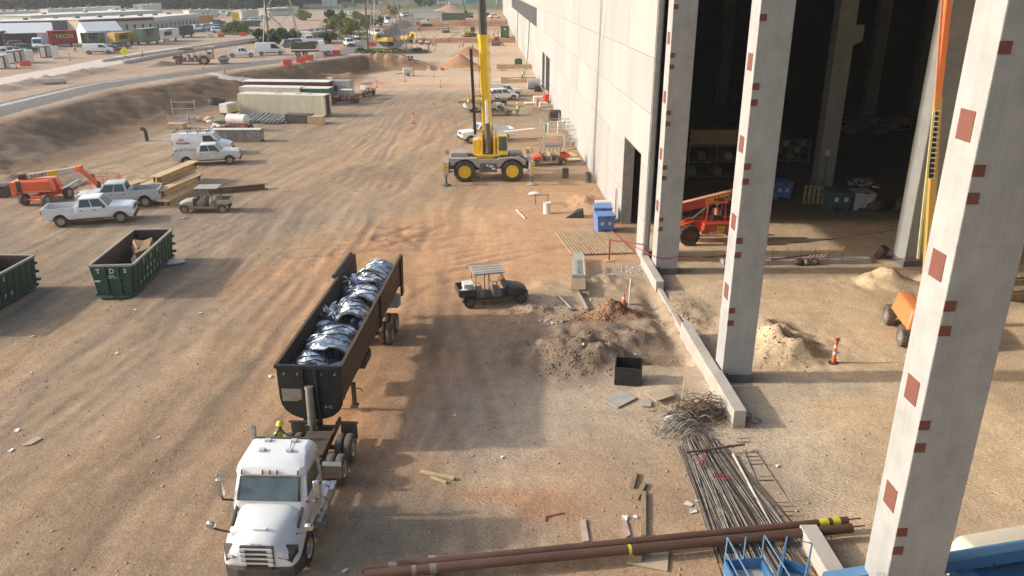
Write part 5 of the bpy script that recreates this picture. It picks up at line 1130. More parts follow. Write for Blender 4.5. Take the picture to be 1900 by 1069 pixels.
def lift_left():
    a = Vector((*G(88, 383), 0)); b = Vector((*G(129, 368.5), 0)); d = (b-a).normalized(); n = Vector((-d.y, d.x, 0)); c = (a+b)/2+n*1.0
    rz = math.atan2(d.y, d.x); t = thing('boom_lift', 'orange telescopic boom lift with a low platform left of the ochre beams', 'boom lift', (c.x, c.y, hz(c.x, c.y)), rz); L = (b-a).length
    lift_base(t, M_jo, L, 2.0, .48); inv = Matrix.Rotation(-rz, 4, 'Z'); loc = lambda u, v, z: inv @ (Vector((*G(u, v, z), z))-c)
    ta = R(6)-rz   # turret heading relative to the chassis
    Mt = Matrix.Rotation(ta, 4, 'Z'); Q = lambda x, y, z: Mt @ Vector((x, y, z))
    def hx(x0, x1, y0, y1, z0, z1, ch=.25): return [Q(x0, y0, z0), Q(x1, y0, z0), Q(x1, y1, z0), Q(x0, y1, z0), Q(x0, y0, z1), Q(x1-ch, y0, z1), Q(x1-ch, y1, z1), Q(x0, y1, z1)]
    h1 = MB().hexa(hx(-1.9, 1.05, -1.05, -.25, 1.0, 1.95)).build('engine_hood', M_jo, t, 40, .1, 3); MB().hexa(hx(-1.9, 1.05, .3, 1.05, 1.0, 1.9)).build('tank_hood', M_jo, t, 40, .1, 3)
    MB().hexa(hx(-2.15, -1.75, -1.05, 1.05, .8, 1.9, 0)).build('counterweight', M_jo, t, None, .06)
    MB().hexa(hx(-1.65, -1.3, -1.085, -1.06, 1.1, 2.0, 0)).build('dark_stripe', M_blk, h1)
    st = MB(); [st.hexa(hx(-1.1+.22*k, -1.0+.22*k, -1.085, -1.062, 1.08, 1.16, 0)) for k in range(9)]; st.build('hazard_marks', M_tape, h1)
    b0 = Q(-1.7, .02, 2.05); b1 = loc(147, 313, 2.55)
    bm = MB().bar(b0, b1, .26, .36).build('main_boom', M_joc, t); MB().bar(b0-(b1-b0).normalized()*.1, b0+(b1-b0).normalized()*.5, .4, .5).build('boom_pivot', M_blk, t)
    dd = (b1-b0).normalized(); sd_ = dd.cross(Vector((0, 0, 1))).normalized(); upv = sd_.cross(dd)
    TM = Matrix((sd_.cross(upv)*-1 if False else dd, upv, sd_)).transposed().to_4x4(); TM.translation = b0.lerp(b1, .32)+sd_*.14
    MB().text('JLG LIFT', .34, TM, .004, True).build('lettering', M_blk, bm)
    MB().bar(b0.lerp(b1, .47)+sd_*.005, b0.lerp(b1, .64)+sd_*.005, .27, .37).build('yellow_band', PYEL, bm)
    j1 = loc(181, 341, .55); MB().bar(b1, j1, .24, .3).build('jib', M_jo, t); MB().box(b1, (.45, .45, .5)).build('jib_knuckle', M_jo, t, None, .05)
    bo = loc(198, 347, .1); basket(t, M_jo, bo, R(8)-rz, 1.1, 2.2)
    MB().bar(j1, bo+Vector((-.9, 0, .35)), .3, .5).build('platform_mount', M_blk, t)
    return t
lift_left()
# loose pipes behind the lift
for i, (p, q, m, l) in enumerate((((118, 352), (147, 335), mat('pale_blue', (.30, .42, .48), .7), 'pale blue plank lying on the ground behind the orange boom lift'), ((130, 353), (162, 337), M_bmd, 'brown plank lying right of the pale blue plank'))):
    a = Vector(P3(*p, .1)); b = Vector(P3(*q, .1)); one('plank', MB().bar(a, b, .22, .06), m, l, 'plank')
# roll-off bins
M_bin = mat('bin_green', (.028, .075, .05), .5, .1, .15, 2, dust=.22, dustcol=(.10, .12, .09)); M_bini = mat('bin_inside', (.09, .05, .045), .8, .2, .35, 1.2, dust=.3, dustcol=(.16, .10, .08)); M_rimb = mat('bin_rim', (.33, .34, .26), .7, .1, .2, 2, dust=.3); M_letw = mat('stencil_white', (.72, .73, .70), .8, 0, .2, 8)
def rollbin(L=6.9, W=2.35, Hb=1.95):
    t = thing('roll_off_bin', '', 'dumpster'); h = W/2; b = h-.22   # local x forward = the end with the letters
    for s in (1, -1):
        MB().hexa([(-L/2, s*b, .18), (L/2, s*b, .18), (L/2, s*(b-.05), .18), (-L/2, s*(b-.05), .18), (-L/2, s*h, Hb), (L/2, s*h, Hb), (L/2, s*(h-.05), Hb), (-L/2, s*(h-.05), Hb)]).build('side_wall', M_bin, t)
        MB().hexa([(-L/2, s*(b-.06), .2), (L/2, s*(b-.06), .2), (L/2, s*(b-.065), .2), (-L/2, s*(b-.065), .2), (-L/2, s*(h-.06), Hb), (L/2, s*(h-.06), Hb), (L/2, s*(h-.065), Hb), (-L/2, s*(h-.065), Hb)]).build('inner_wall', M_bini, t)
        for k in range(12):
            x = -L/2+.25+k*(L-.5)/11; MB().hexa([(x-.08, s*(b+.0), .2), (x+.08, s*(b+.0), .2), (x+.06, s*(b+.06), .2), (x-.06, s*(b+.06), .2), (x-.08, s*h, Hb), (x+.08, s*h, Hb), (x+.06, s*(h+.05), Hb-.05), (x-.06, s*(h+.05), Hb-.05)]).build('side_rib', M_bin, t)
        MB().bar((-L/2, s*h, Hb), (L/2, s*h, Hb), .13, .12).build('top_rail', M_rimb, t); MB().bar((-L/2, s*(b+.06), .22), (L/2, s*(b+.06), .22), .16, .16).build('bottom_rail', M_bin, t)
    for e, nm in ((1, 'front_wall'), (-1, 'rear_gate')):
        w_ = MB().hexa([(e*L/2, -b, .18), (e*L/2, b, .18), (e*(L/2-.06), b, .18), (e*(L/2-.06), -b, .18), (e*L/2, -h, Hb), (e*L/2, h, Hb), (e*(L/2-.06), h, Hb), (e*(L/2-.06), -h, Hb)]).build(nm, M_bin, t)
        MB().bar((e*L/2, -h, Hb), (e*L/2, h, Hb), .12, .12).build('end_rail', M_rimb, t)
        MB().hexa([(e*(L/2-.07), -b, .2), (e*(L/2-.07), b, .2), (e*(L/2-.075), b, .2), (e*(L/2-.075), -b, .2), (e*(L/2-.07), -h+.1, Hb), (e*(L/2-.07), h-.1, Hb), (e*(L/2-.075), h-.1, Hb), (e*(L/2-.075), -h+.1, Hb)]).build('inner_wall', M_bini, t)
        for y in (-.35, .35): MB().box((e*(L/2+.06), y, Hb*.52), (.14, .14, Hb*.92)).build('end_post', M_bin, w_)
        if e > 0:
            for z, y0, y1 in ((1.35, .1, .95), (.95, .1, .95), (.62, -.5, .9)): MB().bar((L/2+.03, y0, z), (L/2+.03, y1, z), .06, .10).build('cross_rib', M_bin, w_)
    MB().box((0, 0, .2), (L-.1, 2*b, .08)).build('floor', M_bini, t)
    for s in (1, -1): MB().box((.35, s*.45, .09), (L-.2, .12, .16)).build('skid_rail', M_bin, t)
    MB().prism([(L/2, -b-.05), (L/2+.42, -b+.35), (L/2+.42, b-.35), (L/2, b+.05)], 'z', .06, .20).build('pull_plate', M_bin, t)
    MB().tube([(L/2+.3, -.15, .3), (L/2+.6, 0, .25), (L/2+.3, .15, .3)], .04).build('pull_hook', M_blk, t)
    for (x, s) in ((-L/2+.3, 1), (-L/2+.3, -1), (L/2-.3, 1), (L/2-.3, -1)): MB().cyl((x, s*.62, .1), (x, s*.78, .1), .1).build('roller', M_blk, t)
    for k in range(3): MB().box((-L/2-.04, h-.12, .5+k*.5), (.16, .3, .14)).build('hinge', M_bin, t)
    fr = Matrix.Translation((L/2+.012, 0, 0)) @ Euler((math.pi/2, 0, math.pi/2)).to_matrix().to_4x4()
    for txt, y, z, s_ in (('T', -.75, 1.62, .36), ('D', .0, 1.62, .40), ('S', .72, 1.62, .36)): MB().text(txt, s_, Matrix.Translation((.02, y, z)) @ fr, .002, True).build('letter', M_letw, t)
    tilt = math.atan2(.22, Hb-.18)
    def sd(txt, x, z, s_):   # letters on the right-hand (+y) side
        yy = b+.22*(z-.18)/(Hb-.18)+.035
        M4 = Matrix.Translation((x, yy, z)) @ Matrix.Rotation(math.pi, 4, 'Z') @ Euler((math.pi/2, 0, 0)).to_matrix().to_4x4() @ Matrix.Rotation(tilt, 4, 'X')
        MB().text(txt, s_, M4, .003, True).build('letter', M_letw, t)
    xs = [L/2-1.15-k*.571 for k in range(9)]
    for k, ch in zip((1, 3, 5), 'TDS'): sd(ch, xs[k]+.02, 1.58, .36)
    for k, ch in zip((2, 3, 4), '800'): sd(ch, xs[k]+.02, 1.02, .34)
    for k, ch in zip(range(0, 7), '3758375'): sd(ch, xs[k]+.02, .55, .32)
    return t
a = Vector((*G(250, 553), 0)); b = Vector((*G(323, 479), 0)); d = (b-a).normalized(); n = Vector((-d.y, d.x, 0)); c = (a+b)/2+n*1.0
o = place('bin', rollbin, (c.x, c.y, 0), math.atan2(-d.y, -d.x), 'dark green roll-off bin with cardboard and scrap inside and its lettered end facing the camera')
MB().text('SPICE', .3, Matrix.Translation((3.482, .1, 1.28)) @ Euler((math.pi/2, 0, math.pi/2)).to_matrix().to_4x4(), .002).build('letter', M_letw, o)
MB().box((3.47, -.86, 1.05), (.012, .3, .1)).build('white_patch', M_letw, o)
bd = -d
def inbin(x, y, z): q = c+bd*x+Vector((-bd.y, bd.x, 0))*y; return (q.x, q.y, z)
RZB = math.atan2(bd.y, bd.x)
M_card = mat('cardboard', (.42, .27, .14), .9, 0, .2, 3); M_bag = mat('plastic_bag', (.32, .36, .42), .4, 0, .4, 5, bump=.8, bscale=12)
one('cardboard_box', MB().box((0, 0, .35), (1.7, .9, .9), (.3, .1, .2)), M_bmd, 'brown flattened box leaning in the green bin against its right side', 'box', inbin(-1.0, .35, .95), RZB)
one('cardboard_box', MB().box((0, 0, .3), (1.1, .7, .6), (-.3, .2, .5)), M_card, 'tan cardboard box on top of the rubbish in the green bin', 'box', inbin(-1.2, -.1, 1.15), RZB)
one('cardboard_box', MB().box((0, 0, .2), (.6, .9, .08), (.9, .1, .5)), mat('pale_card', (.62, .5, .34), .9), 'pale cardboard sheet standing in the green bin', 'cardboard', inbin(-.4, -.1, 1.05), RZB)
bg_ = MB()
for k in range(6): rs = random.Random(k+40); bg_.ell((rs.uniform(-.5, .5), rs.uniform(-.3, .3), rs.uniform(0, .3)), (rs.uniform(.2, .4), rs.uniform(.2, .35), rs.uniform(.15, .25)), 9, 6, (rs.random(), rs.random(), rs.random()))
one('plastic_bags', bg_, M_bag, 'crumpled bluish plastic sheeting in the near half of the green bin', 'plastic bags', inbin(.2, .25, .75), RZB, smooth=60)['kind'] = 'stuff'
sh = MB().ell((0, 0, .1), (.75, .35, .16), 12, 6); sh.v = [(x, y, z+.04*math.sin(x*9)*math.cos(y*11)) for x, y, z in sh.v]
one('plastic_sheet', sh, mat('white_sheet', (.6, .6, .58), .6, 0, .2), 'crumpled white plastic sheet on the ground at the far right corner of the green bin', 'plastic sheet', (*G(322, 490), 0.02), R(20), smooth=60)
a = Vector((*G(-6, 580), 0)); b = Vector((*G(71, 533), 0)); d = (b-a).normalized(); n = Vector((-d.y, d.x, 0)); c2 = b-d*3.45+n*1.0
place('bin', rollbin, (c2.x, c2.y, 0), math.atan2(-d.y, -d.x), 'dark green roll-off bin cut off by the left edge of the picture')
q = c2+d*1.6; one('scrap_timber', MB().box((0, 0, .6), (.5, .35, 1.3), (.2, .3, 0)), M_card, 'pale timber offcut standing in the bin at the left edge', 'timber', (q.x, q.y, .4))
x, y, z = T(8, 364); one('black_bin', MB().box((0, 0, .45), (.9, 1.1, .9)).box((.0, 0, .92), (1.0, 1.2, .06)), M_blk, 'black bin at the left edge beyond the orange boom lift', 'bin', (x, y, z), R(10), bevel=.04)
# drain pipe stub on the slope
x, y, z = T(273, 262); mb = MB(); mb.tube([(0, 0, -.2), (0, 0, 1.0), (-.12, 0, 1.3), (-.45, 0, 1.4)], .2, 12); one('standpipe', mb, M_blk, 'dark upright bent pipe at the foot of the brown slope', 'pipe', (x, y, z), smooth=50)
# ---------------------------------------------------------------- container, site offices and stores at the back left of the yard
def corr(mb, x0, x1, z0, z1, y, s, pitch=.28, dep=.045):
    n = int((x1-x0)/pitch); pts = []
    for k in range(n+1):
        x = x0+(x1-x0)*k/n; w = (x1-x0)/n
        pts += [(x, 0), (x+w*.3, 0), (x+w*.5, dep), (x+w*.8, dep)] if k < n else [(x, 0)]
    rr = [[(px, y+s*py, z0) for px, py in pts], [(px, y+s*py, z1) for px, py in pts]]
    mb.loft(rr, cap=False, closed=False)
def box_unit(name, L, W, Hc, m, roofm, label, cat, loc, rz, corrug=True, doors=False, base=.15, openend=False):
    t = thing(name, label, cat, loc, rz)
    mb = MB()
    for s in (-1, 1):
        mb = MB(); corr(mb, -L/2+.1, L/2-.1, base, base+Hc, s*(W/2-.05), s) if corrug else mb.box((0, s*(W/2-.03), base+Hc/2), (L-.1, .06, Hc)); mb.build('side_wall', m, t, merge=False)
    for e in (-1, 1):
        if e > 0 and openend: continue
        mb = MB().box((e*(L/2-.04), 0, base+Hc/2), (.06, W-.1, Hc)); ew = mb.build('end_wall', m, t)
        if doors and e > 0:
            for y in (-.55, .55):
                dr = MB().box((e*(L/2+.01), y, base+Hc/2), (.05, 1.0, Hc-.3)).build('door', m, t, None, .015)
                for q in (-.25, .25): MB().cyl((e*(L/2+.05), y+q, base+.2), (e*(L/2+.05), y+q, base+Hc-.25), .025, n=6).build('lock_bar', M_steel, dr)
    if openend:
        MB().box((L/2-.6, 0, base+Hc/2), (.05, W-.2, Hc-.1)).build('inside_shade_panel', M_blk, t)  # black panel stands in for the shade inside the open end
        for y in (-W/2-.02, W/2-.55): MB().box((L/2+.02, y+.3, base+Hc/2), (.06, .6, Hc-.2)).build('door', m, t)
    MB().box((0, 0, base+Hc+.02), (L-.02, W-.02, .08)).build('roof', roofm, t, None, .01)
    for (x, y) in ((-1, -1), (1, -1), (1, 1), (-1, 1)): MB().box((x*(L/2-.06), y*(W/2-.06), base+Hc/2-.05), (.14, .14, Hc+.1)).build('corner_post', m, t)
    for s in (-1, 1): MB().box((0, s*(W/2-.06), base-.03), (L, .12, .14)).build('bottom_rail', m, t)
    return t
def window(t, x, y, z, w, hh, s=-1, ax='y'):
    f = MB().box((x, y, z), (w+.1, .05, hh+.1) if ax == 'y' else (.05, w+.1, hh+.1)).build('window', M_tape, t)
    MB().box((x, y+s*.02, z), (w, .04, hh) if ax == 'y' else (.04, w, hh)).build('pane', glassmat('office_glass', (.05, .085, .07), .1), f)
    if ax == 'y': MB().box((x, y+s*.03, z), (.05, .04, hh)).build('mullion', M_tape, f)
M_cont = mat('container_cream', (.60, .55, .42), .6, .1, .12, .8, dust=.25, streak=(1, 1, .3)); M_croof = mat('container_roof', (.68, .62, .50), .6, 0, .12, .8, dust=.2); M_maroon = mat('maroon', (.14, .025, .03), .6, 0, .15, 1, dust=.15); M_offw = mat('office_white', (.60, .58, .50), .7, 0, .1, 1, dust=.2); M_offg = mat('office_green', (.025, .09, .06), .6, 0, .15, 1, dust=.12); M_offgr = mat('office_grey', (.42, .41, .37), .7, 0, .12, 1, dust=.2); M_rw = mat('roof_white', (.70, .66, .58), .7, 0, .12, .6)
a = Vector((*G(603, 218), 0)); b = Vector((*G(437, 213), 0)); d = (a-b).normalized(); n = Vector((-d.y, d.x, 0)); cn = a-d*6.1+n*1.22; rz = math.atan2(d.y, d.x)
co = box_unit('shipping_container', 12.19, 2.44, 2.6, M_cont, M_croof, 'long cream corrugated shipping container with its right end open', 'container', (cn.x, cn.y, 0), rz, openend=True)
for x in (-1.2, 1.8, 3.2): MB().tube([(x, -.2, 2.83), (x+.5, .1, 2.86), (x+.9, -.1, 2.83)], .03).build('strap', M_blk, co)
def off(name, u, v, L, W, Hc, m, roofm, label, drz, dn=0, **k):
    x, y, z = T(u, v); return box_unit(name, L, W, Hc, m, roofm, label, 'site office', (x+n.x*dn, y+n.y*dn, z), rz+R(drz), **k)
o1 = off('site_office', 521, 191, 13.2, 3.0, 2.7, M_maroon, M_rw, 'long maroon site office with a pale roof, farthest back of the row', 6, 3)
o2 = off('site_office', 512, 193, 9.0, 2.4, 2.4, M_offw, M_rw, 'white site office with two windows behind the cream container', 3, -.6)
for x in (-3.0, 1.6): window(o2, x, -1.22, 1.6, 1.1, .8)
MB().box((-.6, -1.22, 1.2), (1.3, .05, 1.9)).build('door', M_offw, o2)
o3 = off('site_office', 566, 192, 9.2, 2.4, 2.3, M_offg, M_rw, 'dark green site office with a pale roof next to the white one', 3, -1.2)
sg = MB().box((.6, -1.24, 1.7), (2.4, .05, .5)).build('sign', M_tape, o3); MB().box((.6, -1.262, 1.7), (2.3, .02, .4)).build('sign_face', M_offg, sg); MB().text('OFFICE', .32, Matrix.Translation((.6, -1.276, 1.7)) @ Euler((math.pi/2, 0, 0)).to_matrix().to_4x4(), .003, True).build('lettering', M_tape, sg) if False else None
x, y, z = T(634, 186); o4 = box_unit('site_office', 3.6, 2.4, 2.6, M_offgr, mat('roof_slate', (.25, .27, .29), .6), 'small grey ribbed site office with a slate roof at the right end of the row', 'site office', (x-.3, y+1.2, 0), rz+R(4)); window(o4, -.6, -1.24, 1.75, 1.15, .9)
x, y, z = T(456, 158+36); lp = MB().cyl((0, 0, 0), (0, 0, 4.6), .05, n=8).box((.15, 0, 4.6), (.5, .2, .15)); one('lamp_pole', lp, M_steel, 'thin lamp pole standing at the left end of the maroon office', 'lamp pole', (x, y, z))
for i, (u, v, l) in enumerate(((608, 158, 'white satellite dish on the roof end of the maroon office'),)):
    x, y = G(612, 152, 2.9); one('satellite_dish', MB().lathe([(.5, .12), (.35, .04), (.001, 0)], n=14).tube([(0, 0, 0), (0, 0, -.5)], .04), M_rw, l, 'dish', (x, y, 3.4))
park('utv_redgreen', lambda: utv(PRED, M_rw, 2), (655, 193), (625, 192), 'red and green utility vehicle with a pale roof at the container door', 1.4)
x, y, z = T(677, 180); place('utv_black', lambda: utv(mat('dusty_pink', (.45, .25, .2), .6, dust=.5), PGRY, 2, True), (x, y+.9, z), R(-115), 'dark utility vehicle with windshield and pinkish nose right of the grey office')
# stores in front of the container
def wood_stack(u, v, L, W, Hs, label, m, rzz=0, nm='crate', cat='crate', slats=5):
    x, y, z = T(u, v); t = thing(nm, label, cat, (x, y, z), rz+R(rzz)); MB().box((0, 0, Hs*.53), (L*.94, W*.94, Hs*.86)).build('core', m, t)
    for k in range(slats): zz = .08+(Hs-.1)*k/(slats-1); MB().box((0, -W/2+.01, zz), (L, .05, .10)).build('slat', m, t); MB().box((0, W/2-.01, zz), (L, .05, .10)).build('slat', m, t)
    for s in (-1, 1): MB().box((s*(L/2-.03), 0, Hs/2), (.08, W, Hs)).build('end_panel', m, t)
    MB().box((0, 0, Hs), (L, W, .05)).build('lid', m, t)
    return t
M_wd = mat('weathered_wood', (.30, .22, .14), .9, 0, .25, 2, dust=.2); M_wl = mat('pale_wood', (.52, .38, .22), .9, 0, .2, 2, dust=.2); M_wdk = mat('dark_wood', (.085, .075, .062), .9, 0, .25, 2, dust=.2)
wood_stack(557, 228, 3.3, 1.5, 1.1, 'dark slatted crate in front of the cream container', M_wdk); wood_stack(588, 230, 1.9, 1.3, 1.0, 'pale stacked timber crate right of the dark crate', M_wl, 5); wood_stack(329, 238, 2.0, 1.1, .6, 'pale timber pallet crate beside the pipe rack', M_wl, 5); wood_stack(420, 236, 2.4, 1.2, .75, 'dark green crate left of the water trailer', M_offg)
def cage(u, v, label):
    x, y, z = T(u, v); t = thing('mesh_crate', label, 'crate', (x, y, z), rz+R(10)); L, W, Hs = 3.6, 1.3, 1.35
    MB().box((0, 0, Hs*.5), (L*.93, W*.9, Hs*.8)).build('contents', mat('grey_contents', (.27, .27, .26), .7, 0, .35, 3), t); MB().box((0, 0, Hs), (L, W, .06)).build('lid', M_offw, t)
    fr = MB()
    for x0 in (-L/2, 0, L/2):
        for s in (-1, 1): MB().box((x0, s*W/2, Hs/2), (.1, .08, Hs)).build('post', M_wd, t)
    for x0, x1 in ((-L/2, 0), (0, L/2)): MB().bar((x0, -W/2-.03, .1), (x1, -W/2-.03, Hs-.1), .05).build('brace', M_wd, t); MB().bar((x1, -W/2-.06, .1), (x0, -W/2-.06, Hs-.1), .05).build('brace', M_wd, t)
    for s in (-1, 1): MB().box((0, s*W/2, .08), (L, .08, .12)).build('bottom_rail', M_wd, t)
    MB().bar((L/2+.02, -W/2, .1), (L/2+.02, W/2, Hs), .07).build('brace', M_wd, t); return t
cage(414, 262, 'left one of two grey braced crates behind the lettered van'); cage(457, 262, 'right one of two grey braced crates behind the lettered van')
# steel profiles on the ground
for i, (p, q, l) in enumerate((((462, 230), (480, 216), 'leftmost grey steel profile bundle in front of the container'), ((478, 229), (498, 214), 'second grey steel profile bundle from the left'), ((492, 231), (514, 217), 'third grey steel profile bundle from the left'), ((508, 231), (528, 219), 'fourth grey steel profile bundle from the left'), ((524, 230), (540, 219), 'rightmost grey steel profile bundle beside the dark crate'))):
    a_ = Vector(P3(*p)); b_ = Vector(P3(*q)); dd = b_-a_; t = thing('profile_bundle', l, 'steel bundle', tuple(a_), math.atan2(dd.y, dd.x), 'grey steel profiles before the container')
    for k in range(4): MB().box((dd.length/2, -.45+.3*k, .2+.1*(k % 2)), (dd.length, .2, .32)).build('profile', mat('galv_profile', (.30, .31, .31), .5, .4, .3, 2, dust=.3), t)
# water tank trailer
x, y, z = T(443, 242); wt = thing('water_trailer', 'white water tank on a small red trailer left of the container', 'trailer', (x, y, z), rz+R(-6))
MB().cyl((-1.2, 0, 1.35), (1.2, 0, 1.35), .62, n=18).ell((-1.2, 0, 1.35), (.3, .62, .62)).ell((1.2, 0, 1.35), (.3, .62, .62)).build('tank', mat('tank_white', (.66, .64, .60), .5, 0, .1, 2, dust=.25), wt, 50); MB().box((0, 0, .68), (2.9, 1.3, .16)).build('frame', PRED, wt); MB().bar((-1.4, 0, .66), (-2.4, 0, .6), .12).build('drawbar', PRED, wt)
for s in (-1, 1):
    for xx in (.7, 1.3): wheel(wt, (xx, s*.75, .3), .3, .2, M_rim, n=14)
    MB().box((1.0, s*.72, .66), (1.3, .26, .05)).build('fender', PRED, wt)
# generator
x, y, z = T(427, 217); ge = thing('generator', 'white and yellow generator trailer at the left end of the container', 'generator', (x-.2, y+.6, z), rz+R(80)); MB().box((0, 0, 1.15), (2.2, 1.3, 1.2)).build('housing', M_offw, ge, None, .08); MB().box((.0, -.66, .95), (1.0, .03, .5)).build('yellow_panel', PYEL, ge); MB().box((0, .66, .95), (1.0, .03, .5)).build('yellow_panel', PYEL, ge); MB().box((1.11, 0, 1.0), (.03, .9, .5)).build('yellow_panel', PYEL, ge); MB().box((0, 0, .45), (2.6, 1.0, .14)).build('frame', M_blk, ge)
for s in (-1, 1): wheel(ge, (0, s*.72, .3), .3, .2, n=14)
# culvert ring, pipe rack, litter of stores
x, y, z = T(403, 193); one('culvert_ring', MB().lathe([(1.15, -.35), (1.2, 0), (1.15, .35), (.95, .35), (.95, -.35), (1.15, -.35)], (0, 0, .3), 'z', 22), M_blk, 'black plastic ring lying on the slope above the pipe rack', 'ring', (x, y, z+.1), smooth=40)
x, y, z = T(340, 232); rk = thing('pipe_rack', 'galvanised tube rack frame standing at the foot of the slope', 'rack', (x, y, z), rz+R(12))
for yy in (-.9, .9):
    for xx in (-1.4, 1.4): MB().cyl((xx, yy, 0), (xx, yy, 3.0 if yy > 0 else 1.3), .05, n=8).build('post', M_alu, rk)
for zz in (.4, 1.1, 1.9, 2.7): MB().cyl((-1.4, .9, zz), (1.4, .9, zz), .04, n=8).build('rail', M_alu, rk)
for zz in (.6, 1.25): MB().cyl((-1.4, -.9, zz), (2.6, -.9, zz-.1), .04, n=8).build('rail', M_alu, rk)
x, y, z = T(352, 231); one('hydrant', MB().cyl((0, 0, 0), (0, 0, .9), .14, n=12).lathe([(.2, .9), (.2, 1.0), (.1, 1.15), (.001, 1.2)], n=12).cyl((-.25, 0, .7), (.25, 0, .7), .08, n=10), M_steel, 'grey hydrant standing right of the tube rack', 'hydrant', (x, y, z), smooth=45)
for i, (u, v, m, l, s_) in enumerate(((372, 226, M_wl, 'round tan coil of material on the slope foot', 1.2), (398, 231, M_rw, 'white sacks heaped left of the dark green crate', 1.0), (404, 238, M_offw, 'pale sacks lying in front of the white sacks', .8))):
    x, y, z = T(u, v); mb = MB(); rs = random.Random(i+80)
    for k in range(5): mb.ell((rs.uniform(-.9, .9)*s_, rs.uniform(-.4, .4)*s_, .2+.12*k*.5), (.55*s_, .35*s_, .22*s_), 9, 5, (0, 0, rs.random()*3))
    one('sack_pile', mb, m, l, 'sacks', (x, y, z), smooth=60)['kind'] = 'stuff'
# ---------------------------------------------------------------- vehicles and stores along the hall wall
park('pick_crane', lambda: car('pickup', PW), (942, 262), (871, 267), 'white pickup with black bed liner parked behind the yellow crane')
rr = place('lumber', lambda: one('lumber_load', MB().bar((0, 0, 0), (3.4, .1, .25), .5, .05), M_rw, '', 'lumber'), (*G(935, 248, 1.3), 1.5), R(8), 'pale sheets sticking out of the pickup bed behind the crane')
def service_body():
    t = car('xpickup', PW, 'service_truck', 'truck'); MB().box((-1.65, 0, 1.55), (2.2, 1.85, 1.1)).build('service_box', PW, t, None, .04); m = MB()
    for y in (-.8, .8): m.bar((-2.9, y, 2.2), (.9, y, 2.2), .06)
    for x in (-2.7, -1.4, -.1, .7): m.bar((x, -.8, 2.2), (x, .8, 2.2), .05)
    m.build('ladder_rack', M_steel, t); return t
park('svc', service_body, (914, 181), (964, 179), 'white service truck with a ladder rack parked near the trench')
park('suvw', lambda: car('suv', PW), (918, 188), (953, 186), 'white car parked in front of the white service truck')
park('utvd', lambda: utv(PBLK, M_blk, 2), (905, 199), (930, 197), 'black utility vehicle between the white car and the grey utility vehicle', 1.4)
park('utvg', lambda: utv(PDUST, M_blk, 2, dusty=True), (905, 216), (941, 215), 'dusty grey utility vehicle seen right of the crane boom', 1.4)
park('xpw', lambda: car('xpickup', PWD), (883, 209), (920, 207), 'dusty white pickup with a rack half hidden behind the crane boom')
x, y = G(870, 196, 1.6); one('ladder_rack', MB().bar((-1.4, 0, 1.95), (2.2, 0, 1.95), .08).bar((-1.4, 1.2, 1.95), (2.2, 1.2, 1.95), .08).bar((-.4, 0, 1.2), (-.4, 0, 1.95), .06).bar((-.4, 1.2, 1.2), (-.4, 1.2, 1.95), .06), M_blk, 'dark ladder rack above the dusty pickup bed left of the boom', 'rack', (x, y, 0), R(2))
park('utvr', lambda: utv(mat('utv_red', (.70, .08, .035), .4, 0, .1, 2, dust=.3), mat('striped_roof', (.22, .21, .2), .7, 0, .3, 6), 2, dusty=True), (1042, 306), (1003, 310), 'red nosed utility vehicle parked by the scaffold next to the hall wall', 1.4, dh=-12)
place('wk1', lambda: person('stand', M_vest, M_hat_w), P3(960, 216), R(-80), 'worker in lime vest standing right of the grey utility vehicle')
place('wk2', lambda: person('walk', M_vest, M_hat_y), P3(970, 149), R(200), 'worker in lime vest walking beside the open trench at the hall wall')
def barrel(m=None):
    m = m or M_wdk; t = thing('drum', '', 'drum'); MB().lathe([(.29, 0), (.30, .02), (.29, .04), (.29, .28), (.305, .3), (.29, .32), (.29, .57), (.305, .59), (.29, .61), (.29, .86), (.30, .88), (.27, .88), (.27, .85), (.001, .85)], n=20).build('shell', m, t, 35); MB().cyl((.12, 0, .85), (.12, 0, .87), .04, n=8).build('bung', M_steel, t); return t
place('drum', lambda: barrel(mat('drum_grey', (.09, .085, .075), .6, .2, .25, 3, dust=.3)), P3(1049, 330), 0, 'dark drum standing in the open right of the crane'); place('drum', None, P3(1091, 338), 0, 'dark drum standing against the hall wall')
place('drumw', lambda: barrel(mat('drum_white', (.70, .66, .58), .5, 0, .06, 3, dust=.1)), P3(1015, 396), 0, 'white plastic drum standing on the orange ground')
# scaffold tower and pipe standpipes by the wall
def scaffold():
    t = thing('scaffold_frame', 'grey tube scaffold standing against the hall wall', 'scaffold', (*G(1032, 262), 0), R(90)); m = M_alu
    X_ = (-3.6, -1.2, 1.2, 3.6); Ys = (-2.4, -.6, 1.6)
    for x in X_:
        for y in Ys: MB().cyl((x, y, 0), (x, y, 2.2+.5*random.random()), .05, n=6).build('standard', m, t)
    for y in Ys:
        for z in (.9, 1.9): MB().cyl((-3.7, y, z), (3.7, y, z), .04, n=6).build('ledger', m, t)
    for x in X_:
        for z in (.9, 1.9): MB().cyl((x, -2.5, z), (x, 1.7, z), .04, n=6).build('transom', m, t)
    for k in range(3): MB().cyl((X_[k], -2.4, .1), (X_[k+1], -2.4, 1.9), .03, n=6).build('diagonal', m, t)
    for k in range(4): MB().box((-2.4+.5*k, .4, 1.0), (.4, 2.0, .05)).build('board', M_wl, t)
    return t
scaffold()
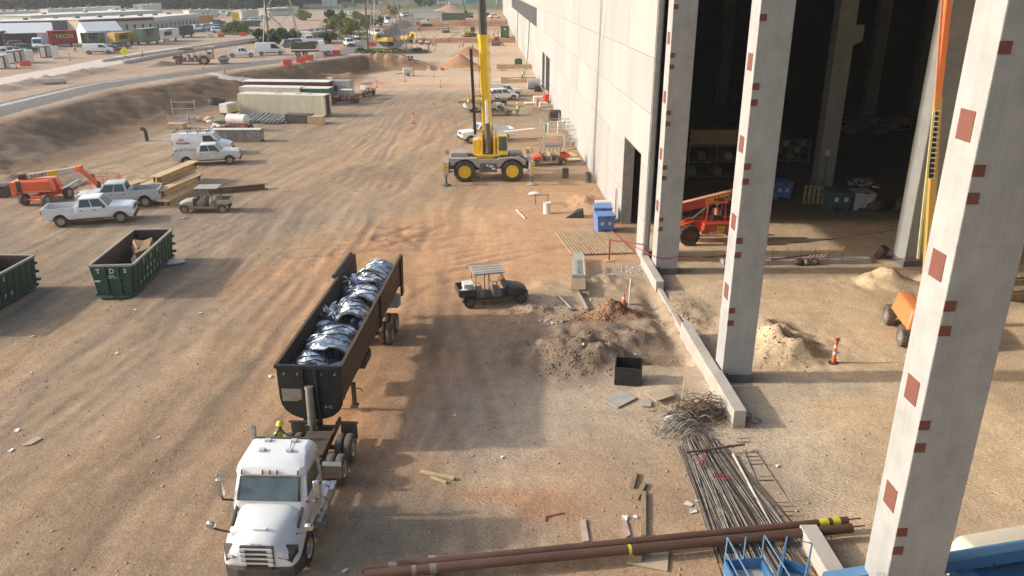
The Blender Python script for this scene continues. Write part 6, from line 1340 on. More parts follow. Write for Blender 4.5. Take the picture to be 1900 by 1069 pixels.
for i, (u, v, m, l) in enumerate(((1012, 252, mat('pvc_green', (.25, .40, .18), .6), 'light green upright pipe inside the scaffold'), (1018, 250, M_rw, 'white upright pipe right of the light green one'), (1048, 276, M_alu, 'left of two silver upright pipes at the near end of the scaffold'), (1058, 276, M_alu, 'right of two silver upright pipes at the near end of the scaffold'), (1036, 247, M_rw, 'white upright pipe in the middle of the scaffold'), (1046, 246, M_rw, 'white upright pipe close to the wall inside the scaffold'))):
    one('standpipe', MB().cyl((0, 0, 0), (0, 0, 1.35), .17, n=14).lathe([(.19, 1.3), (.19, 1.4), (.001, 1.42)], n=14), m, l, 'pipe', P3(u, v), smooth=45, group='upright pipes by the hall wall')
x, y, z = T(1030, 222); one('black_tank', MB().box((0, 0, .6), (1.6, 1.3, 1.1)).box((0, 0, 1.18), (1.2, .9, .1)), M_blk, 'black tank among the tubes at the far end of the scaffold', 'tank', (x, y, z), R(5), bevel=.05)
for i, (p, q, l) in enumerate((((1050, 279), (1064, 277), 'pale board at the foot of the scaffold'), ((1058, 285), (1070, 291), 'pale board leaning towards the hall wall'), ((982, 258), (1010, 255), 'long pale board lying on the brown ground left of the scaffold'), ((980, 275), (984, 283), 'short pale board left of the red utility vehicle'))):
    a_, b_ = Vector(P3(*p, .08)), Vector(P3(*q, .08)); one('board', MB().bar(a_, b_, .28, .06), M_wl, l, 'board')
x, y, z = T(1063, 298); pl = thing('pallet', 'tan pallet with clay beside the hall wall right of the red utility vehicle', 'pallet', (x, y, z), R(15))
for k in range(6): MB().box((-.6+.24*k, 0, .14), (.16, 1.1, .03)).build('deck_board', M_wl, pl)
for yy in (-.45, 0, .45): MB().box((0, yy, .06), (1.4, .1, .1)).build('runner', M_wd, pl)
# sacks and bins near the door far back
for i, (u, v, m, l, s_) in enumerate(((1000, 190, M_rw, 'white sacks stacked near the hall wall beyond the scaffold', (1.7, 1.0, .9)), (1008, 199, M_offw, 'pale bale in front of the white sacks', (1.2, .8, .7)), (988, 193, M_rw, 'flat white sheet stack left of the white sacks', (2.4, 1.0, .25)))):
    x, y, z = T(u, v); mb = MB().box((0, 0, s_[2]/2), s_); one('sack_stack', mb, m, l, 'sacks', (x, y, z), R(4), bevel=.12, seg=3)
one('red_bin', MB().lathe([(.4, 0), (.48, 1.1), (.5, 1.15), (.4, 1.3), (.001, 1.32)], n=14), mat('bin_red', (.65, .06, .04), .5), 'red bin beside the white sacks at the hall wall', 'bin', P3(1013, 191), smooth=40)
x, y, z = T(997, 196); one('brown_drum', MB().lathe([(.3, 0), (.32, .5), (.3, 1.0), (.001, 1.0)], n=12), M_card, 'brown drum between the white sacks', 'drum', (x, y, z), smooth=40)
# trench boxes with timber edges
for i, (u, v, L, l) in enumerate(((962, 152, 6.5, 'timber edged trench box in which a worker walks'), (955, 127, 7.5, 'timber edged trench box farther along the wall'))):
    x, y, z = T(u, v); t = thing('trench_box', l, 'trench', (x, y, z), R(2))
    for yy in (-1.5, 1.5): MB().box((0, yy, .35), (L, .12, .6)).build('side_board', M_wl, t)
    for xx in (-L/2, L/2): MB().box((xx, 0, .35), (.12, 3.0, .6)).build('end_board', M_wl, t)
x, y, z = T(990, 165); one('spool_tank', MB().cyl((-1.0, 0, .9), (1.0, 0, .9), .85, n=18), mat('grey_tank', (.42, .41, .38), .6), 'grey round tank lying by the hall wall corner of the windows', 'tank', (x, y, z), R(0), smooth=45); x, y, z = T(1000, 170); one('black_bin', MB().box((0, 0, .5), (1.5, 1.0, 1.0)), M_blk, 'black box right of the grey round tank', 'box', (x, y, z), bevel=.05)
x, y, z = T(962, 122); one('pump_unit', MB().box((0, 0, .7), (1.6, 1.1, 1.2)).box((0, 0, 1.4), (1.2, .8, .2)), M_offg, 'dark green pump unit at the far trench', 'pump', (x, y, z), bevel=.06)
x, y, z = T(1010, 172); st = thing('steel_stair', 'steel stair leading up to the window opening in the hall wall', 'stair', (x, y, z), R(100))
for s in (-.5, .5): MB().bar((-2.5, s, .05), (2.5, s, 1.6), .08, .2).build('stringer', M_steel, st); MB().bar((-2.5, s, 1.05), (2.5, s, 2.6), .05).build('hand_rail', M_steel, st)
for k in range(8): MB().box((-2.3+.66*k, 0, .12+.205*k), (.3, 1.0, .04)).build('tread', M_steel, st)
# open area in front of the doorway
M_bb = mat('bin_blue', (.10, .20, .48), .5, 0, .08, 2, dust=.15, dustcol=(.3, .33, .4))
def bulk_bin(m=None, lid=True):
    m = m or M_bb; t = thing('bulk_bin', '', 'bin'); MB().hexa([(-.52, -.52, .12), (.52, -.52, .12), (.52, .52, .12), (-.52, .52, .12), (-.6, -.6, 1.0), (.6, -.6, 1.0), (.6, .6, 1.0), (-.6, .6, 1.0)]).build('tub', m, t, None, .05)
    for x in (-.4, .4): MB().box((x, 0, .07), (.22, 1.0, .15)).build('foot', m, t, None, .02)
    if lid: MB().box((0, 0, 1.06), (1.26, 1.26, .14)).build('lid', m, t, None, .05)
    else: MB().box((0, 0, .96), (1.1, 1.1, .02)).build('contents', M_blk, t)
    for s in (-1, 1): MB().box((s*.25, -.575, .6), (.2, .02, .22)).build('label', M_tape, t)
    MB().box((0, -.63, 1.0), (.3, .05, .08)).build('latch', M_blk, t); return t
place('bluebin', bulk_bin, P3(1120, 427), R(6), 'blue bulk bin with labels standing nearest the doorway', scale=1.1); place('bluebin', None, P3(1117, 411), R(-4), 'blue bulk bin standing just behind the labelled one', scale=1.1)
x, y, z = T(1118, 386); one('white_pipe', MB().cyl((-.9, 0, .45), (.7, 0, .45), .2, n=14), M_rw, 'short white pipe sticking out towards the blue bins', 'pipe', (x+.3, y, z), R(2), smooth=50)
mb = MB().hexa([(-1.0, -.4, 0), (.5, -.5, 0), (.6, .4, 0), (-.4, .5, 0), (-.1, -.25, .45), (.45, -.3, .6), (.5, .3, .62), (.0, .3, .5)]); one('tarp_bundle', mb, mat('tarp_black', (.035, .033, .03), .7, 0, .3, 3, bump=.6, bscale=8), 'black tarpaulin heap between the white drum and the blue bins', 'tarp', P3(1070, 402), 0, bevel=.08)
x, y, z = T(1005, 378); sf = thing('trestle', 'small red trestle left of the white drum', 'trestle', (x, y, z), 0)
for xx in (-.5, .5):
    for s in (-1, 1): MB().bar((xx, s*.25, 0), (xx, 0, .7), .05).build('leg', PRED, sf)
MB().box((0, 0, .72), (1.2, .12, .06)).build('top_rail', PRED, sf)
one('sandbag', MB().ell((0, 0, .12), (.55, .3, .16), 10, 6), M_rw, 'white sandbag at the right outrigger pad of the crane', 'sandbag', P3(992, 362), smooth=60)
for i, (u, v) in enumerate(((958, 390), (966, 398))): a_, b_ = P3(u, v, .05), P3(u+8, v+9, .05); one('batten', MB().bar(a_, b_, .09, .06), M_rw, ('upper' if i == 0 else 'lower')+' of two short white battens on the orange ground', 'batten')
# slatted timber mat in front of the doorway
tm = thing('timber_mat', 'timber mat of long boards laid before the doorway', 'timber mat', (*G(1100, 452), .03), R(0))
o_ = Vector((*G(1100, 452), 0))
for k in range(18):
    f = k/17; a_ = Vector((*G(1030+100*f, 431-3*f), 0))-o_; b_ = Vector((*G(1062+112*f, 474-3*f), 0))-o_
    MB().bar((a_.x, a_.y, .03+.01*(k % 3)), (b_.x, b_.y, .03+.012*(k % 2)), .15, .07).build('board', mat('mat_wood', (.40, .28, .17), .9, 0, .25, 1.5, dust=.6, dustcol=(.45, .30, .18)), tm)
# red barrier rail and tape
M_brd = mat('barrier_red', (.40, .07, .04), .7); rb = thing('barrier_rail', 'red barrier post and rail left of the hall wall corner', 'barrier', P3(1130, 485), 0)
MB().box((0, 0, .75), (.09, .09, 1.5)).build('post', M_brd, rb); MB().box((0, 0, .04), (.5, .35, .07)).build('foot', M_wl, rb)
e_ = Vector((10.0, 47.2, 1.35))-Vector(rb.location); MB().bar((0, 0, 1.45), e_, .05, .07).build('rail', M_brd, rb)
M_tp = mat('tape_red', (.33, .03, .035), .7)
tp = thing('barrier_tape', 'red barrier tape strung between the column, the post and the lift', 'tape', (10.5, 45.3, 0)); o_ = Vector(tp.location)
def tape(pts, par):
    q = []
    for a_, b_ in zip(pts[:-1], pts[1:]):
        a_, b_ = Vector(a_)-o_, Vector(b_)-o_
        for k in range(8): f = k/7; p = a_.lerp(b_, f); p.z -= .22*4*f*(1-f)*.5; q.append(p)
    mb = MB(); v = []
    for p in q: v += [p+Vector((0, 0, -.025)), p+Vector((0, .01, .025))]
    mb.add(v, [(2*i, 2*i+1, 2*i+3, 2*i+2) for i in range(len(q)-1)]).build('tape_run', M_tp, par, merge=False)
tape([P3(1132, 460, 1.2), (10.36, 45.35, 1.15), (11.75, 45.35, 1.2)], tp)
tape([(11.75, 45.35, 1.2), (*G(1545, 478, .7), .7), (*G(1735, 478, .9), .9)], tp); tape([(*G(1425, 455, .5), .5), (*G(1660, 427, .9), .9)], tp)
# ---------------------------------------------------------------- foreground and middle right
park('utv_front', lambda: utv(mat('utv_black', (.03, .035, .035), .45, 0, .15, 2, dust=.25), mat('utv_roof', (.36, .345, .32), .6, 0, .15, 2, dust=.35), 2), (868, 572), (965, 563), 'black four seat utility vehicle with grey roof parked on the orange ground', 1.45)
m_, d_, rz_, _ = two((868, 572), (965, 563)); cc = m_+Vector((-d_.y, d_.x, 0))*.6
q = cc-d_*1.35; one('cooler_box', MB().box((0, 0, .2), (.55, .7, .38)).box((0, 0, .42), (.58, .73, .07)), M_rw, 'white cooler box in the utility vehicle bed', 'cooler', (q.x, q.y+.1, .78), rz_, bevel=.03)
q = cc-d_*1.55; one('white_bag', MB().ell((0, -.25, .1), (.4, .25, .14), 10, 6), M_rw, 'white bag lying beside the cooler in the utility vehicle bed', 'bag', (q.x, q.y, .78), rz_, smooth=60)
# formwork panels lying on the small mound
def slab(name, pts, th, m, label, cat, lift=.05, parts=None):
    P_ = [Vector(P3(*p)) for p in pts]; c = sum(P_, Vector())/len(P_); t = thing(name, label, cat, tuple(c)); zz = max(p.z for p in P_)+lift
    mb = MB(); mb.quad([(p.x-c.x, p.y-c.y, p.z*.3+zz*.7-c.z) for p in P_], th); mb.build('panel', m, t); return t
M_plg0 = mat('panel_edge', (.45, .44, .40), .8)
fw = slab('formwork_panel', [(1062, 519), (1085, 519), (1082, 482), (1063, 482)], .12, mat('panel_grey', (.34, .36, .33), .7, 0, .2, 3, dust=.3), 'grey ribbed formwork panel lying on the small clay mound', 'formwork panel', .35)
for p, q in (((1062, 519), (1063, 482)), ((1085, 519), (1082, 482)), ((1062, 519), (1085, 519))):
    a_, b_ = Vector((*G(*p, .5), .72))-fw.location, Vector((*G(*q, .5), .72))-fw.location; MB().bar(a_, b_, .05, .16).build('edge_rail', M_plg0, fw)
fw2 = slab('timber_sheet', [(1061, 541), (1084, 541), (1085, 515), (1063, 515)], .1, mat('panel_brown', (.20, .165, .12), .8, 0, .25, 3, dust=.2), 'brown timber panel lying in front of the grey formwork panel', 'timber panel', .25)
for k in range(4): a_ = Vector((*G(1063+6.5*k, 540, .45), .52))-fw2.location; b_ = Vector((*G(1065+6*k, 517, .45), .62))-fw2.location; MB().bar(a_, b_, .22, .05).build('plank', M_wd, fw2)
for i, (p, q, r_, l) in enumerate((((1074, 545), (1090, 578), .09, 'grey pipe lying below the brown timber panel'), ((1037, 553), (1060, 576), .06, 'thin grey prop lying left of the grey pipe'))):
    a_, b_ = Vector(P3(*p, .12)), Vector(P3(*q, .12)); t = thing('steel_prop' if i else 'grey_pipe', l, 'pipe', tuple(a_)); MB().cyl((0, 0, 0), b_-a_, r_, n=12).build('tube', M_alu, t, 50)
    MB().box((0, 0, 0), (.25, .2, .06)).build('end_plate', M_steel, t)
    if i: MB().box(b_-a_, (.3, .22, .06)).build('end_plate', M_steel, t)
one('marker_post', MB().cyl((0, 0, 0), (.02, 0, 1.55), .045, n=10), M_rw, 'white plastic pipe standing upright beside the rubble', 'post', P3(1167, 566), smooth=50)
M_con = mat('cone_orange', (.80, .13, .03), .6, 0, .1, 3, dust=.2)
def cone(hh=.7):
    t = thing('traffic_cone', '', 'cone'); MB().box((0, 0, .02), (.38, .38, .04)).build('base', M_blk, t); b = MB().lathe([(.15, .04), (.03, hh), (.001, hh)], n=14).build('body', M_con, t, 40); MB().lathe([(.107, hh*.45), (.072, hh*.68)], n=14).build('band', M_tape, b); return t
place('cone', cone, P3(1157, 565), 0, 'small orange cone behind the red clay heap')
def delineator():
    t = thing('delineator_post', '', 'delineator'); MB().lathe([(.24, 0), (.24, .05), (.1, .08), (.001, .08)], n=8).build('base', M_blk, t, 30); b = MB().lathe([(.1, .06), (.06, 1.1), (.07, 1.12), (.001, 1.15)], n=14).build('post', M_con, t, 40)
    for z in (.45, .8): MB().lathe([(.112-.038*z, z), (.112-.038*(z+.16), z+.16)], n=14).build('band', M_tape, b)
    return t
dl = place('delin', delineator, P3(1546, 674), 0, 'orange and white delineator with red ribbon standing on the sand inside the open bay')
rbn = MB()
for k in range(8): rs = random.Random(k); rbn.tube([(0, 0, 1.1), (rs.uniform(-.1, .2), rs.uniform(-.1, .1), 1.25), (rs.uniform(-.15, .25), rs.uniform(-.1, .1), rs.uniform(1.0, 1.35))], .02, 4)
rbn.build('ribbon', mat('ribbon_red', (.4, .03, .03), .7), dl)
# black box beside the pit
bx = thing('black_crate', 'open black plastic wrapped crate standing beside the pit', 'crate', P3(1165, 707), R(-12)); M_bp = mat('black_wrap', (.02, .02, .021), .35, 0, .3, 3, bump=.6, bscale=6)
w_, dp, hh = 1.15, .95, .95
MB().box((0, -dp/2, hh*.46), (w_, .04, hh*.92)).build('front_side', M_bp, bx, None, .01); MB().box((0, dp/2, hh*.5), (w_, .04, hh)).build('back_side', M_bp, bx, None, .01)
for s in (-1, 1): MB().box((s*w_/2, 0, hh*.48), (.04, dp, hh*.96)).build('side', M_bp, bx, None, .01)
MB().box((0, 0, .05), (w_, dp, .08)).build('bottom', M_bp, bx)
a_, b_ = Vector(P3(1176, 690, .9)), Vector(P3(1196, 682, .5)); one('white_batten', MB().bar(a_, b_, .06, .04), M_rw, 'white batten leaning from the black crate rim to the pit edge', 'batten')
# sheets and boards on the ground
def sheet(pts, m, label, lift=.05, th=.04, nm='plywood_sheet'):
    P_ = [Vector(P3(*p)) for p in pts]; z = max(p.z for p in P_)+lift; c = sum(P_, Vector())/len(P_)
    mb = MB().quad([(p.x-c.x, p.y-c.y, z-c.z+.3*(p.z-z)) for p in P_], th); return one(nm, mb, m, label, 'board', tuple(c))
M_ply = mat('plywood', (.44, .36, .26), .85, 0, .2, 1.5, dust=.5, dustcol=(.50, .40, .28)); M_plg = mat('plywood_grey', (.40, .375, .33), .85, 0, .2, 1.5, dust=.4, dustcol=(.50, .40, .28))
sheet([(1117, 744), (1146, 759), (1181, 741), (1152, 726)], M_plg, 'grey square plywood sheet lying left of the broken sheet'); sheet([(1195, 735), (1217, 753), (1250, 741), (1248, 734), (1228, 727)], M_ply, 'tan plywood sheet with a broken corner right of the grey sheet', .12); sheet([(1190, 756), (1208, 757), (1208, 746), (1192, 746)], M_plg, 'small plywood offcut between the two sheets', .06)
sheet([(1162, 1048), (1238, 1062), (1241, 1021), (1178, 1020)], M_ply, 'stained plywood sheet lying just below the brown pipes', .04)
sheet([(1081, 1008), (1093, 1006), (1086, 965), (1076, 968)], mat('pink_board', (.50, .38, .30), .9, 0, .2, 2), 'weathered pale board lying above the brown pipes', .03, .04, 'board'); sheet([(1161, 1000), (1170, 995), (1162, 968), (1156, 970)], mat('grey_board', (.42, .34, .27), .9, 0, .2, 2), 'short weathered board right of the pale one', .03, .04, 'board')
for i, (p, q, w2, l) in enumerate((((1194, 997), (1194, 916), .16, 'long timber running up from the brown pipes'), ((1172, 907), (1179, 880), .16, 'short timber offcut, upper one of the two loose offcuts'), ((1180, 928), (1196, 899), .16, 'short timber offcut lying across the top of the long timber'), ((780, 878), (843, 891), .14, 'pale timber batten on the orange patch beside the truck'), ((800, 888), (828, 898), .08, 'thin stick just below the pale batten'))):
    a_, b_ = Vector(P3(*p, .07)), Vector(P3(*q, .07)); one('timber', MB().bar(a_, b_, w2, .08), M_wd if i < 3 else M_wl, l, 'timber')
a_ = [P3(1012, 968, .03), P3(1014, 960, .03), P3(1047, 953, .03)]; one('bent_bar', MB().tube(a_, .02, 6), M_rust, 'thin rusty bar with a bent end left of the pale board', 'bar')
sheet([(42, 829), (58, 826), (79, 815), (70, 811), (50, 822)], mat('tan_offcut', (.42, .34, .25), .9, 0, .15, 3), 'pale tan board offcut on the open ground at lower left', .02, .03, 'board')
M_pap = mat('paper', (.62, .60, .56), .9)
pp = [(1158, 963), (1178, 961), (1277, 937), (1293, 930), (292, 813), (20, 837), (31, 800), (55, 693), (216, 657), (250, 576), (372, 582), (62, 625), (640, 1060), (843, 772), (930, 850), (1285, 950), (72, 449), (500, 700), (1440, 866), (1080, 640), (340, 405), (370, 408)]
for i, (u, v) in enumerate(pp):
    x, y, z = T(u, v); rs = random.Random(i); w2 = rs.uniform(.05, .10)
    lab = 'scrap of white litter lying %s' % ['near the pale boards', 'right of the pale boards', 'left of the rebar bundle', 'beside the rebar bundle end', 'left of the truck exhaust', 'at the lower left edge', 'on the grey ground at lower left', 'below the left green bin', 'on the tracks right of the left bin shadow', 'just right of the green bin corner', 'right of the lettered bin', 'in the left bin shadow', 'under the front of the truck', 'in the trailer shadow', 'below the trailer shadow', 'beside the litter near the rebar', 'left of the white crew cab pickup', 'on the tracks beside the trailer', 'on the sand beside the rebar cage', 'on the brown spoil heap', 'left below the tan utility vehicle', 'below the tan utility vehicle'][i]
    mb = MB().add([(-w2*1.6, -w2, .01), (w2*1.4, -w2*.8, .03), (w2*1.6, w2, .015), (-w2, w2*1.2, .06)], [(0, 1, 2, 3)]); one('litter', mb, M_pap, lab, 'litter', (x, y, z+.02), rs.random()*6)
# two long brown pipes
M_pipe = mat('pipe_brown', (.125, .065, .045), .55, .3, .2, 1.5, dust=.3, dustcol=(.25, .15, .10), streak=(.3, 1, 1))
def pipe(p0, p1, r, label, sup, marks):
    a = Vector((*G(*p0, sup), sup)); b = Vector((*G(*p1, sup), sup)); d = b-a; L = d.length; t = thing('steel_pipe', label, 'pipe', tuple(a), math.atan2(d.y, d.x), 'long brown steel pipes in the foreground')
    mb = MB(); n = 20; rr = []
    for k in range(13): x = L*k/12; rr.append([(x, r*math.cos(6.28318*j/n), r*math.sin(6.28318*j/n)) for j in range(n)])
    mb.loft(rr, cap=False); ri = [[(x, y*.93, z*.93) for x, y, z in q] for q in (rr[0], rr[-1])]; mb.loft([rr[0], ri[0]], cap=False); mb.loft([rr[-1], ri[1]], cap=False); mb.build('tube', M_pipe, t, 50)
    MB().cyl((.05, 0, 0), (.08, 0, 0), r*.92, n=n).build('end_disc', M_blk, t); MB().cyl((L-.08, 0, 0), (L-.05, 0, 0), r*.92, n=n).build('end_disc', M_blk, t)
    MB().bar((L-.05, 0, r*.3), (L+.45, 0, r*.35), .035).build('end_stub', M_rust, t)
    for f, wd, m in marks: MB().cyl((L*f, 0, 0), (L*f+wd, 0, 0), r*1.012, n=n, cap=False).build('tape_band', m, t, 50)
    return t
MBY = mat('band_yellow', (.62, .55, .04), .6, 0, .3, 12); MBG = mat('band_grey', (.20, .17, .15), .6)
pipe((672, 1056), (1572, 966), .135, 'upper one of two long brown pipes lying across the foreground', .42, [(.05, .25, MBG), (.935, .32, MBY), (.965, .26, MBY)])
pipe((676, 1067), (1580, 980), .15, 'lower one of two long brown pipes lying across the foreground', .42, [(.09, .14, MBG), (.125, .2, MBG), (.52, .10, MBY), (.925, .6, M_pipe)])
for i, (u, v) in enumerate(((800, 1056), (1180, 1024), (1440, 996))):
    x, y = G(u, v, .2); one('timber_bearer', MB().box((0, 0, .13), (.22, .9, .26)), M_wd, ['left', 'middle', 'right'][i]+' timber bearer under the two brown pipes', 'timber', (x, y+.1, 0))
# rebar: bundle of long bars, tangled heap, cage
M_rb = mat('rebar_brown', (.17, .125, .09), .8, .4, .35, 4); M_rbg = mat('rebar_grey', (.27, .25, .225), .7, .4, .35, 4)
rs = random.Random(5)
A0, A1 = Vector(P3(1292, 815)), Vector(P3(1440, 1085)); dm = (A1-A0).normalized(); nm_ = Vector((-dm.y, dm.x, 0))
barm = {}
for i in range(150):
    f0 = rs.random(); off = (rs.random()-.5)*2.5; st_ = rs.uniform(-.3, 1.6); ln = rs.uniform(6.5, 9.6); zz = .03+rs.random()*.20*(1-abs(off)/1.2)
    p = A0+dm*st_+nm_*off*(.35+.4*min(1, st_+.6)); e = A0+dm*(st_+ln)+nm_*(off*1.15+rs.gauss(0, .25)); m_ = p.lerp(e, .5)+nm_*rs.gauss(0, .06)
    pts = [(p.x, p.y, hz(p.x, p.y)+zz), (m_.x, m_.y, hz(m_.x, m_.y)+zz+rs.uniform(-.02, .05)), (e.x, e.y, hz(e.x, e.y)+zz)]
    one('rebar', MB().tube(pts, rs.choice((.014, .018, .022)), 5), M_rb if rs.random() < .45 else M_rbg, 'long straight reinforcing bar in the bundle running down to the pipes', 'rebar', group='straight bars in the rebar bundle', smooth=60)
for i, (p, q, l) in enumerate((((1272, 850), (1380, 837), 'thick bar lying across the upper end of the rebar bundle'),)): a_, b_ = Vector(P3(*p, .25)), Vector(P3(*q, .3)); one('rebar', MB().tube([a_, b_], .05, 8), M_rb, l, 'rebar', smooth=60)
hp = MB(); hc = Vector(P3(1305, 772))
for i in range(210):
    a = rs.random()*6.28; c = hc+Vector((rs.gauss(0, .75), rs.gauss(0, .45), 0)); d = math.hypot(c.x-hc.x, c.y-hc.y); hgt = max(.08, .95-.65*d)
    z0 = c.z+rs.random()*hgt; ln = rs.uniform(.5, 1.0); dv = Vector((math.cos(a), math.sin(a), rs.uniform(-.35, .35))); dv2 = Vector((math.cos(a+rs.choice((1.5, -1.5))), math.sin(a+1.5), rs.uniform(-.4, .4)))
    p0 = Vector((c.x, c.y, z0)); p1 = p0+dv*ln*.5; p2 = p1+dv2*ln*.45; p3 = p2-dv*ln*.35
    for p in (p0, p1, p2, p3): p.z = max(p.z, hz(p.x, p.y)+.03)
    hp.tube([p0, p1, p2, p3], .016, 4)
tag(hp.build('rebar_tangle', M_rb, None, merge=False), 'tangled heap of bent reinforcing bars at the grade beam', kind='stuff')
hk = MB(); hc = Vector(P3(1283, 800))
for i in range(46):
    a0 = rs.uniform(-.4, .4); p0 = hc+Vector((rs.gauss(0, .3), rs.gauss(0, .35), rs.random()*.5)); d = Vector((-.9, .25+a0, 0)).normalized(); pts = [p0+d*k*.18+Vector((0, 0, .30*math.sin(k*.7)-.02*k*k)) for k in range(6)]
    for p in pts: p.z = max(p.z, hz(p.x, p.y)+.03)
    hk.tube(pts, .018, 5)
tag(hk.build('hooked_bars', M_rbg, None, merge=False), 'hooked bar ends fanning out left of the rebar tangle', kind='stuff')
cg = thing('rebar_cage', 'half buried rebar cage running along the footing right of the rebar bundle', 'rebar cage', (0, 0, 0)); A0, A1 = Vector(P3(1378, 818)), Vector(P3(1490, 1010)); dm = (A1-A0).normalized(); nm_ = Vector((-dm.y, dm.x, 0)); L = (A1-A0).length; cg.location = A0
for s in (-.42, .42):
    for z in (.05,): MB().tube([nm_*s*.5+dm*L*.1+Vector((0, 0, z)), dm*L*(.6+.2*s)+nm_*s*.9+Vector((0, 0, z-.04))], .014, 5).build('long_bar', M_rbg, cg)
for k in (0, 2, 3, 5, 8, 9, 11):
    p = dm*(L*k/12+.1); MB().tube([p-nm_*.25+Vector((0, 0, .01)), p+nm_*.25+Vector((0, 0, .01)), p+nm_*.25+Vector((0, 0, .18)), p-nm_*.25+Vector((0, 0, .18)), p-nm_*.25+Vector((0, 0, .01))], .016, 5).build('stirrup', M_rb, cg)
fb = thing('footing_form', 'pale form board along the rebar cage', 'form board', tuple(A0)); MB().bar(dm*1.0+nm_*-.7, dm*(L+.4)+nm_*-.75, .05, .22).build('board', M_rw, fb)
for i, (u, v, l) in enumerate(((1302, 872, 'red tie ribbons on the left edge of the rebar bundle'), (1333, 893, 'red tie ribbon on the middle of the rebar bundle'))):
    x, y, z = T(u, v); mb = MB(); [mb.tube([(rs.gauss(0, .1), rs.gauss(0, .1), .1), (rs.gauss(0, .2), rs.gauss(0, .2), .3), (rs.gauss(0, .2), rs.gauss(0, .2), .12)], .01, 4) for k in range(6)]; one('tie_ribbon', mb, M_tp, l, 'ribbon', (x, y, z+.1), merge=False)['kind'] = 'stuff'
x, y, z = T(1243, 778); one('white_helmet', MB().ell((0, 0, .06), (.28, .16, .09), 12, 6), M_rw, 'white plastic piece lying left of the rebar tangle', 'plastic', (x, y, z), .4, smooth=60)
a_, b_ = Vector(P3(1262, 760)), Vector(P3(1268, 730, 1.0)); one('stake', MB().bar(a_, Vector((b_.x, b_.y, 1.3)), .05), M_wl, 'wooden stake standing behind the rebar tangle', 'stake')
# blue scissor lift baskets at the bottom edge
M_blue = paint('lift_blue', (.035, .16, .36), .12, .4); M_bluel = mat('rail_blue', (.12, .25, .40), .5, .1, .1, 3)
def mast_lift(u0, v0, rz, L, W, zf, label, deep):
    x, y = G(u0, v0, zf); t = thing('mast_lift', label, 'lift', (x, y, 0), rz)
    MB().box((0, 0, .35), (L*1.1, W*.9, .4)).build('base', M_blue, t, None, .04)
    for (xx, s) in ((L*.4, 1), (L*.4, -1), (-L*.4, 1), (-L*.4, -1)): wheel(t, (xx, s*W*.45, .2), .2, .14, n=14)
    for k in range(4):
        z0 = .6+(zf-.7)*k/4; z1 = .6+(zf-.7)*(k+1)/4
        for s in (-1, 1): MB().bar((-L*.42, s*W*.3, z0), (L*.42, s*W*.3, z1), .06, .1).build('scissor_arm', M_bluel, t); MB().bar((L*.42, s*W*.36, z0), (-L*.42, s*W*.36, z1), .06, .1).build('scissor_arm', M_bluel, t)
    MB().box((0, 0, zf), (L, W, .1)).build('platform_floor', mat('worn_floor', (.40, .37, .32), .8, 0, .25, 4), t)
    for (cx, cy, sx, sy) in ((0, W/2, L, .05), (0, -W/2, L, .05), (L/2, 0, .05, W), (-L/2, 0, .05, W)): MB().box((cx, cy, zf+.2), (sx, sy, .36)).build('toe_board', M_blue, t)
    for z in (.62, 1.1): MB().tube([(-L/2, -W/2, zf+z), (L/2, -W/2, zf+z), (L/2, W/2, zf+z), (-L/2, W/2, zf+z), (-L/2, -W/2, zf+z)], .022, 6).build('hand_rail', M_bluel, t, 60)
    for xx in (-L/2, 0, L/2):
        for s in (-1, 1): MB().tube([(xx, s*W/2, zf+.1), (xx, s*W/2, zf+1.1)], .022, 6).build('rail_post', M_bluel, t, 60)
    return t
mast_lift(1400, 1102, R(4), 1.0, 1.75, 2.05, 'blue lift platform with railings below the brown pipes, left of the pair', 1); mast_lift(1464, 1108, R(62), 1.9, .62, 1.95, 'narrow blue lift platform at the bottom edge, right of the pair', 1)
# blue boom lift at the bottom right corner
bl = thing('boom_lift', 'blue boom lift with beige hoods at the bottom right corner', 'boom lift', (15.0, 16.9, 0), R(10)); MBE = mat('hood_beige', (.74, .66, .53), .5, 0, .06, 2, dust=.15)
lift_base(bl, M_blue, 3.0, 2.3, .5)
MB().hexa([(-1.9, .75, 1.0), (2.0, .75, 1.0), (2.0, 1.75, 1.0), (-1.9, 1.75, 1.0), (-1.4, .8, 2.0), (1.9, .8, 2.05), (1.9, 1.6, 2.05), (-1.4, 1.6, 2.0)]).build('rear_hood', MBE, bl, 40, .2, 4)
MB().hexa([(-1.3, -1.5, 1.0), (2.2, -1.5, 1.0), (2.2, -.45, 1.0), (-1.3, -.45, 1.0), (-1.0, -1.4, 2.0), (2.1, -1.4, 2.1), (2.1, -.5, 2.1), (-1.0, -.5, 2.0)]).build('front_hood', MBE, bl, 40, .2, 4)
MB().box((0, .15, 1.25), (3.6, 1.1, .5)).build('turret_deck', M_blue, bl, None, .03); ivb = Matrix.Rotation(-R(10), 4, 'Z'); ba = ivb @ (Vector((*G(1530, 1082, 1.0), 1.0))-bl.location); bb = ivb @ (Vector((*G(1925, 1018, 2.1), 2.1))-bl.location)
MB().bar(ba, bb, .34, .42).build('main_boom', M_blue, bl, None, .03); MB().bar(ba+Vector((0, 0, .22)), bb+Vector((0, 0, .22)), .36, .03).build('boom_top_plate', M_bluel, bl); MB().box((-1.8, .15, 1.35), (.5, 1.5, .4)).build('counterweight', M_bluel, bl)
for k in range(4): MB().tube([(-1.2+.5*k, .7, 1.5), (-1.0+.5*k, .55, 1.75), (-.8+.5*k, .65, 1.5)], .03).build('hose', M_blk, bl)
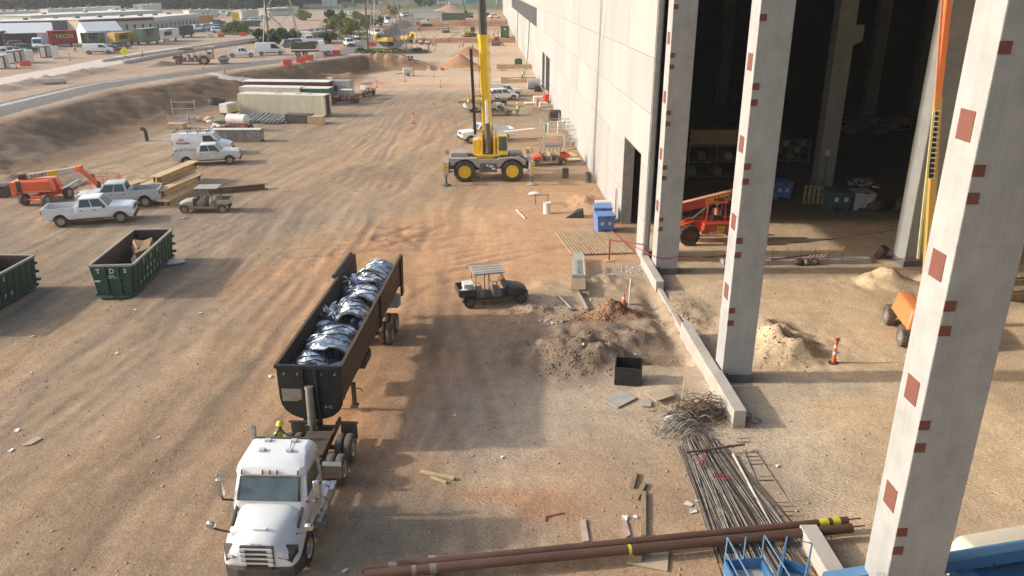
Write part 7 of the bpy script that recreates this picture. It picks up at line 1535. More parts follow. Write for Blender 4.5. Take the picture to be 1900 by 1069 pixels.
# ---------------------------------------------------------------- inside the open bays
def icol(u, v, wx, wy, label, m, corbel=None, base=True):
    x, y = G(u, v); o = thing('interior_column', label, 'column', (x, y, 0), 0, 'columns inside the hall'); MB().box((wx/2, wy/2, 12.9), (wx, wy, 26)).build('shaft', m, o, bevel=.03)
    if corbel: MB().prism([(wx, corbel), (wx+.75, corbel+.35), (wx+.75, corbel+1.6), (wx, corbel+1.6)], 'y', .1, wy-.1).build('corbel', m, o)
    if base: MB().box((wx/2, wy/2, .2), (wx+.02, wy+.02, .42)).build('base_wrap', M_cdark, o)
    return o
M_ci = mat('inner_concrete', (.30, .30, .285), .85, 0, .15, .6)
c2_ = icol(1513, 352, 1.45, 1.2, 'interior column with a corbel near its top', M_ci, 11.9, False); MB().box((.6, -.05, 3.2), (.35, .1, .55)).build('panel_box', M_rw, c2_); MB().tube([(.6, -.03, 2.9), (.62, -.03, .1)], .03).build('conduit', M_blk, c2_)
icol(1676, 496, 1.35, 1.5, 'interior column with a groove standing behind the orange lift boom', M_ci)
icol(1410, 300, 1.4, 1.2, 'dim interior column deep in the hall on the left', M_ci, None, False)
for k, (u, v) in enumerate(((1600, 235), (1330, 200), (1690, 215))): icol(u, v, 1.4, 1.2, ['dim interior column deep in the hall right of the corbel column', 'dim interior column seen between the first two outer columns', 'dim interior column deepest in the hall at right'][k], M_ci, None, False)
# telehandler
def telehandler():
    x, y = G(1277, 456); t = thing('telehandler', 'red telehandler with raised boom standing behind the two outer columns', 'telehandler', (x+2.0, y+1.25, 0), R(182)); M = paint('tele_red', (.50, .055, .02), .2, .45)
    for (xx, s) in ((-2.0, -1), (-2.0, 1), (1.55, -1), (1.55, 1)): wheel(t, (-xx, s*1.05, .68), .68, .42, M_rust, 18, M_tyre, 24)
    MB().prism([(-2.7, .75), (2.6, .75), (2.7, 1.1), (1.6, 1.55), (-1.4, 1.55), (-2.3, 1.95), (-2.75, 1.9)], 'y', -.5, .5).build('chassis', M, t, None, .05)
    eh = MB().hexa([(-.95, .5, .75), (1.1, .5, .75), (1.1, 1.15, .75), (-.95, 1.15, .75), (-.95, .5, 1.55), (1.0, .5, 1.5), (1.0, 1.1, 1.45), (-.95, 1.1, 1.5)]).build('engine_cover', M, t, None, .06)
    sp = MB().box((-.1, 1.19, 1.12), (.5, .03, .4)).build('square_sign', PYEL, eh)
    FM = Matrix.Translation((.2, 1.165, .86)) @ Euler((math.pi/2, 0, math.pi)).to_matrix().to_4x4(); MB().text('SKYTRAK', .22, FM, .004, True).build('lettering', M_rw, eh)
    MB().text('Herc', .16, Matrix.Translation((-.1, 1.21, 1.12)) @ Euler((math.pi/2, 0, math.pi)).to_matrix().to_4x4(), .003, True).build('lettering', M_blk, sp)
    cb = MB()
    for (xx, yy) in ((-.6, .55), (.75, .55), (-.6, -.2), (.75, -.2)): cb.bar((xx, yy, 1.5), (xx*.85+.02, yy, 2.75), .1, .1)
    cb.box((.05, .18, 2.78), (1.5, .9, .07)); cb.build('cab_frame', M, t, None, .02)
    MB().box((0, .2, 1.7), (.6, .55, .35)).box((-.3, .2, 2.0), (.15, .55, .6)).build('seat', M_blk, t, None, .04)
    bm = MB().bar((2.4, -.05, 2.35), (-3.6, -.05, 3.75), .42, .62).build('boom', M, t, None, .02)
    MB().bar((2.4, -.05, 2.67), (-3.6, -.05, 4.07), .44, .05).build('boom_top', mat('boom_pale', (.62, .30, .2), .6), bm)
    a_ = Vector((.75, .17, 2.735)); b_ = Vector((-2.9, .17, 3.587)); d = (b_-a_).normalized(); sp2 = MB().quad([a_+Vector((0, 0, -.24)), b_+Vector((0, 0, -.24)), b_+Vector((0, 0, .24)), a_+Vector((0, 0, .24))], -.01).build('yellow_panel', PYEL, bm)
    up = Vector((0, 1, 0)).cross(d)*-1; up = up if up.z > 0 else -up; TM = Matrix((d, up, d.cross(up))).transposed().to_4x4(); TM.translation = (a_+b_)/2+Vector((0, .02, 0)); MB().text('HercRentals', .52, TM, .004, True).build('lettering', M_blk, sp2)
    MB().cyl((1.6, -.05, 1.5), (.2, -.05, 2.75), .1, n=12).build('lift_ram', M_chr, t, 50)
    MB().box((2.55, -.05, 2.1), (.4, .7, .9)).build('boom_pivot', M, t, None, .05)
    return t
th = telehandler(); q = th.location
place('op', lambda: person('stand', M_vesto, M_hat_w), (q.x+.05, q.y-.2, .95), R(-90), 'operator in orange vest and white hard hat seated in the red telehandler cab', scale=.95)
# bins, pallets and clutter on the shaded floor
place('bluebin', None, P3(1446, 366), R(0), 'blue bulk bin in the shade right of the middle column', scale=1.3)
M_gb = mat('bin_white', (.42, .44, .46), .5, 0, .15, 2); M_tb = mat('bin_teal', (.05, .09, .10), .6, 0, .15, 2)
place('wbin', lambda: bulk_bin(M_gb, False), P3(1594, 386), R(2), 'pale grey bulk bin full of scrap in the shade by the corbel column', scale=1.4); place('tbin', lambda: bulk_bin(M_tb, False), P3(1551, 386), R(-3), 'dark teal bulk bin left of the pale grey one', scale=1.5)
sc = MB(); rs = random.Random(12)
for k in range(60): p = Vector((rs.gauss(0, .6), rs.gauss(0, .35), rs.random()*.5)); sc.bar(p, p+Vector((rs.uniform(-.5, .5), rs.uniform(-.5, .5), rs.uniform(-.1, .3))), .05)
x, y, z = T(1594, 378); one('scrap_heap', sc, M_alu, 'shiny metal scrap heaped on the pale grey bin', 'scrap', (x, y+.3, 1.3), merge=False)['kind'] = 'stuff'
mb = MB(); [mb.ell((rs.gauss(0, 1.1), rs.gauss(0, .5), .3), (rs.uniform(.5, 1), rs.uniform(.3, .7), rs.uniform(.4, .9)), 9, 6) for k in range(7)]; one('black_bags', mb, M_blk, 'dark heap of black bags right of the pale grey bin', 'bags', P3(1650, 388), smooth=60)['kind'] = 'stuff'
x, y, z = T(1508, 378); pl = thing('leaning_pallet', 'wooden pallet with green side leaning left of the teal bin', 'pallet', (x, y, z), R(-10))
for k in range(5): MB().box((-.7+.35*k, 0, .75), (.2, .08, 1.5)).build('deck_board', M_wd, pl)
for zz in (.1, .75, 1.4): MB().box((0, .08, zz), (1.6, .1, .1)).build('runner', mat('runner_green', (.10, .28, .05), .8), pl)
one('drum_loose', MB().lathe([(.3, -.42), (.31, -.4), (.3, 0), (.31, .4), (.3, .42), (.001, .40)], (0, 0, .42), 'z', 18), M_blk, 'black drum tipped beside the red tape inside the bay', 'drum', P3(1629, 478), smooth=40).rotation_euler = (.35, .3, 0)
bt = thing('debris_sacks', 'dark bags and offcuts heaped on the slab edge', 'debris', P3(1497, 492)); [MB().ell((-.5+.5*k, .1*k, .2), (.4, .25, .22), 9, 6, (0, 0, k)).build('bag', [M_blk, M_steel, M_wdk][k], bt, 60) for k in range(3)]
for k in range(5): MB().bar((-.3+.2*k, -.1, .1), (.3+.25*k, .3, .6), .05).build('offcut', M_wl, bt)
# slab edge with rebar dowels
sl_ = thing('slab_edge', 'concrete slab edge with dowel bars behind the outer columns', 'slab', (*G(1440, 492), 0)); MB().box((1.4, .5, .15), (9.5, .9, .3)).build('slab', M_edge, sl_, None, .02)
for k in range(9): MB().tube([(-3.0+.9*k, 0, .3), (-3.0+.9*k, .02, 1.15)], .02, 5).build('dowel', M_rb, sl_); MB().ell((-3.0+.9*k, .02, 1.17), (.05, .05, .05), 8, 5).build('dowel_cap', M_con, sl_)
for i, (p, q, l) in enumerate((((1300, 487), (1420, 480), 'long dark bar lying along the slab edge by the middle column'), ((1430, 492), (1520, 480), 'rusty bar lying on the slab edge near the bags'))): one('bar', MB().tube([P3(*p, .36), P3(*q, .36)], .035, 6), M_rb, l, 'bar')
x, y = G(1662, 462); one('signal_post', MB().cyl((0, 0, 0), (0, 0, 1.8), .04, n=8).box((0, 0, .04), (.4, .4, .07)), M_wl, 'thin post holding the inner red tape', 'post', (x, y, 0)); x, y = G(1672, 392, 2.2)
# racks and crates in the dark
for i, (u, v, L, W, hgt, l) in enumerate(((1320, 330, 5, 2, 4.6, 'pale panelled unit in the dark behind the first column'), (1455, 300, 4, 2, 2.4, 'dim racks of pipes deep in the hall'), (1620, 250, 7, 3, 2.0, 'dim stores deep in the hall right of the corbel column'))):
    x, y = G(u, v); t = thing('storage_rack', l, 'rack', (x, y, 0), 0)
    for xx in (-L/2, 0, L/2):
        for s in (-1, 1): MB().box((xx, s*W/2, hgt/2), (.1, .1, hgt)).build('upright', M_steel, t)
    for k in range(4): MB().box((0, 0, .3+k*(hgt-.4)/3), (L, W, .08)).build('shelf', M_steel, t)
    if i == 0: MB().box((0, -W/2-.05, 3.9), (L, .08, 1.3)).build('panel', M_wl, t)
    for k in range(6): MB().box((-L/2+.5+k*(L-1)/5, 0, .3+(k % 3)*(hgt-.4)/3+.4), (L/8, W*.7, .6)).build('carton', M_card if k % 2 else M_offgr, t)
# orange boom lift behind the nearest column, boom raised high
x, y = G(1664, 622); lf = thing('boom_lift', 'orange boom lift with its raised boom behind the nearest column', 'boom lift', (x+1.0, y-.1, 0), R(78)); MO = paint('lift_orange2', (.80, .22, .07), .25, .4); MA = mat('boom_amber', (.50, .30, .07), .6, 0, .1, 1, dust=.2); MPK = mat('boom_paleyellow', (.55, .50, .22), .6, 0, .1, 2)
L_ = 2.7
MB().box((0, 0, .62), (L_*.95, .9, .34)).build('chassis', MO, lf, None, .03)
for (xx, s) in ((L_/2, 1), (L_/2, -1), (-L_/2, 1), (-L_/2, -1)): wheel(lf, (xx, s*1.08, .52), .52, .42, M_rim, 16, M_tyre2, 24); MB().cyl((xx, 0, .5), (xx, s*1.0, .5), .1).build('axle', PRED, lf)
MB().hexa([(-1.75, .1, .95), (1.2, .1, .95), (1.2, 1.15, .95), (-1.75, 1.15, .95), (-1.5, .25, 1.95), (1.0, .25, 1.95), (1.0, .95, 1.95), (-1.5, .95, 1.95)]).build('engine_hood', MO, lf, 40, .14, 3)
MB().hexa([(-1.75, -1.15, .95), (1.2, -1.15, .95), (1.2, -.35, .95), (-1.75, -.35, .95), (-1.5, -1.0, 1.85), (1.0, -1.0, 1.85), (1.0, -.4, 1.85), (-1.5, -.4, 1.85)]).build('tank_hood', MO, lf, 40, .12, 3); MB().box((-1.5, .5, 1.3), (.05, .3, .1)).build('latch', M_tape, lf)
iv = Matrix.Rotation(-R(78), 4, 'Z'); lo = Vector(lf.location); Wp = lambda u, v, yy: None
def onplane(u, v, yy):
    a = (u-950)/FPX; b = (534.5-v)/FPX; fw = math.cos(PITCH)+b*math.sin(PITCH); up = -math.sin(PITCH)+b*math.cos(PITCH); dx = a*math.cos(YAW)+fw*math.sin(YAW); dy = -a*math.sin(YAW)+fw*math.cos(YAW); t = yy/dy; return Vector((dx*t, yy, CAM_H+up*t))
Lc = lambda p: iv @ (p-lo)
yb = y+1.2; pb = [onplane(1716, 500, yb), onplane(1738, 190, yb+.5), onplane(1752, -40, yb+.9)]
pm_ = onplane(1740, 180, yb+.5)
MB().bar(Lc(onplane(1716, 560, yb-.1)), Lc(pm_), .30, .42, up=(1, 0, 0)).build('lower_boom', MA, lf); MB().bar(Lc(onplane(1739, 188, yb+.5)), Lc(pb[2]+Vector((0, 0, 4))), .24, .34, up=(1, 0, 0)).build('upper_boom', MO, lf)
MB().bar(Lc(onplane(1703, 480, yb-.5)), Lc(onplane(1733, 205, yb)), .10, .12).build('strut', MPK, lf); MB().bar(Lc(onplane(1712, 470, yb-.5)), Lc(onplane(1722, 300, yb-.2)), .08, .1).build('strut', MPK, lf); MB().bar(Lc(onplane(1735, 200, yb)), Lc(onplane(1751, -40, yb+.5)), .09, .12).build('upper_strut', mat('strut_salmon', (.62, .22, .12), .6), lf)
la, lb = onplane(1727, 330, yb-.15), onplane(1737, 205, yb)
ct = MB().bar(Lc(la), Lc(lb), .2, .1).build('cable_track', M_blk, lf)
for k in range(14): p = la.lerp(lb, k/13); MB().box(Lc(p+Vector((0, -.13, 0))), (.03, .24, .05)).build('track_link', M_tape, ct)
# parked timber and second machine at the right edge
for i, (u, v, l) in enumerate(((1892, 530, 'upper brown timber stack at the right edge behind the nearest column'), (1890, 555, 'lower brown timber stack at the right edge'))): one('timber_stack', MB().box((0, 0, .3), (3, .9, .5)).box((0, 0, .62), (3.2, .7, .1)), M_wd, l, 'timber', P3(u, v), R(5), bevel=.02)
# ---------------------------------------------------------------- terrace lot, far machines, pylons, trees
M_tent = mat('tent_white', (.74, .72, .68), .6, 0, .05, 1); M_tentw = mat('tent_wall', (.62, .64, .66), .7, 0, .06, 1); M_gal = mat('galvanised', (.17, .18, .18), .5, .5, .15, 2); M_beige = mat('beige_siding', (.46, .41, .33), .8, 0, .1, 1); M_dgr = mat('dark_siding', (.14, .14, .14), .8, 0, .1, 1); M_mroof = mat('membrane_roof', (.66, .61, .54), .8, 0, .12, .3)
def frame2(p0, p1, z=3):
    a = Vector((*G(*p0, z), 0)); b = Vector((*G(*p1, z), 0)); d = b-a; return a, d.length, math.atan2(d.y, d.x)
def tent(p0, p1, dep, eave, ridge, label, door=None):
    a, L, rz = frame2(p0, p1); t = thing('frame_tent', label, 'tent', (a.x, a.y, hz(a.x, a.y)), rz)
    for k in range(5):
        x0, x1 = L*k/5, L*(k+1)/5
        MB().quad([(x0, -.15, eave), (x1, -.15, eave), (x1, dep/2, ridge), (x0, dep/2, ridge)], .05).build('roof_panel', M_tent, t); MB().quad([(x1, dep+.15, eave), (x0, dep+.15, eave), (x0, dep/2, ridge), (x1, dep/2, ridge)], .05).build('roof_panel', M_tent, t)
    for yy in (0, dep): MB().box((L/2, yy, eave/2), (L, .06, eave)).build('side_wall', M_tentw, t)
    for x in (0, L): MB().prism([(0, 0), (dep, 0), (dep, eave), (dep/2, ridge-.05), (0, eave)], 'x', x-.03, x+.03).build('gable', M_tentw, t)
    if door: MB().box((door[0], -.05, 1.5), (door[1], .06, 3.0)).build('opening', M_blk, t)  # black slab on the wall paints the shaded inside of the bay
    MB().box((L+.04, dep*.5, 1.2), (.05, 1.6, 2.4)).build('doorway', M_tent, t)
    return t
tent((-60, 91), (103, 86), 9, 3.0, 5.0, 'larger white frame tent with an open dark bay at the far left', (10.5, 6.5)); tent((164, 82), (231, 79), 8, 2.8, 4.8, 'smaller white frame tent behind the orange food stall')
def modular(p0, p1, dep, hgt, wall, fascia, label, nwin=0, z=3):
    a, L, rz = frame2(p0, p1, z); t = thing('modular_building', label, 'building', (a.x, a.y, hz(a.x, a.y)), rz)
    MB().box((L/2, dep/2, hgt/2), (L, dep, hgt)).build('wall', wall, t); MB().box((L/2, dep/2, hgt+.08), (L+.5, dep+.6, .16)).build('roof', M_mroof, t); MB().box((L/2, -.03, hgt-.4), (L+.02, .06, .8)).build('fascia', fascia, t); MB().box((L+.03, dep/2, hgt-.4), (.06, dep, .8)).build('fascia', fascia, t)
    MB().box((L/2, dep/2, .2), (L*.98, dep*.98, .5)).build('skirt', M_blk, t)
    for k in range(nwin):
        x = L*(k+.5)/nwin; f = MB().box((x, -.04, hgt*.48), (.7, .06, 1.5)).build('window', M_tape, t); MB().box((x, -.08, hgt*.48), (.55, .04, 1.35)).build('pane', M_dwin, f)
    for k in range(3): MB().box((L*(.2+.3*k), dep*.5, hgt+.4), (1.2, 1.0, .6)).build('roof_unit', M_gal, t)
    return t
modular((-40, 74), (150, 68), 12, 4.2, M_dgr, M_dgr, 'long dark grey modular building with a wide pale roof behind the larger tent'); modular((152, 70), (288, 62), 16, 4.4, M_beige, M_maroon, 'beige modular building with a maroon fascia behind the smaller tent', 9); modular((290, 62), (372, 52), 14, 4.2, M_beige, M_offw, 'beige modular building with many narrow windows beside the parked row', 11); modular((60, 52), (300, 38), 14, 3.6, M_offgr, M_offw, 'grey modular building with a long pale roof in the second row')
for i, (p0, p1, dep, hgt, w_, l) in enumerate((((2, 42), (74, 39), 4, 3.6, M_offw, 'white office trailer at the far left under the trees'), ((92, 37), (157, 34), 4, 3.8, M_offw, 'white office trailer with a row of small windows under the trees'), ((161, 33), (226, 29), 4, 3.8, M_tentw, 'pale blue office trailer right of the one with windows'), ((212, 35), (270, 33), 4, 3.4, M_rw, 'white box trailer in front of the pale blue one'), ((267, 30), (302, 27), 4, 4.5, M_cont, 'cream box trailer under the trees'), ((352, 34), (405, 32), 4, 3.0, M_cont, 'cream container with dark lettering behind the yellow one'), ((370, 46), (398, 44), 3, 3.0, mat('orange_box', (.55, .25, .05), .7), 'orange and yellow container at the end of the long building'), ((450, 36), (480, 34), 3.5, 3.2, M_cont, 'cream container behind the yellow panel'), ((500, 30), (555, 26), 5, 3.0, M_cont, 'long cream container right of the lattice tower'), ((580, 82), (615, 78), 3, 2.6, M_offgr, 'pale grey box by the white truck near the tower'))):
    modular(p0, p1, dep, hgt, w_, w_, l, 4 if 'window' in l else 0)
# food stalls
def stall(p0, p1, hgt, m, label, txt=None):
    a, L, rz = frame2(p0, p1); t = thing('food_truck', label, 'food truck', (a.x, a.y, hz(a.x, a.y)), rz); MB().box((L/2, 1.2, .6+hgt/2), (L, 2.4, hgt)).build('body', m, t, None, .06); MB().box((L*.4, -.02, .6+hgt*.55), (L*.4, .05, .9)).build('serving_hatch', M_blk, t); MB().quad([(L*.2, -.05, .6+hgt*.8), (L*.6, -.05, .6+hgt*.8), (L*.6, -1.0, .75+hgt*.95), (L*.2, -1.0, .75+hgt*.95)], .04).build('awning', m, t)
    for x in (L*.2, L*.8):
        for yy in (.1, 2.3): wheel(t, (x, yy, .4), .4, .25, n=12, detail=False)
    if txt: MB().text(txt, 1.15, Matrix.Translation((L*.55, -.07, .6+hgt*.58)) @ Euler((math.pi/2, 0, 0)).to_matrix().to_4x4(), .02, True).build('lettering', PYEL, t)
    return t
stall((93, 88), (147, 86), 2.9, mat('stall_red', (.28, .025, .03), .6), 'red food truck with yellow letters in front of the larger tent', 'TACOS'); stall((161, 86), (197, 84), 2.3, PGRN, 'dark green food trailer in front of the smaller tent'); stall((216, 85), (253, 82), 2.2, mat('stall_orange', (.50, .30, .05), .7), 'orange yellow box stall right of the blue canopy'); stall((268, 84), (299, 80), 3.0, PGRN, 'green food truck with a white roof'); stall((300, 79), (334, 75), 2.4, M_rw, 'white food truck with pink posters beside the green one'); stall((336, 71), (361, 68), 2.4, mat('stall_brown', (.07, .06, .045), .7), 'dark brown trailer at the right end of the food stalls'); stall((0, 90), (17, 88), 3.0, PRED, 'dark red container stall at the far left edge')
x, y, z = T(205, 82); ca = thing('canopy', 'dark blue canopy between the food stalls', 'canopy', (x, y, z), R(20))
for sx in (-1.4, 1.4):
    for sy in (-1.4, 1.4): MB().cyl((sx, sy, 0), (sx, sy, 2.3), .05, n=6).build('pole', M_gal, ca)
MB().add([(-1.7, -1.7, 2.2), (1.7, -1.7, 2.2), (1.7, 1.7, 2.2), (-1.7, 1.7, 2.2), (0, 0, 3.1)], [(0, 1, 4), (1, 2, 4), (2, 3, 4), (3, 0, 4)]).build('cover', PBLU, ca)
# cars on the lot
cols = dict(white=PW, black=PBLK, silver=PSIL, grey=PGRY, red=PRED, blue=PBLU, green=PGRN)
CL = [('suv', 'white', 8, 106, 25, 'at the left edge of the food stall lot'), ('suv', 'silver', 20, 103, 25, 'second from the left edge in front of the larger tent'), ('sedan', 'grey', 34, 101, 25, 'third from the left edge in front of the larger tent'), ('suv', 'green', 50, 97, 30, 'in front of the open tent bay'), ('suv', 'red', 36, 90, 30, 'inside the mouth of the open tent bay'), ('sedan', 'red', 212, 97, 20, 'behind the yellow diamond sign'), ('sedan', 'grey', 222, 90, 20, 'beside the orange yellow stall'), ('suv', 'black', 332, 60, 60, 'first in the row by the narrow windowed building'), ('sedan', 'silver', 341, 62, 60, 'second in the row by the narrow windowed building'), ('suv', 'black', 352, 58, 60, 'third in the row by the narrow windowed building'), ('pickup', 'white', 362, 59, 60, 'fourth in the row by the narrow windowed building'), ('sedan', 'black', 374, 56, 60, 'fifth in the row by the narrow windowed building'), ('suv', 'white', 384, 55, 60, 'sixth in the row by the narrow windowed building'), ('sedan', 'silver', 393, 53, 60, 'seventh in the row by the narrow windowed building'), ('suv', 'blue', 402, 51, 60, 'eighth in the row by the narrow windowed building'), ('pickup', 'silver', 402, 58, 15, 'at the front corner of the parked row'), ('suv', 'white', 408, 61, 10, 'left of the yellow shrubs'), ('pickup', 'white', 424, 59, 10, 'behind the yellow shrubs'), ('sedan', 'black', 438, 55, 15, 'right behind the yellow shrubs'), ('suv', 'silver', 450, 54, 15, 'left of the green bin on the lot'), ('pickup', 'white', 452, 44, 20, 'in front of the yellow panel'), ('suv', 'white', 475, 42, 20, 'left of the lattice tower legs'), ('pickup', 'silver', 487, 38, 20, 'between the lattice tower legs'), ('sedan', 'blue', 406, 44, 40, 'beside the orange and yellow container'), ('pickup', 'white', 413, 29, 30, 'under the trees above the cream container'), ('pickup', 'white', 445, 27, 30, 'under the trees left of the tower'), ('suv', 'silver', 430, 30, 30, 'between the two pickups under the trees'), ('suv', 'black', 320, 56, 60, 'at the left end of the parked row'), ('sedan', 'white', 318, 62, 40, 'behind the white food truck')]
for kd, cn_, u, v, rzd, wh_ in CL: place(('far', kd, cn_), lambda kd=kd, cn_=cn_: car(kd, cols[cn_], det=False), T(u, v), R(rzd), '%s %s %s' % (cn_, {'suv': 'sport utility car', 'sedan': 'saloon car', 'pickup': 'pickup'}[kd], wh_), 'cars parked on the far lot')
place('van2', lambda: van(PW, 2.4, 'short'), T(72, 92), R(-65), 'white van parked in front of the red food truck'); place(('far', 'van'), lambda: van(PW, 2.0, 'long'), T(184, 100), R(16), 'white passenger van parked behind the orange barriers', 'vans'); 
place('van2', None, T(502, 102), R(16), 'white panel van parked on the terrace edge by the haul road'); place('xw2', lambda: car('xpickup', PW), T(448, 106), R(14), 'white extended cab pickup parked left of the white panel van')
place(('far', 'suv', 'grey'), lambda: car('suv', PGRY, det=False), T(542, 88), R(30), 'dark grey sport utility car right of the white panel van', 'cars parked on the far lot'); place(('far', 'suv', 'silver'), None, T(553, 86), R(30), 'silver sport utility car beside the dark grey one', 'cars parked on the far lot'); place(('far', 'pickup', 'white'), None, T(576, 82), R(200), 'white work truck behind the dump truck', 'cars parked on the far lot')
for u, v, rzd, l in ((648, 86, -70, 'white car driving towards the camera on the far track'), (698, 68, -60, 'white pickup driving on the grey far road')): place(('far', 'suv', 'white') if 'car' in l else ('far', 'pickup', 'white'), None, T(u, v), R(rzd), l)
place(('far', 'van'), None, T(648, 31), R(5), 'white long van crossing the far track', None); place(('far', 'suv', 'silver'), None, T(748, 31), R(-60), 'silver car far away beside the second tower')
x, y, z = T(661, 74); place(('far', 'utv'), lambda: utv(PW, M_wl, 1), (x, y, z), R(-70), 'small white utility vehicle under a tan roof on the far track'); place(('far', 'utv'), None, T(788, 83), R(-20), 'utility vehicle parked near the workers on the far pad')
def dump(mcab, mbody, label, loc, rz):
    t = thing('dump_truck', label, 'truck', loc, rz); MB().hexa([(1.6, -1.1, .9), (3.9, -1.0, .9), (3.9, 1.0, .9), (1.6, 1.1, .9), (1.6, -1.1, 2.0), (3.8, -.8, 1.8), (3.8, .8, 1.8), (1.6, 1.1, 2.0)]).build('hood', mcab, t, None, .08); c = MB().hexa([(1.2, -1.15, 1.0), (2.7, -1.15, 1.0), (2.7, 1.15, 1.0), (1.2, 1.15, 1.0), (1.2, -1.05, 2.9), (2.3, -1.05, 2.9), (2.3, 1.05, 2.9), (1.2, 1.05, 2.9)]).build('cab', mcab, t, None, .08); MB().quad([(2.68, -.95, 2.05), (2.68, .95, 2.05), (2.38, .92, 2.75), (2.38, -.92, 2.75)], .02).build('windshield', M_ws, t)
    b = MB()
    for s in (-1, 1): MB().box((-1.6, s*1.2, 2.1), (4.8, .08, 1.3)).build('side_wall', mbody, t); [MB().box((-3.6+.9*k, s*1.27, 2.1), (.12, .08, 1.3)).build('rib', mbody, t) for k in range(5)]
    MB().box((.75, 0, 2.2), (.08, 2.4, 1.6)).build('headboard', mbody, t); MB().box((-4.0, 0, 2.1), (.08, 2.4, 1.3)).build('tailgate', mbody, t); MB().box((-1.6, 0, 1.45), (4.8, 2.4, .08)).build('floor', mbody, t); MB().ell((-1.6, 0, 2.3), (2.1, 1.0, .55), 12, 6).build('load', M_wd, t, 60); MB().box((0, 0, .95), (8, .8, .25)).build('frame', M_chs, t)
    for xx in (3.1, -1.4, -2.8):
        for s in (-1, 1): wheel(t, (xx, s*1.05, .52), .52, .32 if xx > 0 else .5, n=16, detail=False)
    return t
dump(PW, mat('dump_olive', (.10, .09, .06), .7, 0, .2, 2), 'olive bodied dump truck driving along the haul road', T(580, 104), R(14)); dump(PW, PGRY, 'white dump truck coming down the far grey road', T(716, 47), R(-62)); dump(PBLU, PGRY, 'blue truck far away near the trees', T(648, 14), R(0))
# machines
def roller_(m, label, loc, rz):
    t = thing('road_roller', label, 'roller', loc, rz); MB().cyl((1.9, -1.0, .75), (1.9, 1.0, .75), .75, n=20).build('drum', M_gal, t, 40); MB().box((1.9, 0, 1.0), (2.0, 2.2, .3)).build('drum_frame', m, t); MB().hexa([(-2.4, -.9, .9), (.3, -.9, .9), (.3, .9, .9), (-2.4, .9, .9), (-2.2, -.8, 1.8), (.2, -.8, 1.7), (.2, .8, 1.7), (-2.2, .8, 1.8)]).build('engine_hood', m, t, None, .08)
    for s in (-1, 1): wheel(t, (-1.4, s*.9, .75), .75, .55, m, 14, n=18)
    for xx in (.2, -.9):
        for s in (-1, 1): MB().cyl((xx, s*.7, 1.6), (xx, s*.65, 2.9), .05, n=6).build('roof_post', M_blk, t)
    MB().box((-.35, 0, 2.95), (1.7, 1.9, .12)).build('roof', m, t); MB().box((-.4, 0, 1.8), (.6, .6, .5)).build('seat', M_blk, t); return t
def excavator(m, label, loc, rz, arm=((1.0, 1.9), (2.6, 3.6), (4.6, 3.2), (5.2, 1.0)), cabm=None):
    t = thing('excavator', label, 'excavator', loc, rz)
    for s in (-1, 1): MB().prism([(-1.9, .0), (1.9, .0), (2.25, .4), (1.9, .85), (-1.9, .85), (-2.25, .4)], 'y', s*.75, s*1.3).build('track', M_blk, t, None, .05)
    MB().box((0, 0, .75), (1.6, 1.6, .4)).build('undercarriage', M_blk, t); MB().box((-.6, 0, 1.5), (3.0, 2.4, .9)).build('house', m, t, None, .1); c = MB().box((.55, .7, 2.2), (1.3, 1.0, 1.5)).build('cab', cabm or m, t, None, .1); MB().box((1.21, .7, 2.35), (.03, .8, .9)).build('front_window', M_glass, c); MB().box((.55, 1.21, 2.35), (1.0, .03, .9)).build('side_window', M_glass, c); MB().box((.55, .19, 2.35), (1.0, .03, .9)).build('side_window', M_glass, c)
    P_ = [Vector((x, -.2, z)) for x, z in arm]; MB().bar(P_[0], P_[1], .35, .55).bar(P_[1], P_[2], .32, .5).build('boom', m, t); MB().bar(P_[2], P_[3], .28, .4).build('stick', m, t); MB().prism([(P_[3].x-.5, P_[3].z+.2), (P_[3].x+.2, P_[3].z+.2), (P_[3].x+.1, P_[3].z-.7), (P_[3].x-.8, P_[3].z-.5)], 'y', -.65, .25).build('bucket', M_steel, t); MB().cyl(P_[0]+Vector((.4, 0, .1)), P_[1].lerp(P_[2], .1)-Vector((0, 0, .3)), .09, n=8).build('ram', M_chr, t); return t
def dozer(label, loc, rz):
    t = thing('bulldozer', label, 'bulldozer', loc, rz)
    for s in (-1, 1): MB().prism([(-1.8, 0), (1.6, 0), (1.9, .4), (1.2, .95), (-1.4, 1.1), (-2.1, .5)], 'y', s*.8, s*1.4).build('track', M_chs, t, None, .05)
    MB().box((.5, 0, 1.3), (2.4, 1.2, .9)).build('engine_hood', PYEL, t, None, .08); c = MB().box((-.9, 0, 2.1), (1.4, 1.5, 1.6)).build('cab', M_gal, t, None, .08); [MB().box((-.9, s*.76, 2.25), (1.1, .03, .9)).build('side_window', M_glass, c) for s in (-1, 1)]; MB().prism([(2.3, .0), (2.55, .0), (2.5, .6), (2.65, 1.2), (2.45, 1.2)], 'y', -1.7, 1.7).build('blade', PYEL, t); [MB().bar((.3, s*1.5, .5), (2.4, s*1.4, .4), .15, .2).build('push_arm', PYEL, t) for s in (-1, 1)]; MB().box((-2.4, 0, .8), (.6, .5, .6)).build('ripper', PYEL, t); return t
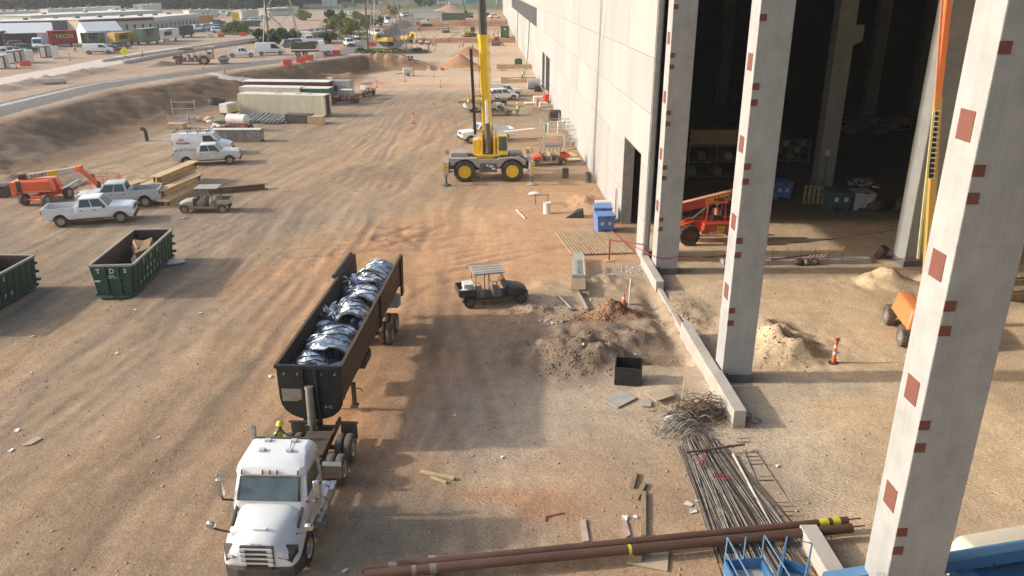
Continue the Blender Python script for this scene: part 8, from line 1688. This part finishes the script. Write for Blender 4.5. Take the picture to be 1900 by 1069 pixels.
def skid(m, label, loc, rz):
    t = thing('skid_steer', label, 'loader', loc, rz); MB().box((-.2, 0, 1.0), (2.4, 1.1, 1.0)).build('body', m, t, None, .08); c = MB().box((0, 0, 1.9), (1.2, 1.1, 1.0)).build('cab', M_blk, t, None, .06); MB().box((.61, 0, 1.9), (.02, .9, .8)).build('front_window', M_glass, c)
    for s in (-1, 1): MB().prism([(-1.3, 0), (1.1, 0), (1.3, .35), (.9, .7), (-1.0, .7), (-1.5, .3)], 'y', s*.6, s*1.0).build('track', M_chs, t); MB().bar((-1.2, s*.75, 1.7), (1.5, s*.75, .7), .14, .2).build('lift_arm', m, t)
    MB().prism([(1.4, .05), (2.3, .05), (2.2, .12), (1.5, .7), (1.4, .7)], 'y', -1, 1).build('bucket', M_steel, t); return t
roller_(PCRE, 'cream road roller working on the far orange pad', T(827, 60), R(-90)); excavator(M_rw, 'pale excavator digging at the far bank', T(792, 49), R(5), ((1, 1.9), (2.8, 3.0), (5.2, 3.3), (6.0, .9))); excavator(PYEL, 'yellow excavator with a pale cab beside the second tower', T(757, 80), R(-40), ((1, 1.9), (2.2, 3.2), (3.6, 2.6), (3.4, .9)), M_gal); dozer('yellow bulldozer on the far orange pad left of the boom', T(872, 68), R(180)); skid(PRED, 'red skid steer on the far orange pad right of the boom', T(922, 85), R(-20)); excavator(PYEL, 'yellow backhoe between orange barriers below the far road', T(712, 85), R(150), ((1, 1.7), (1.8, 2.8), (2.8, 2.4), (2.9, .7)), M_gal); excavator(PGRN, 'dark green excavator with a raised arm far away', T(868, 33), R(170), ((1, 1.9), (2.0, 7.5), (5.5, 11.5), (9.0, 5.5)), PGRN)
t = roller_(mat('dusty_cream', (.45, .38, .28), .8, dust=.6), 'dusty roller parked at the head of the haul road slope', T(396, 119), R(10)); x, y, z = T(353, 119); lf2 = place(('far', 'utvd'), lambda: utv(PRED, M_wdk, 2, dusty=True), (x, y, z), R(10), 'dusty red utility vehicle with a dark roof left of the dusty roller', scale=1.35)
x, y, z = T(937, 69); gn = box_unit('generator_container', 3.0, 2.6, 3.2, PGRN, PGRN, 'dark green generator container beside the hall wall', 'container', (x, y, z), R(88), corrug=False); MB().box((-1.52, 0, 2.4), (.04, .5, .5)).build('label', M_tape, gn); [wheel(gn, (xx, s*1.0, .3), .3, .2, n=12) for xx in (-.8, .8) for s in (-1, 1)]
# people far away
PP = [(140, 98, 'walk', 'wearing a lime vest between the food trucks and the toilets'), (264, 109, 'walk', 'in a lime vest walking right of the yellow diamond sign'), (795, 94, 'stand', 'leftmost on the far pad'), (804, 87, 'stand', 'left one of the pair by the parked utility vehicle'), (809, 87, 'reach', 'right one of the pair by the parked utility vehicle'), (853, 89, 'walk', 'left one of the two on the pale pad'), (859, 88, 'stand', 'right one of the two on the pale pad'), (877, 92, 'walk', 'just left of the crane boom on the pale pad'), (754, 92, 'stand', 'at the far end of the grassy bank'), (764, 93, 'stand', 'under the second tower'), (916, 68, 'stand', 'left one beside the green generator'), (924, 68, 'walk', 'right one beside the green generator')]
for i, (u, v, ps, l) in enumerate(PP): place(('wk', ps, i % 2), lambda ps=ps, i=i: person(ps, M_vest if i % 2 else M_vesto, M_hat_w), T(u, v), R(40*i), 'distant worker in safety vest '+l, 'workers far away')
# barriers, cones, sign
M_bor = mat('barrier_orange', (.75, .10, .05), .6); M_bwh = mat('barrier_white', (.62, .58, .5), .6)
def jersey(m):
    t = thing('water_barrier', '', 'barrier'); MB().prism([(-.3, 0), (.3, 0), (.2, .35), (.1, 1.0), (-.1, 1.0), (-.2, .35)], 'x', -.9, .9).build('body', m, t, None, .03); [MB().box((x, 0, .55), (.12, .36, .3)).build('rib', m, t) for x in (-.5, 0, .5)]; return t
for i, (u, v, c, l) in enumerate(((533, 121, 'o', 'nearest orange water barrier on the terrace edge'), (558, 116, 'o', 'second orange water barrier along the terrace edge'), (573, 112, 'o', 'third orange water barrier along the terrace edge'), (592, 107, 'w', 'white water barrier behind the dump truck'), (604, 104, 'o', 'orange water barrier in front of the dump truck'), (624, 102, 'o', 'orange water barrier on the crest right of the dump truck'), (410, 69, 'o', 'long orange barrier below the yellow shrubs'), (451, 67, 'o', 'orange barrier right of the yellow shrubs'), (391, 70, 'w', 'white barrier left of the long orange one'), (690, 86, 'o', 'orange barrier left of the backhoe'), (729, 83, 'o', 'orange barrier right of the backhoe'), (48, 123, 'o', 'low orange barrier beside the portable toilets'), (774, 42, 'o', 'orange barrier left of the pale excavator'), (862, 42, 'o', 'orange barrier right of the roller'))): place('bar'+c, lambda c=c: jersey(M_bor if c == 'o' else M_bwh), T(u, v), R(20 if i % 2 else 35), l, 'water barriers', scale=.95)
for i, (u, v, l) in enumerate(((767, 229, 'orange and white delineator standing alone in the middle of the yard'), (817, 162, 'orange delineator near the sand heaps'), (805, 143, 'delineator right of the light tower'), (752, 152, 'delineator just left below the light tower'), (699, 163, 'delineator right of the dark utility vehicle'), (416, 134, 'delineator at the top of the concrete ramp'), (378, 131, 'delineator left of the concrete ramp top'), (768, 141, 'delineator directly beside the light tower'), (31, 127, 'yellowish delineator near the toilets'), (130, 113, 'delineator in front of the white toilet'))): place('delin', None, T(u, v), i, l, 'delineators', scale=1.0)
sg = thing('road_sign', 'yellow diamond warning sign on a stand beside the concrete road', 'sign', T(234, 113), R(5)); MB().box((0, 0, 1.7), (1.3, .05, 1.3), (0, math.pi/4, 0)).build('board', mat('sign_yellow', (.80, .70, .02), .5), sg); MB().bar((0, -.04, 1.4), (0, -.04, 2.0), .12, .04).build('symbol', M_blk, sg); [MB().bar((0, 0, .9), (sx, sy, 0), .06).build('leg', M_gal, sg) for sx in (-.8, .8) for sy in (-.5, .5)]; MB().bar((0, .03, .8), (0, .03, 2.2), .06).build('mast', M_gal, sg)
def toilet(m):
    t = thing('portable_toilet', '', 'toilet'); MB().box((0, 0, 1.1), (1.1, 1.1, 2.1)).build('cabin', m, t, None, .06); MB().box((0, 0, 2.2), (1.2, 1.2, .16)).build('roof', M_rw, t, None, .05); d = MB().box((0, -.57, 1.05), (.8, .04, 1.8)).build('door', M_rw, t); MB().box((.3, -.6, 1.05), (.06, .03, .12)).build('handle', M_blk, d); return t
tl = [(5, 128, 'r'), (12, 126, 'w'), (24, 118, 'r'), (35, 116, 'r'), (46, 115, 'r'), (57, 117, 'w'), (82, 107, 'r'), (92, 106, 'b'), (104, 109, 'w')]
for i, (u, v, c) in enumerate(tl): place('toi'+c, lambda c=c: toilet({'r': M_maroon, 'w': M_rw, 'b': PBLU}[c]), T(u, v), R(20), '%s portable toilet, %s from the left edge' % ({'r': 'maroon', 'w': 'white', 'b': 'blue'}[c], ['first', 'second', 'third', 'fourth', 'fifth', 'sixth', 'seventh', 'eighth', 'ninth'][i]), 'portable toilets on the lot')
for i in range(11): u = 770+5.2*i; place('tof'+'gwt'[i % 3], lambda i=i: toilet([PGRN, M_gal, mat('teal', (.08, .22, .22), .6)][i % 3]), T(u, 35), R(0), 'far toilet cabin, number %s of the row behind the excavator' % ['one', 'two', 'three', 'four', 'five', 'six', 'seven', 'eight', 'nine', 'ten', 'eleven'][i], 'far row of toilet cabins', scale=1.3)
x, y, z = T(842, 37); box_unit('bin_container', 9, 2.5, 2.4, PGRN, PGRN, 'long dark green bin container beside the far toilet cabins', 'container', (x, y, z), R(0), corrug=False); x, y, z = T(468, 49); box_unit('bin_container', 5, 2.4, 1.8, PGRN, M_rw, 'green bin with a pale cover on the lot left of the tower', 'container', (x, y, z), R(14), corrug=False); x, y, z = T(438, 40); one('yellow_panel', MB().box((0, 0, 1.6), (2.6, .5, 3.2)), PYEL, 'tall yellow panel on the lot left of the tower', 'panel', (x, y, z), R(20), bevel=.03)
# light tower trailer
x, y, z = T(757, 141); lt = thing('light_tower', 'mobile light tower trailer with black lamp heads', 'light tower', (x, y, z), R(10)); MB().box((0, 0, .9), (1.8, 1.2, 1.1)).build('housing', M_offw, lt, None, .08); MB().bar((-.9, 0, .5), (-2.2, 0, .45), .1).build('drawbar', M_blk, lt); [wheel(lt, (0, s*.7, .32), .32, .2, n=12) for s in (-1, 1)]; MB().cyl((.6, 0, 1.2), (.6, 0, 3.0), .09, n=8).build('mast', M_gal, lt); [MB().box((.6+dx, 0, 3.0+dz), (.45, .3, .35)).build('lamp_head', M_blk, lt) for dx in (-.3, .3) for dz in (0, .45)]
# twin pale rails along the lot edge, culvert, poles
def railset(pts, label):
    pl = smooth_pl([G(u, v, 3) for u, v in pts], 5); t = thing('concrete_rail', label, 'rail', (pl[0][0], pl[0][1], 0)); o = Vector((pl[0][0], pl[0][1], 0))
    for a_, b_ in zip(pl[:-1], pl[1:]): MB().bar(Vector((*a_, hz(*a_)+.3))-o, Vector((*b_, hz(*b_)+.3))-o, .35, .5).build('segment', M_conc_road, t)
railset([(190, 116), (300, 99), (400, 84), (485, 73)], 'upper pale rail running along the terrace above the parked pickup'); railset([(230, 119), (330, 100), (420, 86), (480, 78)], 'lower pale rail running along the terrace above the parked pickup'); railset([(540, 62), (640, 48), (700, 40)], 'thin pale rail running away right of the lattice tower')
x, y, z = T(82, 154); one('culvert_pipe', MB().lathe([(.4, -1.5), (.46, -1.5), (.46, 1.5), (.4, 1.5), (.4, -1.5)], (0, 0, .2), 'x', 20), M_conc_road, 'concrete culvert pipe sticking out below the pale road', 'pipe', (x+1.2, y+.5, z), R(30), smooth=45)
def pole(u, v, hgt, label, r=.16): x, y, z = T(u, v); t = thing('utility_pole', label, 'pole', (x, y, z)); MB().cyl((0, 0, -.2), (0, 0, hgt), r, r*.8, n=8).build('shaft', M_wdk, t); MB().box((0, 0, hgt-.8), (2.2, .12, .12)).build('cross_arm', M_wdk, t)
pole(500, 84, 16, 'dark utility pole standing between the lattice tower legs', .2); pole(190, 31, 13, 'thin utility pole under the trees behind the white trailers'); pole(616, 24, 14, 'utility pole at the far white sheds'); pole(683, 92, 18, 'dark pole at the left foot of the second tower', .2)
def tower(cu, cv, base, hgt, label):
    x, y, z = T(cu, cv); t = thing('lattice_tower', label, 'pylon', (x, y, z), R(15)); b = base/2; tp = .9; Z = [0, hgt*.22, hgt*.42, hgt*.6, hgt*.75, hgt*.88, hgt]; wd = lambda q: b+(tp-b)*min(1, q/(hgt*.8))**.85
    for sx in (-1, 1):
        for sy in (-1, 1): MB().tube([(sx*wd(q), sy*wd(q), q) for q in Z], .11, 4).build('leg', M_gal, t)
    for k in range(len(Z)-1):
        q0, q1 = Z[k], Z[k+1]; w0, w1 = wd(q0), wd(q1)
        for (ax, ay, bx_, by_) in ((-1, -1, 1, -1), (1, -1, 1, 1), (1, 1, -1, 1), (-1, 1, -1, -1)):
            MB().tube([(ax*w0, ay*w0, q0), (bx_*w1, by_*w1, q1)], .045, 4).build('brace', M_gal, t); MB().tube([(bx_*w0, by_*w0, q0), (ax*w1, ay*w1, q1)], .045, 4).build('brace', M_gal, t); MB().tube([(ax*w1, ay*w1, q1), (bx_*w1, by_*w1, q1)], .06, 4).build('horizontal', M_gal, t)
    for q in (hgt*.8, hgt*.93): MB().box((0, 0, q), (12, .4, .3)).build('cross_arm', M_gal, t)
    return t
tower(522, 80, 8.5, 34, 'steel lattice tower standing in shrubs on the terrace'); tower(718, 90, 8.5, 34, 'steel lattice tower standing behind the grassy bank')
tw = [Vector((x_, y_, 36)) for x_, y_ in (G(522, 80, 3), G(718, 90, 3))]
# ---- vegetation
def leafmat(name, c): m = mat(name, c, .8, 0, .45, .25, spec=.2); return m
M_l1, M_l2, M_l3 = leafmat('leaf_dark', (.030, .052, .018)), leafmat('leaf_mid', (.060, .095, .028)), leafmat('leaf_yellow', (.17, .17, .045)); M_trunk = mat('trunk', (.09, .07, .05), .9, 0, .3, 3)
def leaves(n, ctrs, size):
    c = np.array([q[:3] for q in ctrs]); r = np.array([q[3] for q in ctrs]); k = RNG.integers(0, len(c), n); d = RNG.normal(size=(n, 3)); d /= np.linalg.norm(d, axis=1)[:, None]; d[:, 2] *= .8
    p = c[k]+d*(r[k]*RNG.uniform(.55, 1.05, n))[:, None]; a = RNG.normal(size=(n, 3)); a /= np.linalg.norm(a, axis=1)[:, None]; b = np.cross(a, RNG.normal(size=(n, 3))); b /= np.linalg.norm(b, axis=1)[:, None]; s = (size*RNG.uniform(.6, 1.4, n))[:, None]
    V = np.stack([p-a*s, p-b*s*.6, p+a*s, p+b*s*.6], 1).reshape(-1, 3); return V, np.arange(4*n).reshape(-1, 4)
def bush_mesh(seed, h, w, m, n=420):
    rs = random.Random(seed); ct = [(rs.gauss(0, w*.35), rs.gauss(0, w*.35), rs.uniform(.15, .8)*h, rs.uniform(.22, .42)*h) for _ in range(9)]; V, Q = leaves(n, ct, .16*h**.6); V[:, 2] = np.maximum(V[:, 2], .02); return np_mesh('foliage', V, Q, m)
BM = [bush_mesh(i, 1.8, 2.2, [M_l2, M_l3, M_l2, M_l3][i]) for i in range(4)]
def bush(u, v, s, i, label, zs=1):
    t = thing('bush', label, 'bush', T(u, v), i, 'shrubs on the terrace'); t.scale = (s, s, s*zs); f = mob('foliage', BM[i % 4], t); MB().tube([(0, 0, 0), (.1, .05, .7)], .05, 5).build('stem', M_trunk, t)
BU = [(487, 80, 1.6, 0, 'left foot of the lattice tower'), (500, 79, 1.4, 1, 'pole between the tower legs'), (512, 80, 1.7, 2, 'middle of the tower base'), (528, 78, 1.6, 0, 'right part of the tower base'), (545, 77, 1.5, 2, 'right foot of the lattice tower'), (425, 62, 1.5, 1, 'long orange barrier, left part'), (440, 60, 1.7, 3, 'long orange barrier, middle'), (453, 57, 1.4, 1, 'long orange barrier, right end'), (610, 80, 1.6, 2, 'white work truck'), (618, 42, 2.2, 0, 'far long van, lower left'), (630, 46, 1.8, 2, 'far long van, just below'), (645, 62, 2.2, 3, 'far small utility vehicle, upper left'), (652, 66, 2.0, 1, 'far small utility vehicle, left'), (676, 52, 2.0, 3, 'far small utility vehicle, above'), (690, 50, 1.8, 0, 'dump truck on the far road'), (668, 97, .6, 2, 'left end of the grassy bank'), (775, 98, .8, 2, 'right end of the grassy bank'), (768, 97, .6, 2, 'second tower right foot'), (735, 96, .5, 3, 'middle of the grassy bank'), (620, 56, 1.8, 1, 'bare ground left of the far track'), (560, 38, 2, 3, 'lot edge right of the tower'), (735, 28, 2.2, 1, 'second tower on its far side'), (660, 36, 1.6, 3, 'far long van, right of it'), (782, 14, 3, 0, 'far toilet cabins, behind them on the left'), (795, 11, 3, 3, 'far toilet cabins, behind them on the right')]
for i, (u, v, s, k, l) in enumerate(BU): bush(u, v, s, k, ['dark', 'yellowish', 'green', 'dry yellow'][k % 4]+' shrub near the '+l, 1.1)
# grass on the bank and lot edges
ng = 9000; gu = []
for (u0, u1, v0, v1, n_) in ((672, 790, 93, 99, 3000), (470, 570, 74, 82, 1800), (600, 680, 40, 75, 2600), (415, 462, 56, 66, 800), (690, 760, 10, 30, 800)):
    for _ in range(n_): gu.append(T(random.uniform(u0, u1), random.uniform(v0, v1)) if _ % 12 == 0 else None)
pts = [p for p in gu if p]; P_ = np.array([pts[RNG.integers(0, len(pts))] for _ in range(ng)]); P_[:, :2] += RNG.normal(0, .8, (ng, 2)); hh = RNG.uniform(.1, .45, ng); an = RNG.uniform(0, 6.28, ng); dx = np.stack([np.cos(an), np.sin(an), 0*an], 1)*.12
V = np.stack([P_-dx, P_+dx, P_+dx*.3+np.stack([RNG.normal(0, .15, ng), RNG.normal(0, .15, ng), hh], 1), P_-dx*.3+np.stack([RNG.normal(0, .15, ng), RNG.normal(0, .15, ng), hh], 1)], 1).reshape(-1, 3)
tag(mob('grass', np_mesh('grass', V, np.arange(4*ng).reshape(-1, 4), leafmat('grass_green', (.16, .18, .07)))), 'patches of wild grass on the terrace and bank', kind='stuff')
# wood along the top edge
FV = []; FQ = []; FV2 = []; FQ2 = []; off = [0, 0]; trk = MB(); rs = random.Random(3)
for i in range(520):
    r_ = rs.random(); u = rs.uniform(-60, 620) if r_ < .86 else rs.uniform(620, 880); yy = 150*rs.random()**1.8
    x, y = G(u, 17 if u < 560 else (8 if u < 700 else 2), 3); sc_ = (y+yy*1.0)/y; x *= sc_; y *= sc_; h = rs.uniform(8, 15); ct = []
    if u > 620: h *= .7
    for k in range(8): ct.append((x+rs.gauss(0, h*.2), y+rs.gauss(0, h*.2), 3+h*rs.uniform(.08, .95), h*rs.uniform(.13, .24)))
    V, Q = leaves(230 if yy < 50 else 120, ct, .75); j = 0 if rs.random() < .7 else 1
    (FV, FV2)[j].append(V); (FQ, FQ2)[j].append(Q+off[j]); off[j] += len(V); trk.tube([(x, y, 2), (x+rs.gauss(0, .4), y, 3+h*.6)], [.25, .1], 5)
tag(mob('woodland', np_mesh('woodland', np.concatenate(FV), np.concatenate(FQ), M_l1)), 'dark mass of trees along the top of the view', kind='stuff'); tag(mob('woodland', np_mesh('woodland', np.concatenate(FV2), np.concatenate(FQ2), leafmat('leaf_olive', (.10, .105, .03)))), 'olive tree crowns among the dark wood', kind='stuff'); tag(trk.build('tree_trunks', M_trunk, None, merge=False), 'trunks inside the far wood', kind='stuff')
# far sheds and stacks at the top centre
for i, (u, v, L, hgt, m, l) in enumerate(((612, 12, 9, 4, M_offw, 'white shed at the edge of the far trees'), (720, 25, 7, 3, M_wl, 'tan roofed shelter left of the second tower'), (800, 6, 10, 4, M_offgr, 'grey container far behind the toilet cabins'), (845, 8, 12, 4, M_offw, 'white container far behind the soil heap'), (875, 6, 9, 4, mat('teal2', (.10, .30, .30), .6), 'teal container at the top edge left of the boom'), (770, 12, 8, 3, M_wl, 'tan stack far away at the top edge'), (925, 8, 3, 14, M_offgr, 'tall grey stacked cabins at the end of the hall wall'))):
    x, y, z = T(u, v); box_unit('far_container', L, 3, hgt, m, m, l, 'container', (x, y, z), R(5), corrug=False)
for kd, cn_, u, v, l in (('suv', 'white', 838, 9, 'white car at the top edge above the soil heap'), ('pickup', 'white', 812, 9, 'white pickup at the top edge above the toilet cabins'), ('suv', 'white', 918, 34, 'white car beside the far end of the hall wall'), ('sedan', 'black', 905, 30, 'black car beside the far end of the hall wall'), ('pickup', 'silver', 790, 7, 'silver pickup at the top edge left of the white pickup')): place(('far', kd, cn_), lambda kd=kd, cn_=cn_: car(kd, cols[cn_], det=False), T(u, v), R(20), l, 'cars parked on the far lot')
# ---------------------------------------------------------------- thin summer haze
hzb = MB().box((0, 420, 21), (1500, 1000, 50)).build('haze', [], None); hzb.data.materials.clear()
mh = bpy.data.materials.new('haze'); mh.use_nodes = True; nn = mh.node_tree; nn.nodes.remove(nn.nodes['Principled BSDF'])
pv = nn.nodes.new('ShaderNodeVolumePrincipled'); pv.inputs['Color'].default_value = (.88, .91, .95, 1); pv.inputs['Density'].default_value = .00028; pv.inputs['Anisotropy'].default_value = .2
nn.links.new(pv.outputs[0], nn.nodes['Material Output'].inputs['Volume']); hzb.data.materials.append(mh); tag(hzb, 'thin pale haze over the site', kind='stuff')
